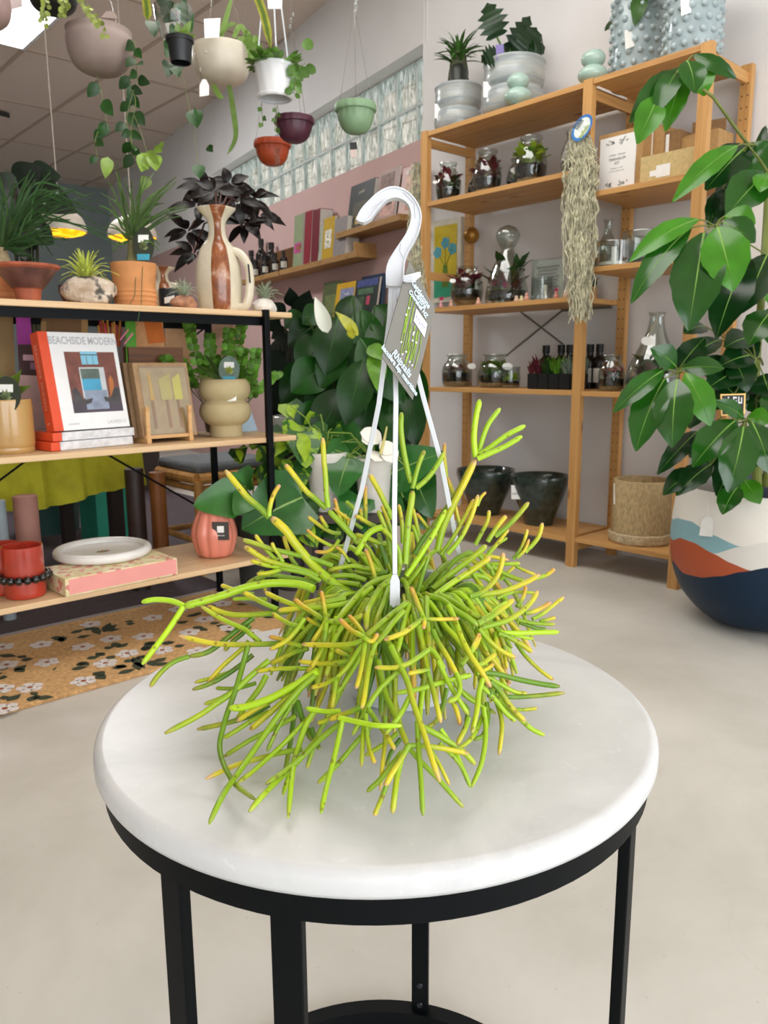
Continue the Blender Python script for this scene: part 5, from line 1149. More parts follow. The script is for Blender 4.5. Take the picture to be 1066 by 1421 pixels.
# beige stacked vase with tag
t, p, r, h = lathe_px('matt beige vase of two bulging rings on a foot, with an oval plant pick', 'bulge_vase', 'potted plant', 313, 71, 612, 535, 2.73, ZM, [(.62, 0), (.64, .02), (.62, .19), (.70, .22), (.90, .30), (1, .43), (.93, .56), (.80, .62), (.93, .70), (1, .80), (.95, .93), (.83, .995), (.80, 1)], mat('b5a57c', .75, .04, 20, name='matt_beige'))
CLR = glass('e8efe6', .12, 'clear_plastic', .08); pk = ovaltag(t, 318, 513, dep(p)-r*.5, 29, 38, mat('5f7468', .35, .2, 30), leafmat('b9c657'), 'plant_pick')
MB().prism([at(*k, dep(p)-r-.003) for k in ((316, 549), (328, 548), (328, 556), (316, 557))], fw*.001).build('price_sticker', LABEL, t, smooth=False)
b = MB(); Zp = dep(p)
for a, c, w_ in (((310, 530), (272, 505), .014), ((308, 532), (270, 522), .014), ((312, 530), (285, 492), .012), ((300, 534), (276, 535), .014)): b.leaf(at(*a, Zp), at(*c, Zp+.05), w_*1.6, facecam(p), 'strap', .12, .2)
b.build('foliage', leafmat('4d6a30', '8f9a5a'), t)
# things standing behind on the middle board
def card(label, pts, Y, col, name='greeting_card', cat='card', th=.003, grp='cards and packets behind the books', extra=(), stand=True):
    P_ = [ony(*k, Y) for k in pts]; zl = min(k.z for k in P_)
    if stand: P_ = [V((k.x, k.y, ZM+.001 if k.z < zl+.05 else k.z)) for k in P_]
    t = thing(name, label, cat, V((P_[0].x, Y, min(k.z for k in P_))), grp); MB().prism(P_, (0, th, 0)).build('card', mat(col, .6, .06, 20), t, smooth=False)
    for pp, cc in extra: MB().prism([ony(*k, Y-.0015) for k in pp], (0, .001, 0)).build('print', mat(cc, .6), t, smooth=False)
    return t
card('plain brown kraft board at the left edge behind the amber planter', ((-20, 560), (20, 560), (18, 437), (-20, 437)), 2.98, '8e7448', th=.01)
card('magenta paper tag hanging over the brown boards', ((21, 481), (46, 480), (42, 440), (22, 438)), 2.955, 'b13fa8')
card('brown kraft packet standing behind the orange-red spine', ((55, 560), (122, 560), (122, 442), (58, 442)), 2.985, '87633e', th=.012, extra=((((57, 500), (64, 500), (64, 446), (57, 446)), 'b89258'), (((113, 500), (122, 500), (122, 442), (113, 442)), 'b89258')))
card('dark card with a pale pink panel beside the amber planter', ((25, 530), (60, 530), (60, 478), (25, 478)), 2.94, '4d3436', extra=((((32, 500), (58, 501), (58, 493), (32, 492)), 'cfa5b0'), (((42, 512), (56, 514), (56, 503), (42, 503)), '96708a')))
card('pale pink card leaning behind the amber planter and the books', ((20, 640), (70, 640), (62, 522), (22, 520)), 2.90, 'cfa9a6')
card('bright green packet striped in pink, beyond the top of the white book', ((170, 480), (186, 478), (188, 446), (174, 446)), 2.9, '4f9a1e', extra=((((166, 471), (178, 456), (179, 458), (167, 473)), 'e88aa0'), (((172, 477), (184, 461), (185, 464), (173, 479)), 'e88aa0')))
card('peach card with an orange stripe, behind the utensil boxes', ((186, 478), (230, 476), (226, 446), (188, 446)), 2.985, 'e0a16a', extra=((((206, 477), (230, 475), (224, 447), (200, 446)), 'd9711c'),))
card('pale peach box behind the dark-leaved creeper at the end of the board', ((232, 482), (262, 480), (262, 447), (228, 447)), 3.0, 'cf9f74')
card('pinkish box behind the beige vase, near the black pole', ((285, 478), (340, 476), (338, 446), (288, 446)), 3.0, 'c59782')
card('pale blue card half hidden behind the beige vase', ((335, 608), (358, 606), (347, 565), (336, 565)), 2.86, 'a9c0d2')
t = card('bundle of red and yellow paper drinking straws in a jar behind the book', ((134, 480), (172, 480), (168, 470), (138, 470)), 2.95, '8a8f92', name='straw_jar', cat='straws', th=.03)
b = MB(); b2 = MB()
for i in range(14): (b if i % 2 else b2).tube([ony(140+i*2, 480, 2.95+rnd(-.02, .02)), ony(136+i*2.4+rnd(-3, 3), 444+rnd(0, 8), 2.95+rnd(-.02, .02))], .004, 6)
b.build('red_straws', mat('c4283a', .5), t); b2.build('yellow_straws', mat('c98a2a', .5), t)
c0, c1 = ony(184, 600, 2.90), ony(258, 600, 2.90); t = thing('wooden_crate', 'brown wooden crate behind the boxed utensil sets, under the orange-striped card', 'crate', V(((c0.x+c1.x)/2, 2.9, ZM+.001))); zt2 = ony(220, 482, 2.9).z
MB().bb((c0.x, 2.89, ZM+.001), (c1.x, 2.94, zt2)).build('body', wood('6d4426', '4e2f1a', 'X'), t, smooth=False)
# bright little-leaved creeper
t = thing('creeping_plant', 'bright green small-leaved creeper trailing behind the beige vase on the middle board', 'potted plant', (ony(300, 600, 2.95).x, 2.95, ZM)); b = MB(); st = MB()
for a, c in (((285, 560), (262, 452)), ((290, 560), (292, 470)), ((310, 560), (318, 462)), ((318, 560), (336, 452)), ((325, 560), (338, 490)), ((335, 560), (352, 505)), ((300, 570), (280, 500)), ((330, 570), (385, 522)), ((345, 560), (356, 490)), ((282, 560), (252, 505)), ((282, 560), (230, 500)), ((335, 560), (350, 540)), ((285, 560), (300, 500))):
    P_ = [ony(*a, 2.93), ony((a[0]*.4+c[0]*.6), (a[1]*.4+c[1]*.6), 2.90+rnd(-.04, .06)), ony(*c, 2.90+rnd(-.06, .08))]; P_ = prof_smooth(P_, 6); st.tube(P_, .002, 4)
    for k, q_ in enumerate(P_[4:]):
        for sg in (-1, 1): d = RT*sg*.7-DN*.5+fw*rnd(-.5, .5); b.leaf(q_, q_+d*.036, .030, facecam(q_)+V((0, 0, .5)), 'oval', .1, .15, seg=4)
b.build('foliage', leafmat('5d8f2a', rough=.5, island=.45, scale=60), t); st.build('stalks', mat('50662c', .6), t)
lathe_px('x', 'x', 'x', 305, 46, 612, 575, 2.95, ZM, [(.8, 0), (1, .8), (1, 1)], mat('5f5750', .7), parent=t, part='pot')
# ---- bottom board
RGL = mat('b03726', .12, .12, 10, coat=.6, name='red_glass'); BEAD = mat('0d0c0d', .12, coat=.5, name='black_bead')
for x, w_, yb, yt, Y, lab in ((34, 54, 838, 768, 2.68, 'red glass candle holder ringed with black beads, nearer the pink box'), (2, 56, 822, 756, 2.78, 'red glass candle holder ringed with black beads, at the left edge behind the other')):
    t, p, r, h = lathe_px(lab, 'candle_holder', 'candle holder', x, w_, yb, yt, Y, ZB_, [(.94, 0), (1, .04), (1, .30), (.97, .36), (.97, .42), (1, .48), (1, 1)], RGL, grp='red candle holders with black beads', inner=.9); b = MB()
    for k in range(18): a = 2*pi*k/18; b.ball(p+V((cos(a)*r*1.16, sin(a)*r*1.16, h*.39)), r*.22, 12)
    b.build('bead_ring', BEAD, t)
PB = NT('patterned_box'); v = PB.coord(); vo = PB.add('TexVoronoi'); vo.inputs['Scale'].default_value = 34; PB.ln(v, vo.inputs['Vector'])
PB.bsdf(PB.mix(PB.ramp(PB.noise(v, 22, 2), [(.4, 'd9c993'), (.6, 'e8dfb8')]), 'd7837a', PB.ramp(vo.outputs['Distance'], [(.32, (1., 1., 1.)), (.40, (0., 0., 0.))])), .5)
c = [onz(*k, ZB_+.002) for k in ((92, 829), (247, 797), (207, 770), (70, 790))]; zt_ = ZB_+.078; ub = (c[1]-c[0]).normalized(); nb_ = V((ub.y, -ub.x, 0)); Lb = (c[1]-c[0]).length; db = .21
t = thing('patterned_box', 'flat pink gift box with a floral lid, under the white dish on the bottom board', 'box', c[0]); bq = lambda a, d_, z: c[0]+ub*a-nb_*d_+V((0, 0, z))
MB().prism([bq(0, 0, 0), bq(Lb, 0, 0), bq(Lb, db, 0), bq(0, db, 0)], (0, 0, .062)).build('box', PB.m, t, smooth=False, bevel=.002)
MB().prism([bq(.012, -.001, .006), bq(Lb-.004, -.001, .006), bq(Lb-.004, 0, .006), bq(.012, 0, .006)], (0, 0, .052)).build('front_panel', mat('ea9d94', .5, .02), t, smooth=False)
q = onz(143, 766, ZB_+.075); s = mpp(q); p = V((q.x, q.y, ZB_+.0650)); t = thing('round_dish', 'white round-rimmed dish with a tiny flower motif, on the pink gift box', 'dish', p); r = 65*s
MB().lathe(p, [(0, .002), (r*.80, .0)]+[(r-.017+.017*cos(a), .017+.017*sin(a)) for a in [radians(k) for k in range(-80, 181, 20)]]+[(r*.72, .013), (0, .012)], 64, close=False).build('dish', mat('e9e8e4', .3, .02, 20, name='white_ceramic'), t)
b = MB(); cc = p+V((0, 0, .0125))
for k in range(9): a = k*2*pi/9; b.leaf(cc, cc+V((cos(a)*.03, sin(a)*.022, .001)), .012, (0, 0, 1), 'ovate', 0, 0, k % 2, seg=4)
b.build('flower_motif', [mat('b1623f', .6), mat('6d8a45', .6)], t)
CORAL = mat('e38a74', .3, .05, 12, coat=.3, name='coral_glaze'); q = ony(298, 750, 2.74); s = mpp(q); r, h = 30.5*s, 74*s; p = V((q.x, 2.74, ZB_+.001)); t = thing('pumpkin_vase', 'coral fluted pumpkin-shaped vase with a black square label on the bottom board', 'vase', p)
MB().lathe(p, [(r*a, h*z) for a, z in PS([(.60, 0), (.80, .06), (1, .35), (.98, .55), (.72, .82), (.42, .93), (.44, 1)], 4)]+[(r*.36, h*.98), (0, h*.8)], 72, close=False, fn=lambda a, z, i: 1-.10*abs(sin(4.5*a))**6*(.4 if z > h*.9 else 1)+.02).build('body', CORAL, t, sharp=80)
f_ = facecam(p); q_ = p+f_*r*.99+RT*r*.28+V((0, 0, h*.45)); sq = .033; MB().prism([q_+RT*sq*a+V((0, 0, sq*c_*1.1)) for a, c_ in ((-1, -1), (1, -1), (1, 1), (-1, 1))], f_*.002).build('label', mat('3a3732', .5), t, smooth=False)
MB().prism([q_+f_*.0025+RT*sq*a+V((0, 0, sq*c_)) for a, c_ in ((-.4, -.2), (.4, -.2), (.4, .6), (-.4, .6))], f_*.0006).build('label_mark', LABEL, t, smooth=False); marks('pumpkin', .008, q_+f_*.003-V((0, 0, .018)), RT, (0, 0, 1), LABEL, t)
# ---- flowered coir mat
MX0, MX1, MY0, MY1 = .1, 1.685, 2.335, 3.02
COIR = mat('d2a872', .95, .16, 70, bump=.9, bscale=260, name='coir'); b = MB(); n1, n2 = 150, 50
b.bb((MX0, MY0+.004, .001), (MX1, MY1, .0135))
cm = NT('coir_edge'); v = cm.coord(); cm.bsdf(cm.ramp(cm.noise(cm.coord((1, 1, .3)), 220, 3), [(.3, '9c6433'), (.7, 'd39b62')]), .95)
for i in range(2600):
    x = rnd(MX0, MX1); y = MY0+abs(random.gauss(0, .006)); z = rnd(.003, .013); b.add([(x, y+.01, z), (x+.0025, y+.01, z), (x+rnd(-.004, .004), y-rnd(.002, .009), z-rnd(.001, .003)+.001)], [(0, 1, 2)], 1)
zf = .0140; WH = 2; LFM = 3; CTR = 4
def flower(x, y, r=.042, q=None):
    q = q or onz(x, y, zf); a0 = rnd(0, 6)
    for k in range(5):
        a = a0+k*1.2566; c = q+V((cos(a)*r*.58, sin(a)*r*.58, 0)); b.add([c+V((cos(j*pi/5)*r*.42, sin(j*pi/5)*r*.42, .0004)) for j in range(10)], [tuple(range(10))], WH)
    b.add([q+V((cos(j*pi/5)*r*.45, sin(j*pi/5)*r*.45, .0005)) for j in range(10)], [tuple(range(10))], WH); b.add([q+V((cos(j*pi/4)*r*.22, sin(j*pi/4)*r*.22, .0009)) for j in range(8)], [tuple(range(8))], CTR)
def sprig(x0, y0, x1, y1, w=.036, k='lance'): p0, p1 = onz(x0, y0, zf), onz(x1, y1, zf); b.leaf(p0+V((0, 0, .0003)), p1+V((0, 0, .0003)), w, (0, 0, 1), k, 0, 0, LFM, seg=5)
mc = lambda x, y: (x*.2251, 820+y*.2251)
for x, y in ((15, 345), (255, 330), (40, 455), (290, 440), (185, 595), (30, 725), (515, 555), (510, 345), (650, 445), (685, 295), (885, 280), (785, 385), (1000, 365), (945, 165), (560, 205), (5, 605)): flower(*mc(x, y))
gc = lambda x, y: (190+x*.16886, 800+y*.16886)
for x, y in ((555, 352), (430, 458), (340, 268), (500, 612), (760, 420)): flower(*gc(x, y))
for x, y in ((.20, 2.42), (.33, 2.52), (.22, 2.66), (.40, 2.74), (.25, 2.86), (.52, 2.93), (.58, 2.62), (.47, 2.44), (1.50, 2.42), (1.60, 2.60), (1.61, 2.82)):
    q = V((x, y, zf)); flower(0, 0, q=q)
    for k in range(3): a = rnd(0, 6.28); e = V((cos(a), sin(a), 0)); b.leaf(q+e*.06+V((0, 0, .0003)), q+e*.11+V((0, 0, .0003)), .03, (0, 0, 1), 'lance', 0, 0, LFM, seg=5)
for l in ('340,285 395,310', '330,282 360,295', '385,280 380,318', '440,262 520,235', '475,290 560,272', '510,240 590,228', '580,232 615,270', '610,240 545,225', '640,250 680,195', '650,225 725,212', '650,245 745,235', '640,255 720,205', '780,205 835,200', '790,195 805,180', '0,395 105,405', '120,415 155,395', '130,430 210,415', '90,490 165,455', '100,480 150,500', '0,490 45,460', '0,535 45,530', '440,485 545,465', '470,460 540,440', '490,440 550,460', '535,420 620,400', '600,385 645,400', '590,395 640,380', '640,355 705,345', '700,320 735,350', '725,350 790,320', '660,405 710,415', '690,475 790,465', '720,460 780,470', '730,510 840,480', '760,435 840,425', '820,410 895,480', '860,420 890,395', '840,440 860,490', '895,320 950,330', '890,370 925,320', '910,315 960,330', '1000,320 1066,325', '930,430 950,465', '950,440 1030,410', '955,460 1040,440', '575,505 650,520', '600,520 650,545', '595,500 645,515', '180,680 230,640', '190,640 235,625', '225,660 335,655', '0,665 60,650', '45,680 130,635', '200,660 260,650', '330,480 345,480', '435,350 440,352'):
    a, c = l.split(); sprig(*mc(*map(float, a.split(','))), *mc(*map(float, c.split(','))))
for l in ('330,385 430,365', '410,330 530,305', '480,300 530,310', '460,415 560,425', '520,430 580,445', '600,390 690,375', '650,405 740,405', '640,240 670,225', '60,570 150,545', '80,545 140,550', '60,610 85,570', '210,545 320,540', '310,580 395,560', '10,680 60,645'):
    a, c = l.split(); sprig(*gc(*map(float, a.split(','))), *gc(*map(float, c.split(','))))
solo(b, 'door_mat', [COIR, cm.m, mat('e2dcd8', .95, .1, 90, bump=.6, bscale=260), mat('3d4633', .95, .2, 90, bump=.6), mat('96512f', .95, .1)], 'tan coir mat printed with white flowers and dark leaves, under the left shelving', 'mat', smooth=False)
# ================================================================ things hanging from the ceiling
NYL = glass('e9e6e0', .14, 'nylon'); VINE = leafmat('234a1a', rough=.35, island=.35); VINEL = leafmat('7c9a3a', rough=.4, island=.3); STK = mat('6d7a45', .7, .1)
def cords(t, p, r, z, n=3, a0=.5, th=.0012, name='cord', m_=None, top=None):
    topz = ZC; hub = top if top is not None else V((p.x, p.y, z+.35))
    for k in range(n):
        a = a0+2*pi*k/n; MB().tube([V((p.x+r*cos(a), p.y+r*sin(a), z)), hub], th, 5).build(name, m_ or NYL, t)
    MB().tube([hub, V((hub.x, hub.y, topz))], th*1.1, 5).build(name, m_ or NYL, t)
def hang(label, x, ytop, wpx, hpx, Z, prof, m_, name='hanging_pot', cat='hanging pot', grp=None, n=3, inner=.9, part='pot', ncord=3, hubdz=.35, extra=None, fn=None, th=.0012, cm=None):
    d_ = at(x, ytop+hpx/2, Z)-CAM; te = d_.z/d_.xy.length; c = at(x, ytop+hpx-(prof[0][0]*.85+.10)*wpx/2*te, Z); s = Z/F; r = wpx/2*s; h = max(.35*hpx, hpx-wpx/2*te*(.95+prof[0][0]*.85))*s; t = thing(name, label, cat, c, grp); o = PS(prof, 4) if len(prof[0]) == 2 else prof
    MB().lathe(c, [(r*a, h*b_) for a, b_ in o]+[(r*o[-1][0]*inner, h*.99), (r*o[-1][0]*inner*.97, h*.8), (0, h*.78)], 56, close=False, fn=fn).build(part, m_, t, sharp=45)
    if ncord: cords(t, c, r*.95, c.z+h*.97, ncord, rnd(0, 2), top=V((c.x, c.y, c.z+h+hubdz)), th=th, m_=cm)
    return t, c, r, h
def vine(b, st, pts, Z, lf, n, kind='ovate', r=.0014, dz=0, face=1, jit=.5):
    P_ = [at(x, y, Z+dz*i/max(1, len(pts)-1)) for i, (x, y) in enumerate(pts)]; P_ = prof_smooth(P_, 6); st.tube(P_, r, 4)
    for k in range(n):
        q = P_[int((k+.5)/n*(len(P_)-1))]; sg = 1 if k % 2 else -1; d = (RT*sg*rnd(.25, .8)+DN*rnd(.3, 1)+fw*rnd(-jit, jit)).normalized(); L = lf*rnd(.8, 1.2); b.leaf(q+d*.006, q+d*L, L*.66, facecam(q)+RT*rnd(-.7, .7), kind, .06, .15, seg=6)
GH = 'hanging planters over the left shelving'
BOWL = [(.02, 0), (.45, .03), (.80, .20), (.95, .50), (1, .82), (1, 1)]
t, c, r, h = hang('taupe hanging bowl planter with heart-leaved vines trailing below it', 141, 36, 88, 70, 3.1, [(.02, 0), (.40, .02), (.75, .16), (.94, .42), (1, .72), (.98, .88), (1, 1)], mat('9d8c85', .75, .04, 20, name='taupe_clay'), grp=GH, ncord=2)
MB().prism([at(x, y, 3.02) for x, y in ((140, 24), (163, 26), (160, 19), (154, 15.5), (147, 16))], fw*.01).build('hanging_lug', mat('9d8c85', .75, .04, 20, name='taupe_clay'), t, smooth=False)
b = MB(); st = MB(); Z = 3.05
vine(b, st, ((134, 104), (140, 125), (144, 150), (150, 180)), Z, .07, 3, jit=.3); vine(b, st, ((186, 55), (188, 80), (190, 105), (184, 130), (176, 165), (182, 195), (184, 218)), Z, .062, 15); vine(b, st, ((182, 100), (180, 120), (188, 140), (182, 180), (184, 205)), Z, .06, 6); vine(b, st, ((142, 170), (132, 195), (136, 222)), Z, .05, 3)
b.build('foliage', VINE, t); st.build('stalks', STK, t)
def lone(label, leaves, x0, y0, y1, Z, m_=VINEL, grp=None, lf=.05, name='hanging_vine', kind='ovate', x1=None):
    t = thing(name, label, 'hanging vine', at(x0, y1, Z), grp); st = MB(); b = MB(); st.tube([at(x0, y0, Z), at((x0+(x1 or x0))/2+2, (y0+y1)/2, Z), at(x1 or x0, y1, Z)], .0012, 4)
    for (x, y, dx, dy, w_) in leaves: q = at(x, y, Z); e = at(x+dx, y+dy, Z-.02); b.leaf(q, e, (e-q).length*w_, facecam(q), kind, .08, .12, seg=6)
    st.build('stalk', STK, t); b.build('foliage', m_, t); return t
lone('yellow-green vine tips dangling just above the slim ponytail palm', [(150, 218, -4, 30, .55), (202, 215, -6, 24, .8), (213, 214, 4, 24, .8), (205, 245, -8, 20, .7), (214, 205, 12, 6, .6), (222, 206, 4, -10, .6), (205, 210, 16, 18, .5), (196, 212, 10, 24, .6)], 182, 150, 218, 3.05, x1=206)
lone('thin vine with single dark heart leaves, hanging over the tall striped jug', [(268, 152, 6, 26, .8), (274, 178, -4, -30, .3), (275, 228, 2, 20, .8), (288, 203, 8, 8, .7), (290, 206, 6, -4, .7)], 250, 90, 245, 2.9, VINE, x1=278)
# clear pot with the small black nursery pot before it
t, c, r, h = hang('clear glass hanging pot with dark leaves, behind a small black nursery pot', 242, 6, 52, 56, 2.75, [(.55, 0), (.66, .05), (.9, .5), (1, .9), (1.02, 1)], glass(), grp=GH, name='glass_hanging_pot', inner=.97)
b = MB(); st = MB(); Z = 2.75
for q in ((212, 30, 2, 22), (258, 20, 8, 26), (236, 88, -4, 20), (244, 92, 4, 16), (230, 20, 16, 8), (222, 10, 20, -6), (250, 4, 12, 18), (238, 62, -8, 18), (246, 40, -10, 20)): b.leaf(at(q[0], q[1], Z+.03), at(q[0]+q[2], q[1]+q[3], Z+.0), .05, facecam(at(q[0], q[1], Z)), 'heart', .08, .15)
b.build('foliage', VINE, t); f_ = facecam(c); marks('abcdef', .012, c+f_*r*1.02+V((0, 0, h*.6)), RT, -DN, mat('26302c', .5), t)
t, c, r, h = hang('small black nursery pot hanging in front of the clear glass pot', 251, 50, 38, 41, 2.62, [(.70, 0), (.74, .02), (.90, .80), (.92, .82), (1.0, .83), (1.0, 1)], mat('14171b', .4, .05, name='black_plastic'), grp=GH, inner=.92)
b = MB()
for q in ((248, 52, -2, -22), (252, 52, 14, -24), (250, 54, -8, -12), (254, 54, 6, -14), (256, 56, 16, -8)): b.leaf(at(q[0], q[1], 2.62), at(q[0]+q[2], q[1]+q[3], 2.60), .025, facecam(c), 'lance', .05, .2)
b.build('foliage', leafmat('6e8a3c'), t)
# cream bowl
t, c, r, h = hang('cream hanging bowl planter with drooping strap leaves and a tag', 309, 60, 80, 60, 3.2, BOWL, mat('d3cbb9', .35, .03, 20, name='cream_glaze_matt', coat=.2), grp=GH)
b = MB(); Z = 3.15
for P_ in (((306, 52), (314, 25), (322, -5)), ((302, 52), (316, 36), (328, 33)), ((325, 52), (334, 36), (348, 60)), ((330, 54), (345, 60), (352, 88)), ((318, 118), (324, 155), (327, 190), (316, 214)), ((296, 118), (304, 132), (310, 136))):
    q = prof_smooth([at(x, y, Z) for x, y in P_], 6); n = len(q); strip(b, q, [.022*(.5+.5*sin(pi*min(1, .2+i/n*.9)))*(1 if i < n-2 else .35) for i in range(n)], .002, RT)
for k in range(14): q = at(345+rnd(-8, 8), 60+rnd(-14, 22), 3.1); d = RT*rnd(-.5, 1)+DN*rnd(-.4, .8); b.leaf(q, q+d*.045, .03, facecam(q), 'oval', .05, .1, seg=4)
b.build('foliage', leafmat('6f8f3c', rough=.4), t, smooth=False)
MB().prism([at(x, y, 3.0) for x, y in ((283, 26), (306, 25), (304, 52), (284, 53))], fw*.002).build('price_card', LABEL, t, smooth=False)
MB().prism([at(x, y, 3.0) for x, y in ((277, 118), (281, 110), (286, 110), (290, 118), (290, 132), (277, 134))], fw*.002).build('hang_tag', LABEL, t, smooth=False)
b = MB(); b.tube([at(271, 72, 3.0), at(281, 110, 3.0)], .001, 4)
for x, y in ((286, 73), (278, 97), (270, 76)): b.ball(at(x, y, 2.99), .006, 8)
b.build('bead_string', NYL, t)
# white faceted pot on straps
t, c, r, h = hang('white faceted hanging pot on plastic straps with small trailing leaves', 382, 87, 55, 58, 2.9, [(.80, 0), (.86, .02), (.90, .08), (.86, .13), (.87, .16), (.97, .86), (1.0, .88), (1.02, .93), (1, 1)], mat('e3e4e6', .35, .03, 6, stretch=(1, 1, .6), name='white_pot'), grp=GH, th=.003, cm=WPL, hubdz=.5, fn=lambda a, z, i: 1+.012*cos(12*a+z*30))
b = MB(); st = MB()
for k in range(50):
    a = rnd(0, 6.28); q = c+V((cos(a)*r*.8, sin(a)*r*.8, h*.96)); d = V((cos(a), sin(a), rnd(-.2, .8))); b.leaf(q, q+d*.05, .028, (0, 0, 1), 'oval', .05, .1, seg=4)
vine(b, st, ((405, 82), (414, 92), (424, 88)), 2.85, .05, 6, 'oval'); vine(b, st, ((404, 86), (410, 105), (408, 130)), 2.85, .035, 12, 'oval'); b.leaf(at(421, 56, 2.85), at(434, 68, 2.83), .04, facecam(c), 'oval', .05, .1)
vine(b, st, ((384, 148), (384, 160), (381, 182)), 2.9, .03, 4, 'lance'); vine(b, st, ((363, 142), (364, 160), (365, 172)), 2.9, .03, 3, 'lance')
b.build('foliage', leafmat('587f33', rough=.45, island=.4), t); st.build('stalks', STK, t)
MB().prism([at(x, y, 2.75) for x, y in ((371, -4), (392, -4), (391, 12), (372, 12))], fw*.002).build('price_card', LABEL, t, smooth=False)
# half-round wall pots in three colours
FL = lambda a, z, i: 1+(.02*sin(16*a) if i > 12 else 0)
for x, yt, w_, h_, Z, col, lab in ((409, 160, 54, 39, 3.0, '4a1f31', 'dark maroon hanging pot with a scalloped rim'), (379, 193, 50, 38, 3.25, 'a8431f', 'rust orange hanging pot with a scalloped rim'), (494, 141, 56, 46, 3.0, '7d9c78', 'sage green hanging pot with a scalloped rim, before the glass blocks')):
    t, c, r, h = hang(lab, x, yt, w_, h_, Z, [(.02, 0), (.40, .03), (.70, .20), (.85, .45), (.90, .72), (.90, .74), (1.0, .75), (1.02, .86), (1, 1)], mat(col, .45, .06, 20), grp='small scalloped hanging pots', fn=FL, n=3)
    if '9c7' in col: MB().prism([at(*k, 2.98) for k in ((485, 198), (495, 197), (496, 207), (486, 208))], fw*.002).build('care_label', mat('202020', .5), t, smooth=False); MB().prism([at(*k, 2.98) for k in ((486, 208), (495, 207), (494, 219), (487, 218))], fw*.002).build('label_print', mat('c4b0a8', .5), t, smooth=False); MB().tube([c, at(490, 198, 2.98)], .0008, 4).build('label_string', NYL, t)
    if 'a8431f' == col: MB().prism([at(*k, 3.1) for k in ((380, 205), (389, 205), (388, 231), (382, 231))], fw*.002).build('clear_label', GL, t, smooth=False)
# black pot, pink pot top left, yellow-edged leaves
t, c, r, h = hang('black hanging bowl with a string of tiny leaves, at the top left', 75, -30, 68, 51, 2.8, BOWL, mat('17191b', .4, .05, name='black_plastic'), grp=GH)
b = MB(); st = MB(); HL = leafmat('9aa850', rough=.5, island=.35)
for pts, n in ((((64, -5), (62, 8), (60, 20), (62, 32)), 6), (((88, -5), (90, 8), (84, 18)), 10), (((112, -5), (124, 10), (132, 22), (138, 30), (146, 48)), 10)): vine(b, st, pts, 2.62, .024, n*2, 'oval', .0008)
b.build('foliage', HL, t); st.build('stalks', STK, t)
t, c, r, h = hang('dusty pink ribbed hanging planter cut off by the left edge at the top', -18, -30, 72, 72, 2.9, BOWL, mat('a98f8a', .7, .05, 20), grp=GH, fn=lambda a, z, i: 1+.008*sin(40*a)); MB().prism([at(*k, 2.75) for k in ((14, -4), (30, -4), (31, 9), (16, 13))], fw*.002).build('price_tag', mat('c9b6b4', .6), t, smooth=False)
t = thing('hanging_vine', 'thick yellow-edged green leaves hanging down over the clear and the white pots', 'hanging vine', at(370, 70, 2.6)); b = MB()
for P_ in (((352, -15), (366, 20), (376, 66)), ((200, -15), (204, 10), (205, 28))):
    q = prof_smooth([at(x, y, 2.55) for x, y in P_], 6); n = len(q); strip(b, q, [.034*(.8 if i < n*.7 else .8*(n-1-i)/(n*.3)+.1) for i in range(n)], .004, RT); strip(b, [p-fw*.003 for p in q], [.014*(.8 if i < n*.7 else .8*(n-1-i)/(n*.3)+.05) for i in range(n)], .002, RT, 1)
MB().tube([at(352, -15, 2.55), at(350, -120, 2.55)], .002, 5).build('cord', NYL, t); b.build('foliage', [leafmat('a3a33a', rough=.4, island=.05), leafmat('5d7524', rough=.4, island=.05)], t, smooth=False)
t = thing('glass_drop', 'string of tiny clear glass drops hanging against the white wall', 'ornament', at(494, 18, 2.8)); b = MB(); b.tube([at(494, -200, 2.8), at(494, 20, 2.8)], .0007, 4)
for y, r_ in ((-2, .011), (8, .009), (17, .007)): b.ball(at(494, y, 2.8), r_, 10)
b.build('drops', GL, t)
t = thing('glass_drop', 'clear glass beads on a string beside the straps of the white faceted pot', 'ornament', at(405, 38, 2.9)); b = MB(); b.tube([at(403, -200, 2.9), at(404, 40, 2.9)], .0007, 4)
for x, y, r_ in ((407, 20, .006), (404, 28, .007), (403, 37, .007)): b.ball(at(x, y, 2.9), r_, 10)
b.build('drops', GL, t)
# pendant lamps over the far counter
LS = mat('d7cec0', .5, .03, 20, name='cream_shade'); AMBER = NT('amber_glow'); v = AMBER.coord(); e = AMBER.add('Emission'); AMBER.ln(AMBER.ramp(AMBER.noise(v, 14, 2), [(.4, 'ff9d10'), (.6, 'ffc832')]), e.inputs[0]); e.inputs[1].default_value = 1.6; AMBER.ln(e.outputs[0], AMBER.out.inputs[0])
for x, yb, w_, h_, Z, lab in ((84, 322, 70, 34, 4.9, 'cream pendant lamp with an amber-lit underside, left of the other'), (184, 330, 66, 30, 5.2, 'cream pendant lamp with an amber-lit underside, half behind the slim palm')):
    c = at(x, yb, Z); s = Z/F; r, h = w_/2*s, h_*s; t = thing('pendant_lamp', lab, 'pendant lamp', c, 'cream pendant lamps')
    MB().lathe(c, PS([(1.0*r, .0), (.98*r, h*.25), (.80*r, h*.62), (.35*r, h*.92), (.10*r, h)], 4)+[(.09*r, h*.97), (.33*r, h*.88), (.77*r, h*.58), (.95*r, h*.2), (.97*r, 0), (r, 0)], 48, close=False).build('shade', LS, t)
    b = MB(); b.lathe(c, [(0, -.012), (.55*r, -.022), (.93*r, -.004), (.93*r, .01), (0, .01)], 40, close=False, fn=lambda a, z, i: 1+.04*sin(7*a)); b.build('diffuser', AMBER.m, t)
    MB().tube([c+V((0, 0, h)), V((c.x, c.y, ZC))], .004, 6).build('cord', mat('b9aca0', .5), t)
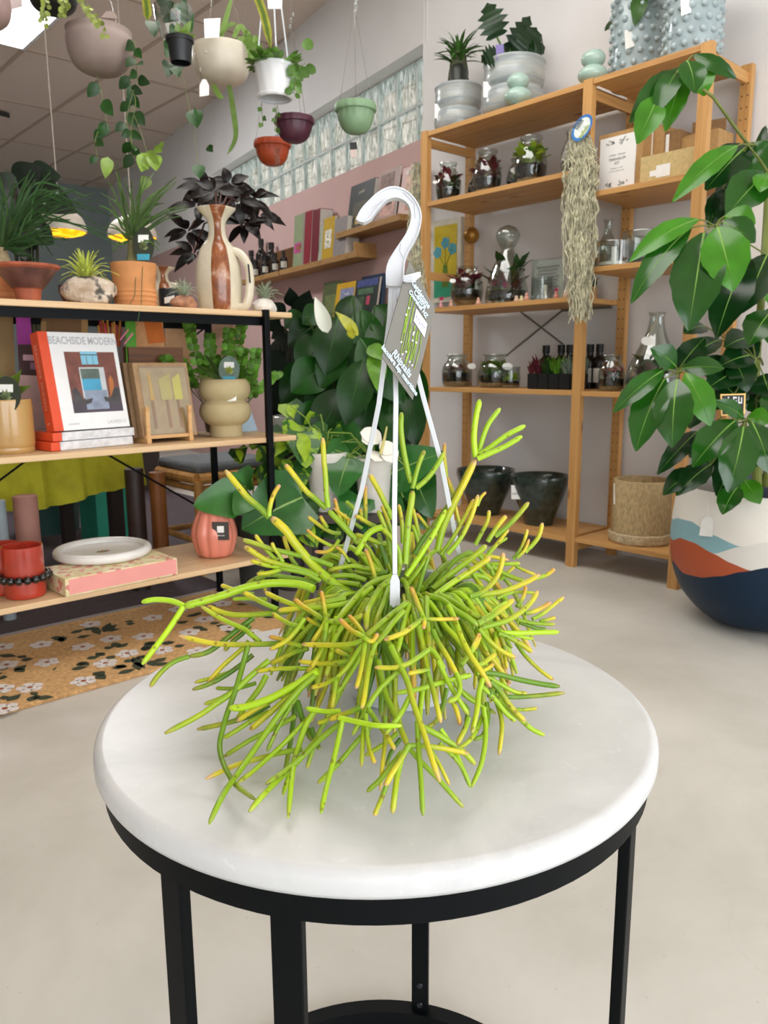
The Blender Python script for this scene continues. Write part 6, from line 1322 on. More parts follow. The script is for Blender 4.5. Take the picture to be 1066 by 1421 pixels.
q = onz(2, 160, ZC-.06); t = thing('ceiling_sensor', 'small dark device fixed to the ceiling at the left edge', 'sensor', q); MB().prism([q+V((-.12, 0, 0)), q+V((.10, .05, 0)), q+V((.02, .12, .03)), q+V((-.12, .1, .03))], (0, 0, .05)).build('body', mat('2c3032', .4), t, smooth=False, bevel=.004)
# ================================================================ book ledges on the pink wall
LW = wood('a8804f', '8c6539', 'Y', .55, 1, False)
def ledge(label, u0, u1, zt, dp=.175, lips=(), back=False):
    t = thing('wall_ledge', label, 'wall shelf', wp((u0+u1)/2, -dp/2, zt-.04), 'wooden ledges on the pink wall'); b = MB(); wbox(b, u0, u1, -dp, -.001, zt-.04, zt); b.build('board', LW, t, smooth=False, bevel=.002)
    for u in lips: b = MB(); wbox(b, u-.01, u+.01, -dp, -.001, zt, zt+.06); b.build('end_lip', LW, t, smooth=False)
    return t
ZA1, ZA2, ZA3 = 1.930, 1.775, 1.295
ledge('upper pink-wall ledge holding three upright books, behind the white hook', .02, .87, ZA1); ledge('middle pink-wall ledge with a row of slim books and an end lip', .58, 1.86, ZA2, lips=(.60,))
ledge('pink-wall ledge of dark bottles, farther along from the slim books', 1.88, 2.75, ZA2); ledge('lowest pink-wall ledge with three garden books, above the peace lily', .24, 1.40, ZA3, lips=(.26,))
def wbook(label, xa, xb, yb, yt, zt, col, deep=.03, lean=.05, off=.11, grp='books on the pink-wall ledges', prints=(), txt=None, side=None, name='book'):
    """a book standing on a ledge, cover to the room, leaning back"""
    a, c = onw(xa, yb, -off), onw(xb, yb, -off); ua, uc = (a-WC).dot(WD), (c-WC).dot(WD); top = onw((xa+xb)/2, yt, -off+lean).z; h = top-zt; u0, u1 = min(ua, uc), max(ua, uc)
    P0 = wp(u1, -off, zt+.001); r_ = -WD*(u1-u0); up = V((0, 0, h))+WN*lean; n = -WN
    t = thing(name, label, 'book', P0, grp); f = lambda x, y, o=0: P0+r_*x+up*y+n*o
    MB().prism([f(0, 0), f(1, 0), f(1, 1), f(0, 1)], -n*deep).build('cover', mat(col, .45, .05, 20), t, smooth=False, bevel=.001)
    MB().prism([f(1, .012, -.003), f(1.004, .012, -.003), f(1.004, .988, -.003), f(1, .988, -.003)], -n*(deep-.006)).build('pages', mat(side or 'c9c4bb', .8, .05, 60), t, smooth=False)
    for x0, y0, x1, y1, k in prints:
        m_ = mat(k, .5, .25, 30)
        MB().prism([f(x0, y0, .0008), f(x1, y0, .0008), f(x1, y1, .0008), f(x0, y1, .0008)], -n*.0005).build('print', m_, t, smooth=False)
    if txt:
        for s_, y, sz, k in txt: marks(s_, sz, f(.5, y, .0016), -WD, up, mat(k, .5), t)
    return t
wbook('dark green botanical book at the left end of the upper pink-wall ledge', 480, 513, 322, 256, ZA1, '1d231f', .05, txt=(('BLOOM', .80, .03, 'b8b29a'),), prints=((.2, .3, .75, .6, '4a4632'), (.35, .12, .6, .3, 'b0912f'), (.15, .08, .3, .2, '6d6d5a')))
wbook('magazine with a flower portrait cover, middle of the upper pink-wall ledge', 519, 547, 312, 238, ZA1, 'a08478', .012, prints=((.1, .55, .8, .92, '7a5c50'), (.25, .1, .9, .45, 'c79a8c'), (.5, .3, .8, .55, '6a4a44')), side='e6e4e0')
wbook('pale pink magazine at the right end of the upper pink-wall ledge', 551, 584, 300, 232, ZA1, 'c4a29a', .012, prints=((.2, .4, .8, .8, 'd0a08c'), (.3, .1, .8, .35, 'c0604a'), (.15, .85, .8, .93, 'd8c4bc')), side='e6e4e0')
def spine(label, xa, xb, yb, yt, zt, col, off=.165, deep=.11, prints=(), txt=None, lean=.03):
    return wbook(label, xa, xb, yb, yt, zt, col, deep, lean, off, prints=prints, txt=txt)
spine('slim sage green book with a magenta patch, leftmost on the middle pink-wall ledge', 406, 418, 366, 299, ZA2, '8f9a78', prints=((.1, .25, .9, .45, 'b84a86'), (.4, .3, .9, .4, 'd0953a')))
spine('tall dark red book, second from the left on the middle pink-wall ledge', 421, 430, 362, 294, ZA2, '8a2230'); spine('twin dark red book standing close behind the first red one', 431, 441, 360, 292, ZA2, '701d2a')
spine('pale green flowered book between the red pair and the yellow book', 427, 446, 361, 317, ZA2, 'a7ad98', off=.165, deep=.03, prints=((.2, .2, .8, .8, '8fa08a'),))
spine('yellow book with a white oval label, on the middle pink-wall ledge', 446, 461, 357, 303, ZA2, 'c09a1e', off=.165, deep=.02, prints=((.2, .25, .8, .7, 'e0dccb'),), txt=(('ART', .52, .02, '8a7a3a'), ('BOOK', .4, .02, '8a7a3a')))
spine('thick grey-paged book at the right end of the middle pink-wall ledge', 462, 478, 357, 303, ZA2, '8d8583', deep=.11)
wbook('olive garden book, leftmost on the lowest pink-wall ledge', 443, 466, 452, 392, ZA3, '55603a', .02, prints=((.2, .3, .8, .7, '6f7a48'),), side='8a8668')
wbook('bright yellow flower book, middle of the lowest pink-wall ledge', 461, 492, 450, 393, ZA3, 'd2a416', .02, off=.12, prints=((.15, .12, .85, .52, 'c9682c'), (.2, .6, .8, .86, '8a8fb0'), (.1, .05, .5, .2, 'a84a78'), (.5, .2, .8, .4, 'd8b840')), txt=(('GROW', .73, .026, 'f0f0ea'),))
wbook('dark green tropical plant book in front of a blue one, on the lowest pink-wall ledge', 487, 519, 446, 388, ZA3, '1f2b24', .02, off=.13, prints=((.08, .82, .95, .98, '3f4a86'), (.2, .3, .45, .6, '3f5a35'), (.55, .4, .7, .6, 'b03a58'), (.15, .65, .8, .78, '4a6a4a')), txt=(('The New', .22, .02, 'd8d4c8'), ('Plant', .12, .02, 'd8d4c8')))
wbook('blue-edged book standing behind the dark green tropical plant book', 497, 526, 443, 383, ZA3, '34456e', .03, off=.075, lean=.035, prints=((.1, .1, .9, .8, '26384a'),), side='3a5068')
t = thing('wooden_board', 'upright wooden board standing behind the dark bottles on the ledge', 'board', wp(2.0, -.02, ZA2)); q0, q1 = onw(384, 366, -.02), onw(408, 362, -.02); b = MB(); wbox(b, (q1-WC).dot(WD), (q0-WC).dot(WD), -.03, -.01, ZA2+.001, ZA2+.20); b.build('board', wood('6d4a2a', '553720', 'Z'), t, smooth=False)
for i, (x, lab) in enumerate(((354, 'dark bottle with a white label, leftmost in the front row on the ledge'), (368, 'dark bottle with a white label, second in the front row on the ledge'), (382, 'dark bottle with a white label, third in the front row on the ledge'), (394, 'dark bottle with a white label, last in the row next to the slim books'))):
    q = onw(x, 365, -.13); u = (q-WC).dot(WD); bottle(lab, wp(u, -.13, ZA2+.001), .033, .155, 'dark bottles on the pink-wall ledge', 'c9c6ba')
for i, (x, hh, lab) in enumerate(((350, .27, 'large dark pump bottle at the back, nearest the striped jug'), (364, .34, 'tallest dark bottle standing behind the front row'), (378, .28, 'dark bottle at the back, nearest the upright wooden board'))):
    q = onw(x, 365, -.05); u = (q-WC).dot(WD); bottle(lab, wp(u, -.055, ZA2+.001), .05, hh, 'big dark bottles at the back of the ledge', '4a3a30')
# ================================================================ plants in the middle distance
def px_leaves(b, L, Z, m=0, kind='heart', wf=1.0, rib=None, dz=.0, fold=.10, sag=.08):
    for (x0, y0, x1, y1, w_, *z) in L:
        zz = Z+(z[0] if z else 0); B, T_ = at(x0, y0, zz+.03), at(x1, y1, zz-.03); b.leaf(B, T_, w_*wf*zz/F, facecam(B)+V((0, 0, .25))+RT*rnd(-.2, .2), kind, sag, fold, m, rib, 9)
# peace lily
PLZ = 3.45; root = at(505, 640, PLZ+.42); root = V((root.x, root.y, .62)); t = thing('peace_lily', 'large dark green peace lily with one white bloom, below the pink-wall books', 'potted plant', V((root.x, root.y, 0))); b = MB(); st = MB()
for k, L in enumerate(((450, 470, 415, 520, 60), (470, 440, 452, 520, 66), (500, 430, 520, 520, 64, .1), (545, 440, 575, 540, 60, .05), (455, 560, 410, 610, 60), (455, 505, 405, 545, 66, -.1), (500, 470, 560, 560, 70, -.05), (480, 540, 440, 612, 64, -.1), (520, 520, 500, 610, 70), (560, 540, 578, 620, 52, .05), (490, 410, 475, 470, 44, .15), (520, 425, 560, 470, 48, .15), (440, 450, 400, 480, 50, .15), (430, 500, 390, 560, 50, .2), (540, 470, 585, 500, 54, .2), (470, 500, 470, 590, 60, .1), (535, 560, 555, 625, 50, -.05), (505, 500, 480, 590, 60, -.12), (425, 440, 395, 455, 40, .2), (560, 500, 590, 575, 50, .15), (440, 590, 400, 640, 50, .05), (500, 580, 530, 640, 56, .1), (480, 450, 440, 500, 50, .05), (515, 450, 545, 520, 50, 0), (495, 520, 530, 590, 56, .02), (460, 530, 425, 580, 50, -.04), (490, 560, 470, 625, 50, .08), (545, 510, 570, 590, 48, .1), (450, 430, 420, 450, 40, .12), (530, 590, 570, 620, 50, .05), (505, 480, 470, 530, 54, -.06), (430, 540, 395, 590, 46, .18), (540, 420, 575, 450, 44, .16), (475, 480, 445, 540, 50, .0))):
    px_leaves(b, [L], PLZ+rnd(-.06, .1), 0, 'ellip', .86, 1, fold=.22, sag=.12); st.tube([root, (root+at(L[0], L[1], PLZ))/2+V((0, 0, .05)), at(L[0], L[1], PLZ+.03)], .005, 5)
b.build('foliage', [leafmat('16400f', None, .34, .45, scale=16, spec=.3), mat('2f5a24', .5)], t); st.build('stalks', mat('3a5a28', .5), t)
b = MB(); px_leaves(b, [(455, 462, 437, 412, 22, -.15)], PLZ, 0, 'ovate', 1, fold=.35); b.build('white_bloom', mat('dfe2d4', .5, .04), t); b = MB(); px_leaves(b, [(497, 465, 465, 432, 16, -.2), (489, 470, 486, 448, 12, -.2)], PLZ, 0, 'lance'); b.build('yellowing_leaf', leafmat('b8b83a', island=.1), t)
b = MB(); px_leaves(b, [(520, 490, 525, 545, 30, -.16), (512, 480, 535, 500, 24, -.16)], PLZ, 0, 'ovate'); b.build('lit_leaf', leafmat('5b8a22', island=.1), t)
MB().lathe(V((root.x, root.y, 0)), [(0, 0), (.13, 0), (.17, .30), (.175, .62), (.15, .62), (.14, .55), (0, .54)], 32, close=False).build('pot', mat('3a3d3f', .5), t)
# big dark split-leaf plant behind, at the end of the display shelf
t = thing('rubber_plant', 'tall very dark-leaved plant between the display shelf and the peace lily', 'potted plant', V((at(410, 600, 3.9).x, at(410, 600, 3.9).y, 0))); root = ORG[t.name]+V((0, 0, .35)); b = MB(); st = MB()
for L in ((395, 440, 372, 420, 26), (405, 440, 440, 415, 30), (415, 450, 450, 440, 30), (400, 460, 376, 470, 30), (410, 470, 455, 475, 34), (398, 490, 375, 520, 36), (412, 500, 445, 520, 34), (400, 530, 380, 570, 34), (412, 530, 436, 580, 36), (420, 430, 430, 402, 24), (405, 425, 402, 398, 22), (390, 455, 360, 440, 24), (405, 560, 385, 610, 30), (425, 470, 450, 500, 36, .1), (405, 480, 420, 540, 40, .1), (395, 500, 410, 570, 40, .15), (385, 470, 400, 530, 36, .1), (380, 530, 395, 600, 36, .15), (415, 560, 430, 620, 36, .1)):
    px_leaves(b, [L], 3.85, 0, 'lance'); st.tube([root, at(L[0], L[1], 3.86)], .006, 5)
b.build('foliage', leafmat('0f1a10', None, .5, .4, scale=16, spec=.1), t); st.build('stalks', mat('2a2a1e', .6), t); MB().lathe(ORG[t.name], [(0, 0), (.12, 0), (.16, .38), (.14, .38), (0, .34)], 28, close=False).build('pot', mat('2b2b2a', .6), t)
# anthurium and pothos with pale pots on a stand
tbl = thing('plant_bench', 'low dark bench under the potted anthurium and pothos, behind the table', 'bench', V((at(470, 720, 3.3).x, at(470, 720, 3.3).y, 0))); o_ = ORG[tbl.name]; ex = V((RT.x, RT.y, 0)).normalized(); ey = V((fw.x, fw.y, 0)).normalized(); bz = .40
bp = lambda a, c, z: V((o_.x, o_.y, 0))+ex*a+ey*c+V((0, 0, z))
MB().prism([bp(-.14, -.13, bz-.03), bp(.34, -.13, bz-.03), bp(.34, .22, bz-.03), bp(-.14, .22, bz-.03)], (0, 0, .03)).build('top', mat('3a322b', .6), tbl, smooth=False)
for a in (-.12, .31):
    for c in (-.11, .19): MB().prism([bp(a-.015, c-.015, 0), bp(a+.015, c-.015, 0), bp(a+.015, c+.015, 0), bp(a-.015, c+.015, 0)], (0, 0, bz-.0305)).build('leg', mat('3a322b', .6), tbl, smooth=False)
WP2 = mat('d9d6cd', .5, .03, 20, name='pale_pot')
ANT = leafmat('2c6428', None, .2, .2, scale=14, name='glossy_leaf')
t = thing('anthurium', 'glossy heart-leaved anthurium with white blooms in a pale pot, behind the hanger straps', 'potted plant', bp(.15, 0, bz+.001)); c0 = ORG[t.name]; Zn = dep(c0+V((0, 0, .3)))
MB().lathe(c0, [(0, 0), (.062, 0), (.076, .19), (.082, .20), (.082, .225), (.072, .225), (.07, .19), (0, .18)], 36, close=False).build('pot', WP2, t); b = MB(); st = MB(); rt = c0+V((0, 0, .2))
for L in ((487, 628, 452, 655, 50, 0), (470, 615, 515, 615, 60, .05), (484, 636, 468, 690, 52, -.05), (540, 660, 618, 628, 56, .03), (545, 640, 600, 690, 60, .1), (500, 690, 478, 730, 46, -.06), (530, 690, 560, 730, 44, .05), (450, 690, 500, 720, 40, .1), (520, 630, 560, 612, 44, .12), (420, 690, 335, 735, 84, -.12), (405, 645, 430, 735, 70, .05), (455, 600, 440, 640, 50, .12), (575, 660, 600, 720, 46, .05), (560, 690, 590, 735, 46, .1), (490, 660, 520, 700, 40, .1), (430, 660, 400, 700, 46, .1), (465, 650, 430, 690, 46, .15), (505, 640, 540, 680, 44, .2), (440, 700, 410, 740, 44, .05), (520, 700, 510, 745, 44, .1), (560, 640, 590, 660, 40, .2), (470, 690, 460, 740, 44, .12)):
    px_leaves(b, [L], Zn, 0, 'heart', 1.1, 1, fold=.14, sag=.12); st.tube([rt, (rt+at(L[0], L[1], Zn))/2+V((0, 0, .06)), at(L[0], L[1], Zn+.03)], .003, 5)
b.build('foliage', [ANT, mat('7d9f52', .5)], t); st.build('stalks', mat('7d9a3a', .5), t)
b = MB(); px_leaves(b, [(530, 610, 500, 600, 20, -.1), (520, 608, 502, 612, 18, -.1), (536, 618, 545, 642, 22, -.1), (528, 628, 520, 640, 22, -.1), (540, 612, 534, 632, 20, -.09)], Zn, 0, 'oval', 1.15); b.build('white_spathe', mat('ece8dc', .5, .03), t)
b = MB(); b.tube([at(528, 630, Zn-.12), at(533, 612, Zn-.12), at(537, 592, Zn-.13)], [.007, .006, .003], 8); b.build('spadix', mat('cfc77a', .6), t)
t = thing('pothos', 'green and lime variegated pothos in a pale pot, beside the display shelf end', 'potted plant', bp(-.05, .02, bz+.001)); c0 = ORG[t.name]; Zn = dep(c0+V((0, 0, .3)))
MB().lathe(c0, [(0, 0), (.065, 0), (.085, .20), (.092, .21), (.092, .245), (.082, .245), (.08, .2), (0, .19)], 36, close=False).build('pot', WP2, t); b = MB(); b2 = MB(); st = MB(); rt = c0+V((0, 0, .22))
for i, L in enumerate(((430, 592, 445, 630, 34), (415, 590, 400, 625, 34), (400, 600, 378, 640, 36, .05), (395, 640, 375, 665, 34), (420, 600, 425, 650, 38, -.05), (450, 600, 480, 625, 34, .05), (460, 595, 490, 600, 28, .08), (385, 620, 355, 640, 30, .08), (440, 640, 450, 670, 30, .05), (410, 640, 412, 690, 34, -.05), (380, 650, 362, 690, 30, 0), (370, 660, 350, 655, 24, .05), (395, 680, 372, 715, 34, -.02), (435, 590, 430, 570, 22, .08), (470, 605, 500, 640, 32, .1), (425, 680, 440, 712, 30, 0), (330, 622, 335, 645, 20, .1), (450, 720, 475, 750, 34, -.03), (420, 720, 440, 760, 36, -.05), (470, 700, 500, 730, 30, .1), (405, 715, 395, 750, 34, -.02), (360, 600, 350, 625, 24, .1), (400, 560, 415, 590, 26, .15), (445, 575, 462, 590, 26, .15))):
    px_leaves(b, [L], Zn, 0, 'heart', 1.25, fold=.1); st.tube([rt, (rt+at(L[0], L[1], Zn))/2+V((0, 0, .05)), at(L[0], L[1], Zn+.03)], .0025, 5)
    if i % 2 == 0: px_leaves(b2, [(L[0]+1, L[1]+2, (L[0]*.15+L[2]*.85), (L[1]*.15+L[3]*.85), L[4]*.45, (L[5] if len(L) > 5 else 0)-.016)], Zn, 0, 'lance', 1.2)
b.build('foliage', leafmat('2c5a22', None, .35, .3, scale=16, patch='86a62a'), t); b2.build('foliage', leafmat('a5c62e', None, .4, .15), t); st.build('stalks', mat('7d9a3a', .5), t)
c0 = at(356, 760, 3.62); c0 = V((c0.x, c0.y, 0)); t = thing('philodendron', 'philodendron whose broad glossy leaf reaches over the coral pumpkin vase', 'potted plant', c0)
c0 = ORG[t.name]; MB().lathe(c0, [(0, 0), (.08, 0), (.10, .34), (.09, .34), (0, .30)], 28, close=False).build('pot', mat('3b3a36', .6), t); b = MB(); st = MB(); Zn = 3.08
for L in ((330, 690, 268, 702, 44, 0), (340, 675, 300, 688, 36, .06), (345, 690, 325, 715, 30, -.02), (350, 665, 322, 662, 28, .1)): px_leaves(b, [L], Zn, 0, 'heart', 1.2, fold=.15); st.tube([c0+V((0, 0, .3)), at(L[0], L[1], Zn+.05)], .003, 5)
b.build('foliage', leafmat('3b7a2e', None, .3, .25, scale=14), t); st.build('stalks', mat('7d9a3a', .5), t)
q = onz(420, 580, .75); t = thing('glass_cloche', 'small grey glass bowl with a white sticker just beyond the end of the middle board', 'glass bowl', bp(-.19, .18, bz)); 
c0 = V((at(408, 620, 3.5).x, at(408, 620, 3.5).y, 0)); t.location = c0; ORG[t.name] = c0; s = 3.5/F
MB().lathe(c0, [(0, 0), (.10, 0), (.10, .02), (.03, .04), (.03, .58), (.10, .60), (.10, .615), (0, .615)], 28, close=False).build('stand', mat('3a322b', .6), t)
MB().lathe(c0+V((0, 0, .616)), PS([(.07, 0), (.115, .05), (.12, .10), (.10, .16), (.08, .17)], 4)+[(.077, .165), (.0, .12)], 28, close=False).build('bowl', mat('8f938c', .2, .15, 20, coat=.4), t); MB().prism([at(x, y, 3.36) for x, y in ((394, 585), (407, 583), (407, 595), (395, 597))], fw*.002).build('price_sticker', LABEL, t, smooth=False)
# ================================================================ furniture seen under the display shelf
CL = mat('a3a01c', .85, .12, 12, bump=.2, name='chartreuse_cloth'); t = thing('draped_table', 'table under a chartreuse yellow cloth, seen beneath the middle board', 'table', (1.2, 3.9, 0))
b = MB(); n = 60; vs = []; fs = []
for i in range(n+1):
    x = -.4+2.05*i/n; fo = .018*sin(i*1.1)+.012*sin(i*2.7); vs += [V((x, 3.62+fo*.2, .70)), V((x, 3.60+fo, .52)), V((x, 3.585+fo*1.4, .405+.03*sin(i*.22+1.2)))]
for i in range(n): fs += [(i*3, i*3+1, i*3+4, i*3+3), (i*3+1, i*3+2, i*3+5, i*3+4)]
b.add(vs, fs); b.bb((-.4, 3.62, .70), (1.65, 4.5, .715)); b.build('tablecloth', CL, t)
for x in (-.3, 1.55):
    for y in (3.72, 4.40): MB().bb((x-.03, y-.03, 0), (x+.03, y+.03, .699)).build('leg', mat('2a201a', .6), t, smooth=False)
RAT = mat('c08d4c', .6, .2, 30, stretch=(1, 1, .3), name='rattan')
q = onz(288, 762, 0.0); c0 = V((2.02, 3.55, 0)); t = thing('rattan_stool', 'rattan stool with a grey cushion, behind the coral pumpkin vase', 'stool', c0); sx_, sy_ = .21, .20
for dx in (-1, 1):
    for dy in (-1, 1): MB().tube([c0+V((dx*sx_*1.03, dy*sy_*1.03, 0)), c0+V((dx*sx_, dy*sy_, .46))], .024, 12).build('leg', RAT, t)
for z, k in ((.47, 1.02), (.16, 1.0), (.42, 1.0)):
    P_ = [c0+V((dx*sx_*k, dy*sy_*k, z)) for dx, dy in ((-1, -1), (1, -1), (1, 1), (-1, 1), (-1, -1))]
    for a, c in zip(P_, P_[1:]): MB().tube([a, c], .028 if z > .44 else .016, 10).build('rail', RAT, t)
MB().box(c0+V((0, 0, .52)), (.44, .42, .05)).build('cushion', mat('6f767a', .85, .08, 40), t, bevel=.02)
def postpx(label, name, cat, x0, x1, yt, Y, m_, grp=None, z1=None):
    a, c = ony(x0, 700, Y), ony(x1, 700, Y); top = z1 or ony((x0+x1)/2, yt, Y).z; r = abs(c.x-a.x)/2*.74; p = V(((a.x+c.x)/2, Y, 0)); t = thing(name, label, cat, p, grp); MB().lathe(p, [(0, 0), (r, 0), (r, top), (r*.9, top+.002), (0, top+.002)], 28, close=False).build('body', m_, t); return t
postpx('dark brown round wooden post standing under the middle board', 'wooden_post', 'post', 172, 205, 650, 3.30, mat('2c1b14', .5, .2, 20)); postpx('lighter brown round wooden post beside the rattan stool', 'wooden_post', 'post', 206, 234, 655, 3.34, wood('8a5426', '6d3f1b', 'Z'))
postpx('tall grey-blue cylinder at the left edge under the middle board', 'grey_cylinder', 'planter', -14, 11, 695, 3.25, mat('8b979c', .6, .05)); 
for x0, x1, yt, Y, lab in ((12, 58, 688, 3.42, 'dusty pink pot under the middle board, at the left'),): postpx(lab, 'pink_pot', 'pot', x0, x1, yt, Y, mat('a8796c', .7, .06), 'pink pots under the display shelf')
q = ony(152, 690, 4.3); t = thing('green_crate', 'teal green box in the shadow under the draped table', 'box', (q.x, 4.3, 0)); MB().bb((q.x-.10, 4.25, 0), (q.x+.12, 4.5, .38)).build('box', mat('2f9c82', .6, .05), t, smooth=False)
# far counter silhouettes beyond the display shelf
t = thing('far_counter', 'dark shop counter in the shade far behind the display shelf', 'counter', (1.4, 6.3, 0)); MB().bb((-.6, 6.0, 0), (2.9, 6.6, .92)).build('body', mat('3a3230', .7, .1), t, smooth=False); MB().bb((-.65, 5.95, .92), (2.95, 6.65, .96)).build('top', mat('6d5a4c', .6), t, smooth=False)
# broad dark-leaved plant far behind the palms
t = thing('large_leaf_plant', 'dark broad-leaved plant far behind the left ponytail palm', 'potted plant', V((at(40, 420, 4.6).x, at(40, 420, 4.6).y, 0))); c0 = ORG[t.name]; b = MB(); st = MB(); Zn = 4.6
for L in ((30, 260, 108, 296, 44), (40, 250, 85, 245, 40), (20, 255, 60, 232, 36), (25, 270, -20, 250, 40), (50, 290, 20, 340, 40), (40, 320, 75, 340, 36), (30, 330, 36, 362, 30), (15, 300, -15, 340, 40)): px_leaves(b, [L], Zn, 0, 'ovate', 1.2); st.tube([c0+V((0, 0, .5)), at(L[0], L[1], Zn)], .01, 5)
b.build('foliage', leafmat('1c2a1d', None, .4, .3), t); st.build('stalks', mat('30301f', .6), t); MB().lathe(c0, [(0, 0), (.18, 0), (.22, .5), (0, .5)], 28, close=False).build('pot', mat('244a46', .5), t)
# ================================================================ umbrella plant in the painted planter
pc = V((3.07, 1.20, 0)); PRF = PS([(.10, 0), (.17, .004), (.24, .045), (.305, .12), (.342, .21), (.355, .30), (.353, .40), (.346, .47), (.338, .54)], 6)
def prad(z):
    for (a, z0), (c, z1) in zip(PRF, PRF[1:]):
        if z0 <= z <= z1: return a+(c-a)*(z-z0)/max(1e-6, z1-z0)
    return PRF[-1][0]
def phit(x, y):
    d = ray(x, y); t = 2.2
    while t < 3.6:
        p = CAM+d*t; q = p-pc
        if 0 <= q.z <= .545 and sqrt(q.x**2+q.y**2) < prad(q.z)+.001: return q
        t += .002
    return None
A0 = math.atan2(-pc.y, -pc.x)
def curve(pts):
    o = []
    for p in pts:
        q = phit(*p)
        if q is not None: o.append(((math.atan2(q.y, q.x)-A0+pi) % (2*pi)-pi, q.z))
    o.sort(); return o
def ev(c, a):
    if a <= c[0][0]: return c[0][1]
    if a >= c[-1][0]: return c[-1][1]
    for (a0, z0), (a1, z1) in zip(c, c[1:]):
        if a0 <= a <= a1: t = (a-a0)/max(1e-6, a1-a0); t = t*t*(3-2*t)*.4+t*.6; return z0+(z1-z0)*t
cN = curve(((936, 781), (948, 795.6), (972, 801.6), (1000, 800), (1029, 794), (1066, 788))); cO = curve(((934, 750), (945, 746.6), (964, 753.7), (991, 769), (1015, 782), (1039, 791.5), (1060, 800)))
cW = curve(((960, 782), (991, 768.6), (1027, 759), (1064, 753))); cB = curve(((934, 721), (941, 719), (960, 724), (991, 743), (1027, 759), (1050, 772)))
up_ = thing('umbrella_plant', 'glossy umbrella plant in a large planter painted with navy, orange, blue and white waves', 'potted plant', pc)
b = MB(); NA = 180; cols = []
for k in range(NA):
    a = 2*pi*k/NA; rel = (a-A0+pi) % (2*pi)-pi; n_ = ev(cN, rel); o_ = max(n_, ev(cO, rel)); w_ = max(o_, ev(cW, rel)); bl = max(w_, ev(cB, rel)); zs = []
    if o_-n_ < .004: o_ = n_
    for lo, hi, m in ((0, n_, 12), (n_, o_, 5), (o_, w_, 5), (w_, bl, 5), (bl, .54, 8)):
        for j in range(m): zs.append(lo+(hi-lo)*j/m)
    zs.append(.54); cols.append([V((pc.x+prad(z)*cos(a), pc.y+prad(z)*sin(a), z+.0008)) for z in zs])
nz_ = len(cols[0]); bands = [0]*12+[1]*5+[2]*5+[3]*5+[4]*8; vs = [p for c in cols for p in c]
for r_ in range(nz_-1): b.add([], []);
base = len(b.v); b.v += vs
for k in range(NA):
    k2 = (k+1) % NA
    for r_ in range(nz_-1): b.f.append((base+k*nz_+r_, base+k2*nz_+r_, base+k2*nz_+r_+1, base+k*nz_+r_+1)); b.mi.append(bands[r_])
b.f.append(tuple(base+k*nz_ for k in range(NA-1, -1, -1))); b.mi.append(0)
b.lathe(pc, [(.338, .5408), (.322, .5408), (.318, .50), (.318, .42)], 90, 4, close=False)
b.build('planter', [mat('06233a', .45, .03, 10, spec=.3, name='navy_paint'), mat('ab4f2b', .55, .04, 10, name='orange_paint'), mat('d9d5ce', .55, .02, 10, name='off_white_paint'), mat('86aeb6', .55, .03, 10, name='blue_paint'), mat('e6e2d9', .5, .02, 10, name='white_paint')], up_, sharp=60)
MB().lathe(pc, [(.317, .43), (.10, .45), (0, .45)], 40, close=False).build('soil', SOILM, up_)
MB().lathe(pc, [(.16, .452), (.19, .452), (.20, .56), (.185, .56), (.17, .47)], 40, close=False).build('inner_pot', mat('3d4450', .4, .05), up_)
MB().tube([V((p.x, p.y, p.z)) for p in (pc+phit(984, 690)*1.006, pc+phit(983, 718)*1.006)], .0008, 4).build('tag_string', LABEL, up_)
P4 = [phit(*k) for k in ((974, 722), (979, 717), (987, 717), (991, 722), (989, 745), (970, 743))]; f_ = facecam(pc+P4[0]); MB().prism([pc+q+f_*.006 for q in P4], f_*.0015).build('hang_tag', LABEL, up_, smooth=False)
TRK = mat('6f7a35', .5, .15, 20, stretch=(1, 1, .3), name='green_stem'); st = MB(); ZU = 2.98
for pts, r_ in ((((1052, 700), (1050, 620), (1048, 540), (1052, 470), (1058, 400), (1064, 300), (1068, 200)), .019), (((1062, 700), (1072, 600), (1080, 500), (1088, 425)), .02), (((1075, 690), (1085, 620), (1091, 540)), .016)):
    P_ = prof_smooth([at(x, y, ZU+.06*(i % 2)) for i, (x, y) in enumerate(pts)], 4); MB().tube(P_, [r_*(1-.4*i/len(P_)) for i in range(len(P_))], 10).build('trunk', TRK, up_)
st.tube([at(x, y, z) for x, y, z in ((1068, 235, 2.9), (1030, 190, 2.82), (990, 135, 2.72), (976, 124, 2.70))], .0055, 8)
st.build('branch', TRK, up_)
CT = {'P': (780, 150, .2683), 'Q': (780, 380, .2683), 'T': (780, 0, .2683), 'U': (900, 40, .1557)}
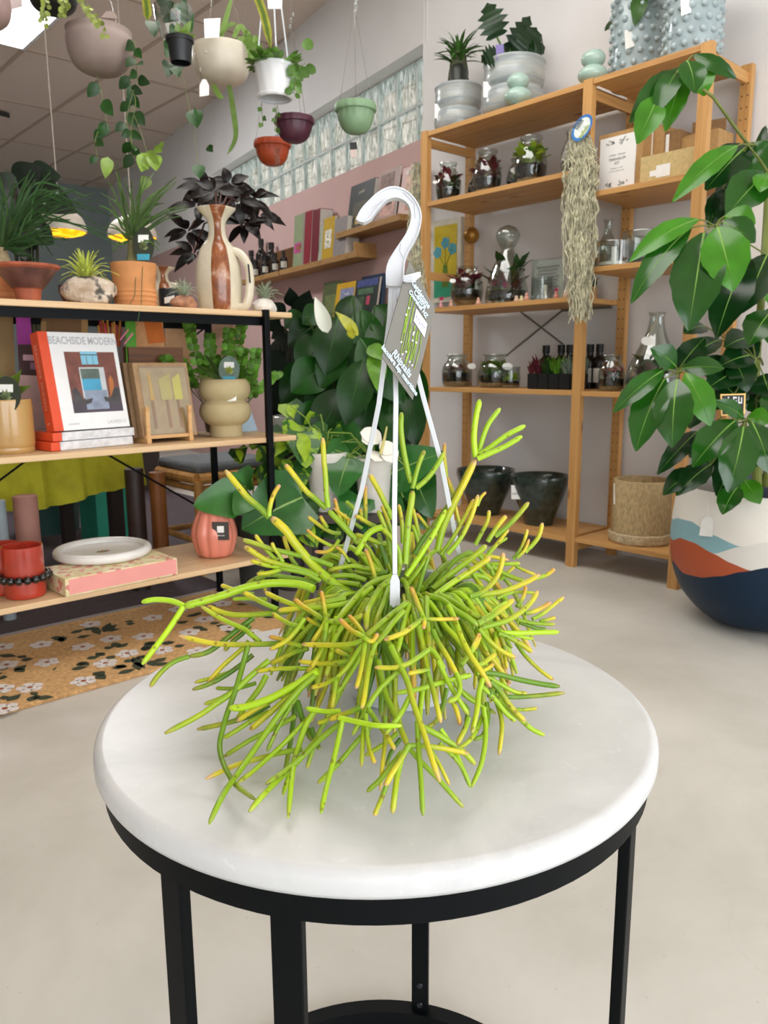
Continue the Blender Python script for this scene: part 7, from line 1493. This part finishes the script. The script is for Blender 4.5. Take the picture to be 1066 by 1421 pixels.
UL = '''T 2.70 700,480 640,330
U -.02 345,285 412,575 215 0
U .06 470,300 500,600 220 1
U .03 400,235 785,445 120 0
U .00 285,345 60,770 190 0
U .04 310,400 150,915 200 1
T .04 610,370 350,635 130 0
T -.02 500,500 388,745 130 1
P 2.78 1040,260 960,190
P -.04 905,195 572,485 110 1
P .02 960,195 742,425 170 2
P .06 960,200 1060,335 170 0
P -.04 1062,335 850,560 190 0
P -.08 1075,340 1025,435 110 1
P .08 830,420 760,625 90 2
P .08 870,420 790,600 110 2
P .10 1000,180 1066,165 130 2
P .1 900,350 830,560 120 2
P 2.66 960,700 790,610
P -.02 705,575 350,795 110 1
P -.04 665,620 358,1010 130 0
P -.06 735,645 655,1150 230 0
P -.10 805,615 885,945 210 1
P .00 830,590 1000,695 130 0
P .06 960,770 800,1190 190 2
P .06 1060,760 930,1060 160 2
P .02 840,560 1000,600 130 1
Q 2.62 700,460 600,515
Q .00 590,480 458,385 120 0
Q -.03 530,495 265,718 100 0
Q -.04 530,545 383,918 160 0
Q -.08 595,545 570,898 175 3
Q -.06 640,515 768,785 135 1
Q -.00 620,490 840,490 100 0
Q .05 600,500 740,330 120 2
Q 2.72 1000,740 950,765
Q -.04 897,758 676,1000 160 0
Q -.08 940,790 860,1130 170 3
Q -.06 985,770 1075,1035 150 3
Q .00 942,748 782,665 90 0
Q .00 960,750 1080,760 110 1
Q .03 955,790 1000,920 120 2
Q -.04 910,1100 830,1245 110 0
Q -.04 940,1065 1025,1190 95 1
Q .06 700,815 493,1038 95 2
Q .06 680,1010 523,1145 100 2
Q .05 770,985 592,1148 120 2
Q .1 900,960 800,1150 130 2
Q 2.75 1066,330 1080,230
Q -.05 1085,190 965,372 150 0
Q -.02 1090,240 1000,330 120 1
Q 2.90 1040,470 1000,440
Q .0 990,420 810,480 130 2
Q .0 920,500 745,600 140 2
Q .0 880,430 960,610 140 2
Q .02 740,270 630,310 110 2
Q .02 820,340 640,460 120 2
Q .05 700,640 660,800 120 2
Q .05 870,640 700,700 130 2
Q .05 820,560 950,700 130 2
Q .02 900,800 760,900 140 2
Q .05 780,820 660,950 120 2
Q .04 1010,850 1000,1000 130 2
Q .0 1040,520 1080,640 150 2
Q .0 980,330 840,380 130 2
Q .06 850,880 720,1040 150 2
Q .06 990,640 1066,720 150 0
Q .05 880,300 980,480 150 2
Q .05 740,430 850,560 130 2
Q .06 980,560 860,700 130 2
Q 2.86 1200,300 1150,150
Q 0 1140,160 1090,380 170 0
Q 0 1160,160 1250,380 170 0
Q 0 1150,140 1060,20 150 1
Q 2.9 1200,700 1160,560
Q 0 1150,570 1080,800 170 0
Q 0 1180,570 1270,800 170 0
Q 0 1150,540 1240,430 150 1'''
lv = [MB(), MB(), MB(), MB()]; sk = MB(); Zc = 2.7; node = None
for l in UL.split('\n'):
    p = l.split(); ox, oy, s_ = CT[p[0]]; C_ = lambda t: (ox+float(t.split(',')[0])*s_, oy+float(t.split(',')[1])*s_)
    if float(p[1]) > 1: Zc = float(p[1]); node = at(*C_(p[3]), Zc); a = at(*C_(p[2]), Zc+.15); sk.tube(prof_smooth([a, a.lerp(node, .5)+V((0, 0, .02)), node], 4), .0045, 7); continue
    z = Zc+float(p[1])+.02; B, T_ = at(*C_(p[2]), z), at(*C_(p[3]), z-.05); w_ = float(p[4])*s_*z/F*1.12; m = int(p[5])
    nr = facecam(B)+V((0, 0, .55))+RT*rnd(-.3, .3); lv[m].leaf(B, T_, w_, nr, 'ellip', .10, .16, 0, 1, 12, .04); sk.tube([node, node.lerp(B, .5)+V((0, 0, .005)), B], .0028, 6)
RB = mat('7ba844', .5, .1, name='leaf_rib')
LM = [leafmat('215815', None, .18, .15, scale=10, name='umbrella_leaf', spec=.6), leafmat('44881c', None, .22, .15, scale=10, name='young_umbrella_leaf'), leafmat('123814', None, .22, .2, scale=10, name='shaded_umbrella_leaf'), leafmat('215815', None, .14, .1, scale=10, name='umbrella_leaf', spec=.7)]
lv[0].add(sk.v, sk.f, 2)
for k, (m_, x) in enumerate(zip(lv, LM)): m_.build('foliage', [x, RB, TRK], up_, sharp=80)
t = thing('price_sign', 'small black chalk price sign with a gold edge, stuck among the umbrella plant leaves', 'sign', at(1020, 590, 2.82)); q4 = [at(*k, 2.82) for k in ((1000, 547), (1035, 546), (1034, 576), (1001, 577))]
MB().prism(q4, fw*.004).build('frame', mat('c09a5a', .35, metal=.6), t, smooth=False); q4 = [at(*k, 2.8195) for k in ((1002, 549), (1033, 548), (1032, 574), (1003, 575))]; MB().prism(q4, fw*.0005).build('board', mat('16191c', .6), t, smooth=False)
MB().tube([at(1017, 576, 2.824), at(1018, 640, 2.83)], .004, 6).build('stake', mat('c09a5a', .4, metal=.5), t); marks('abcd', .034, at(1017, 556, 2.8185), RT, -DN, LABEL, t)
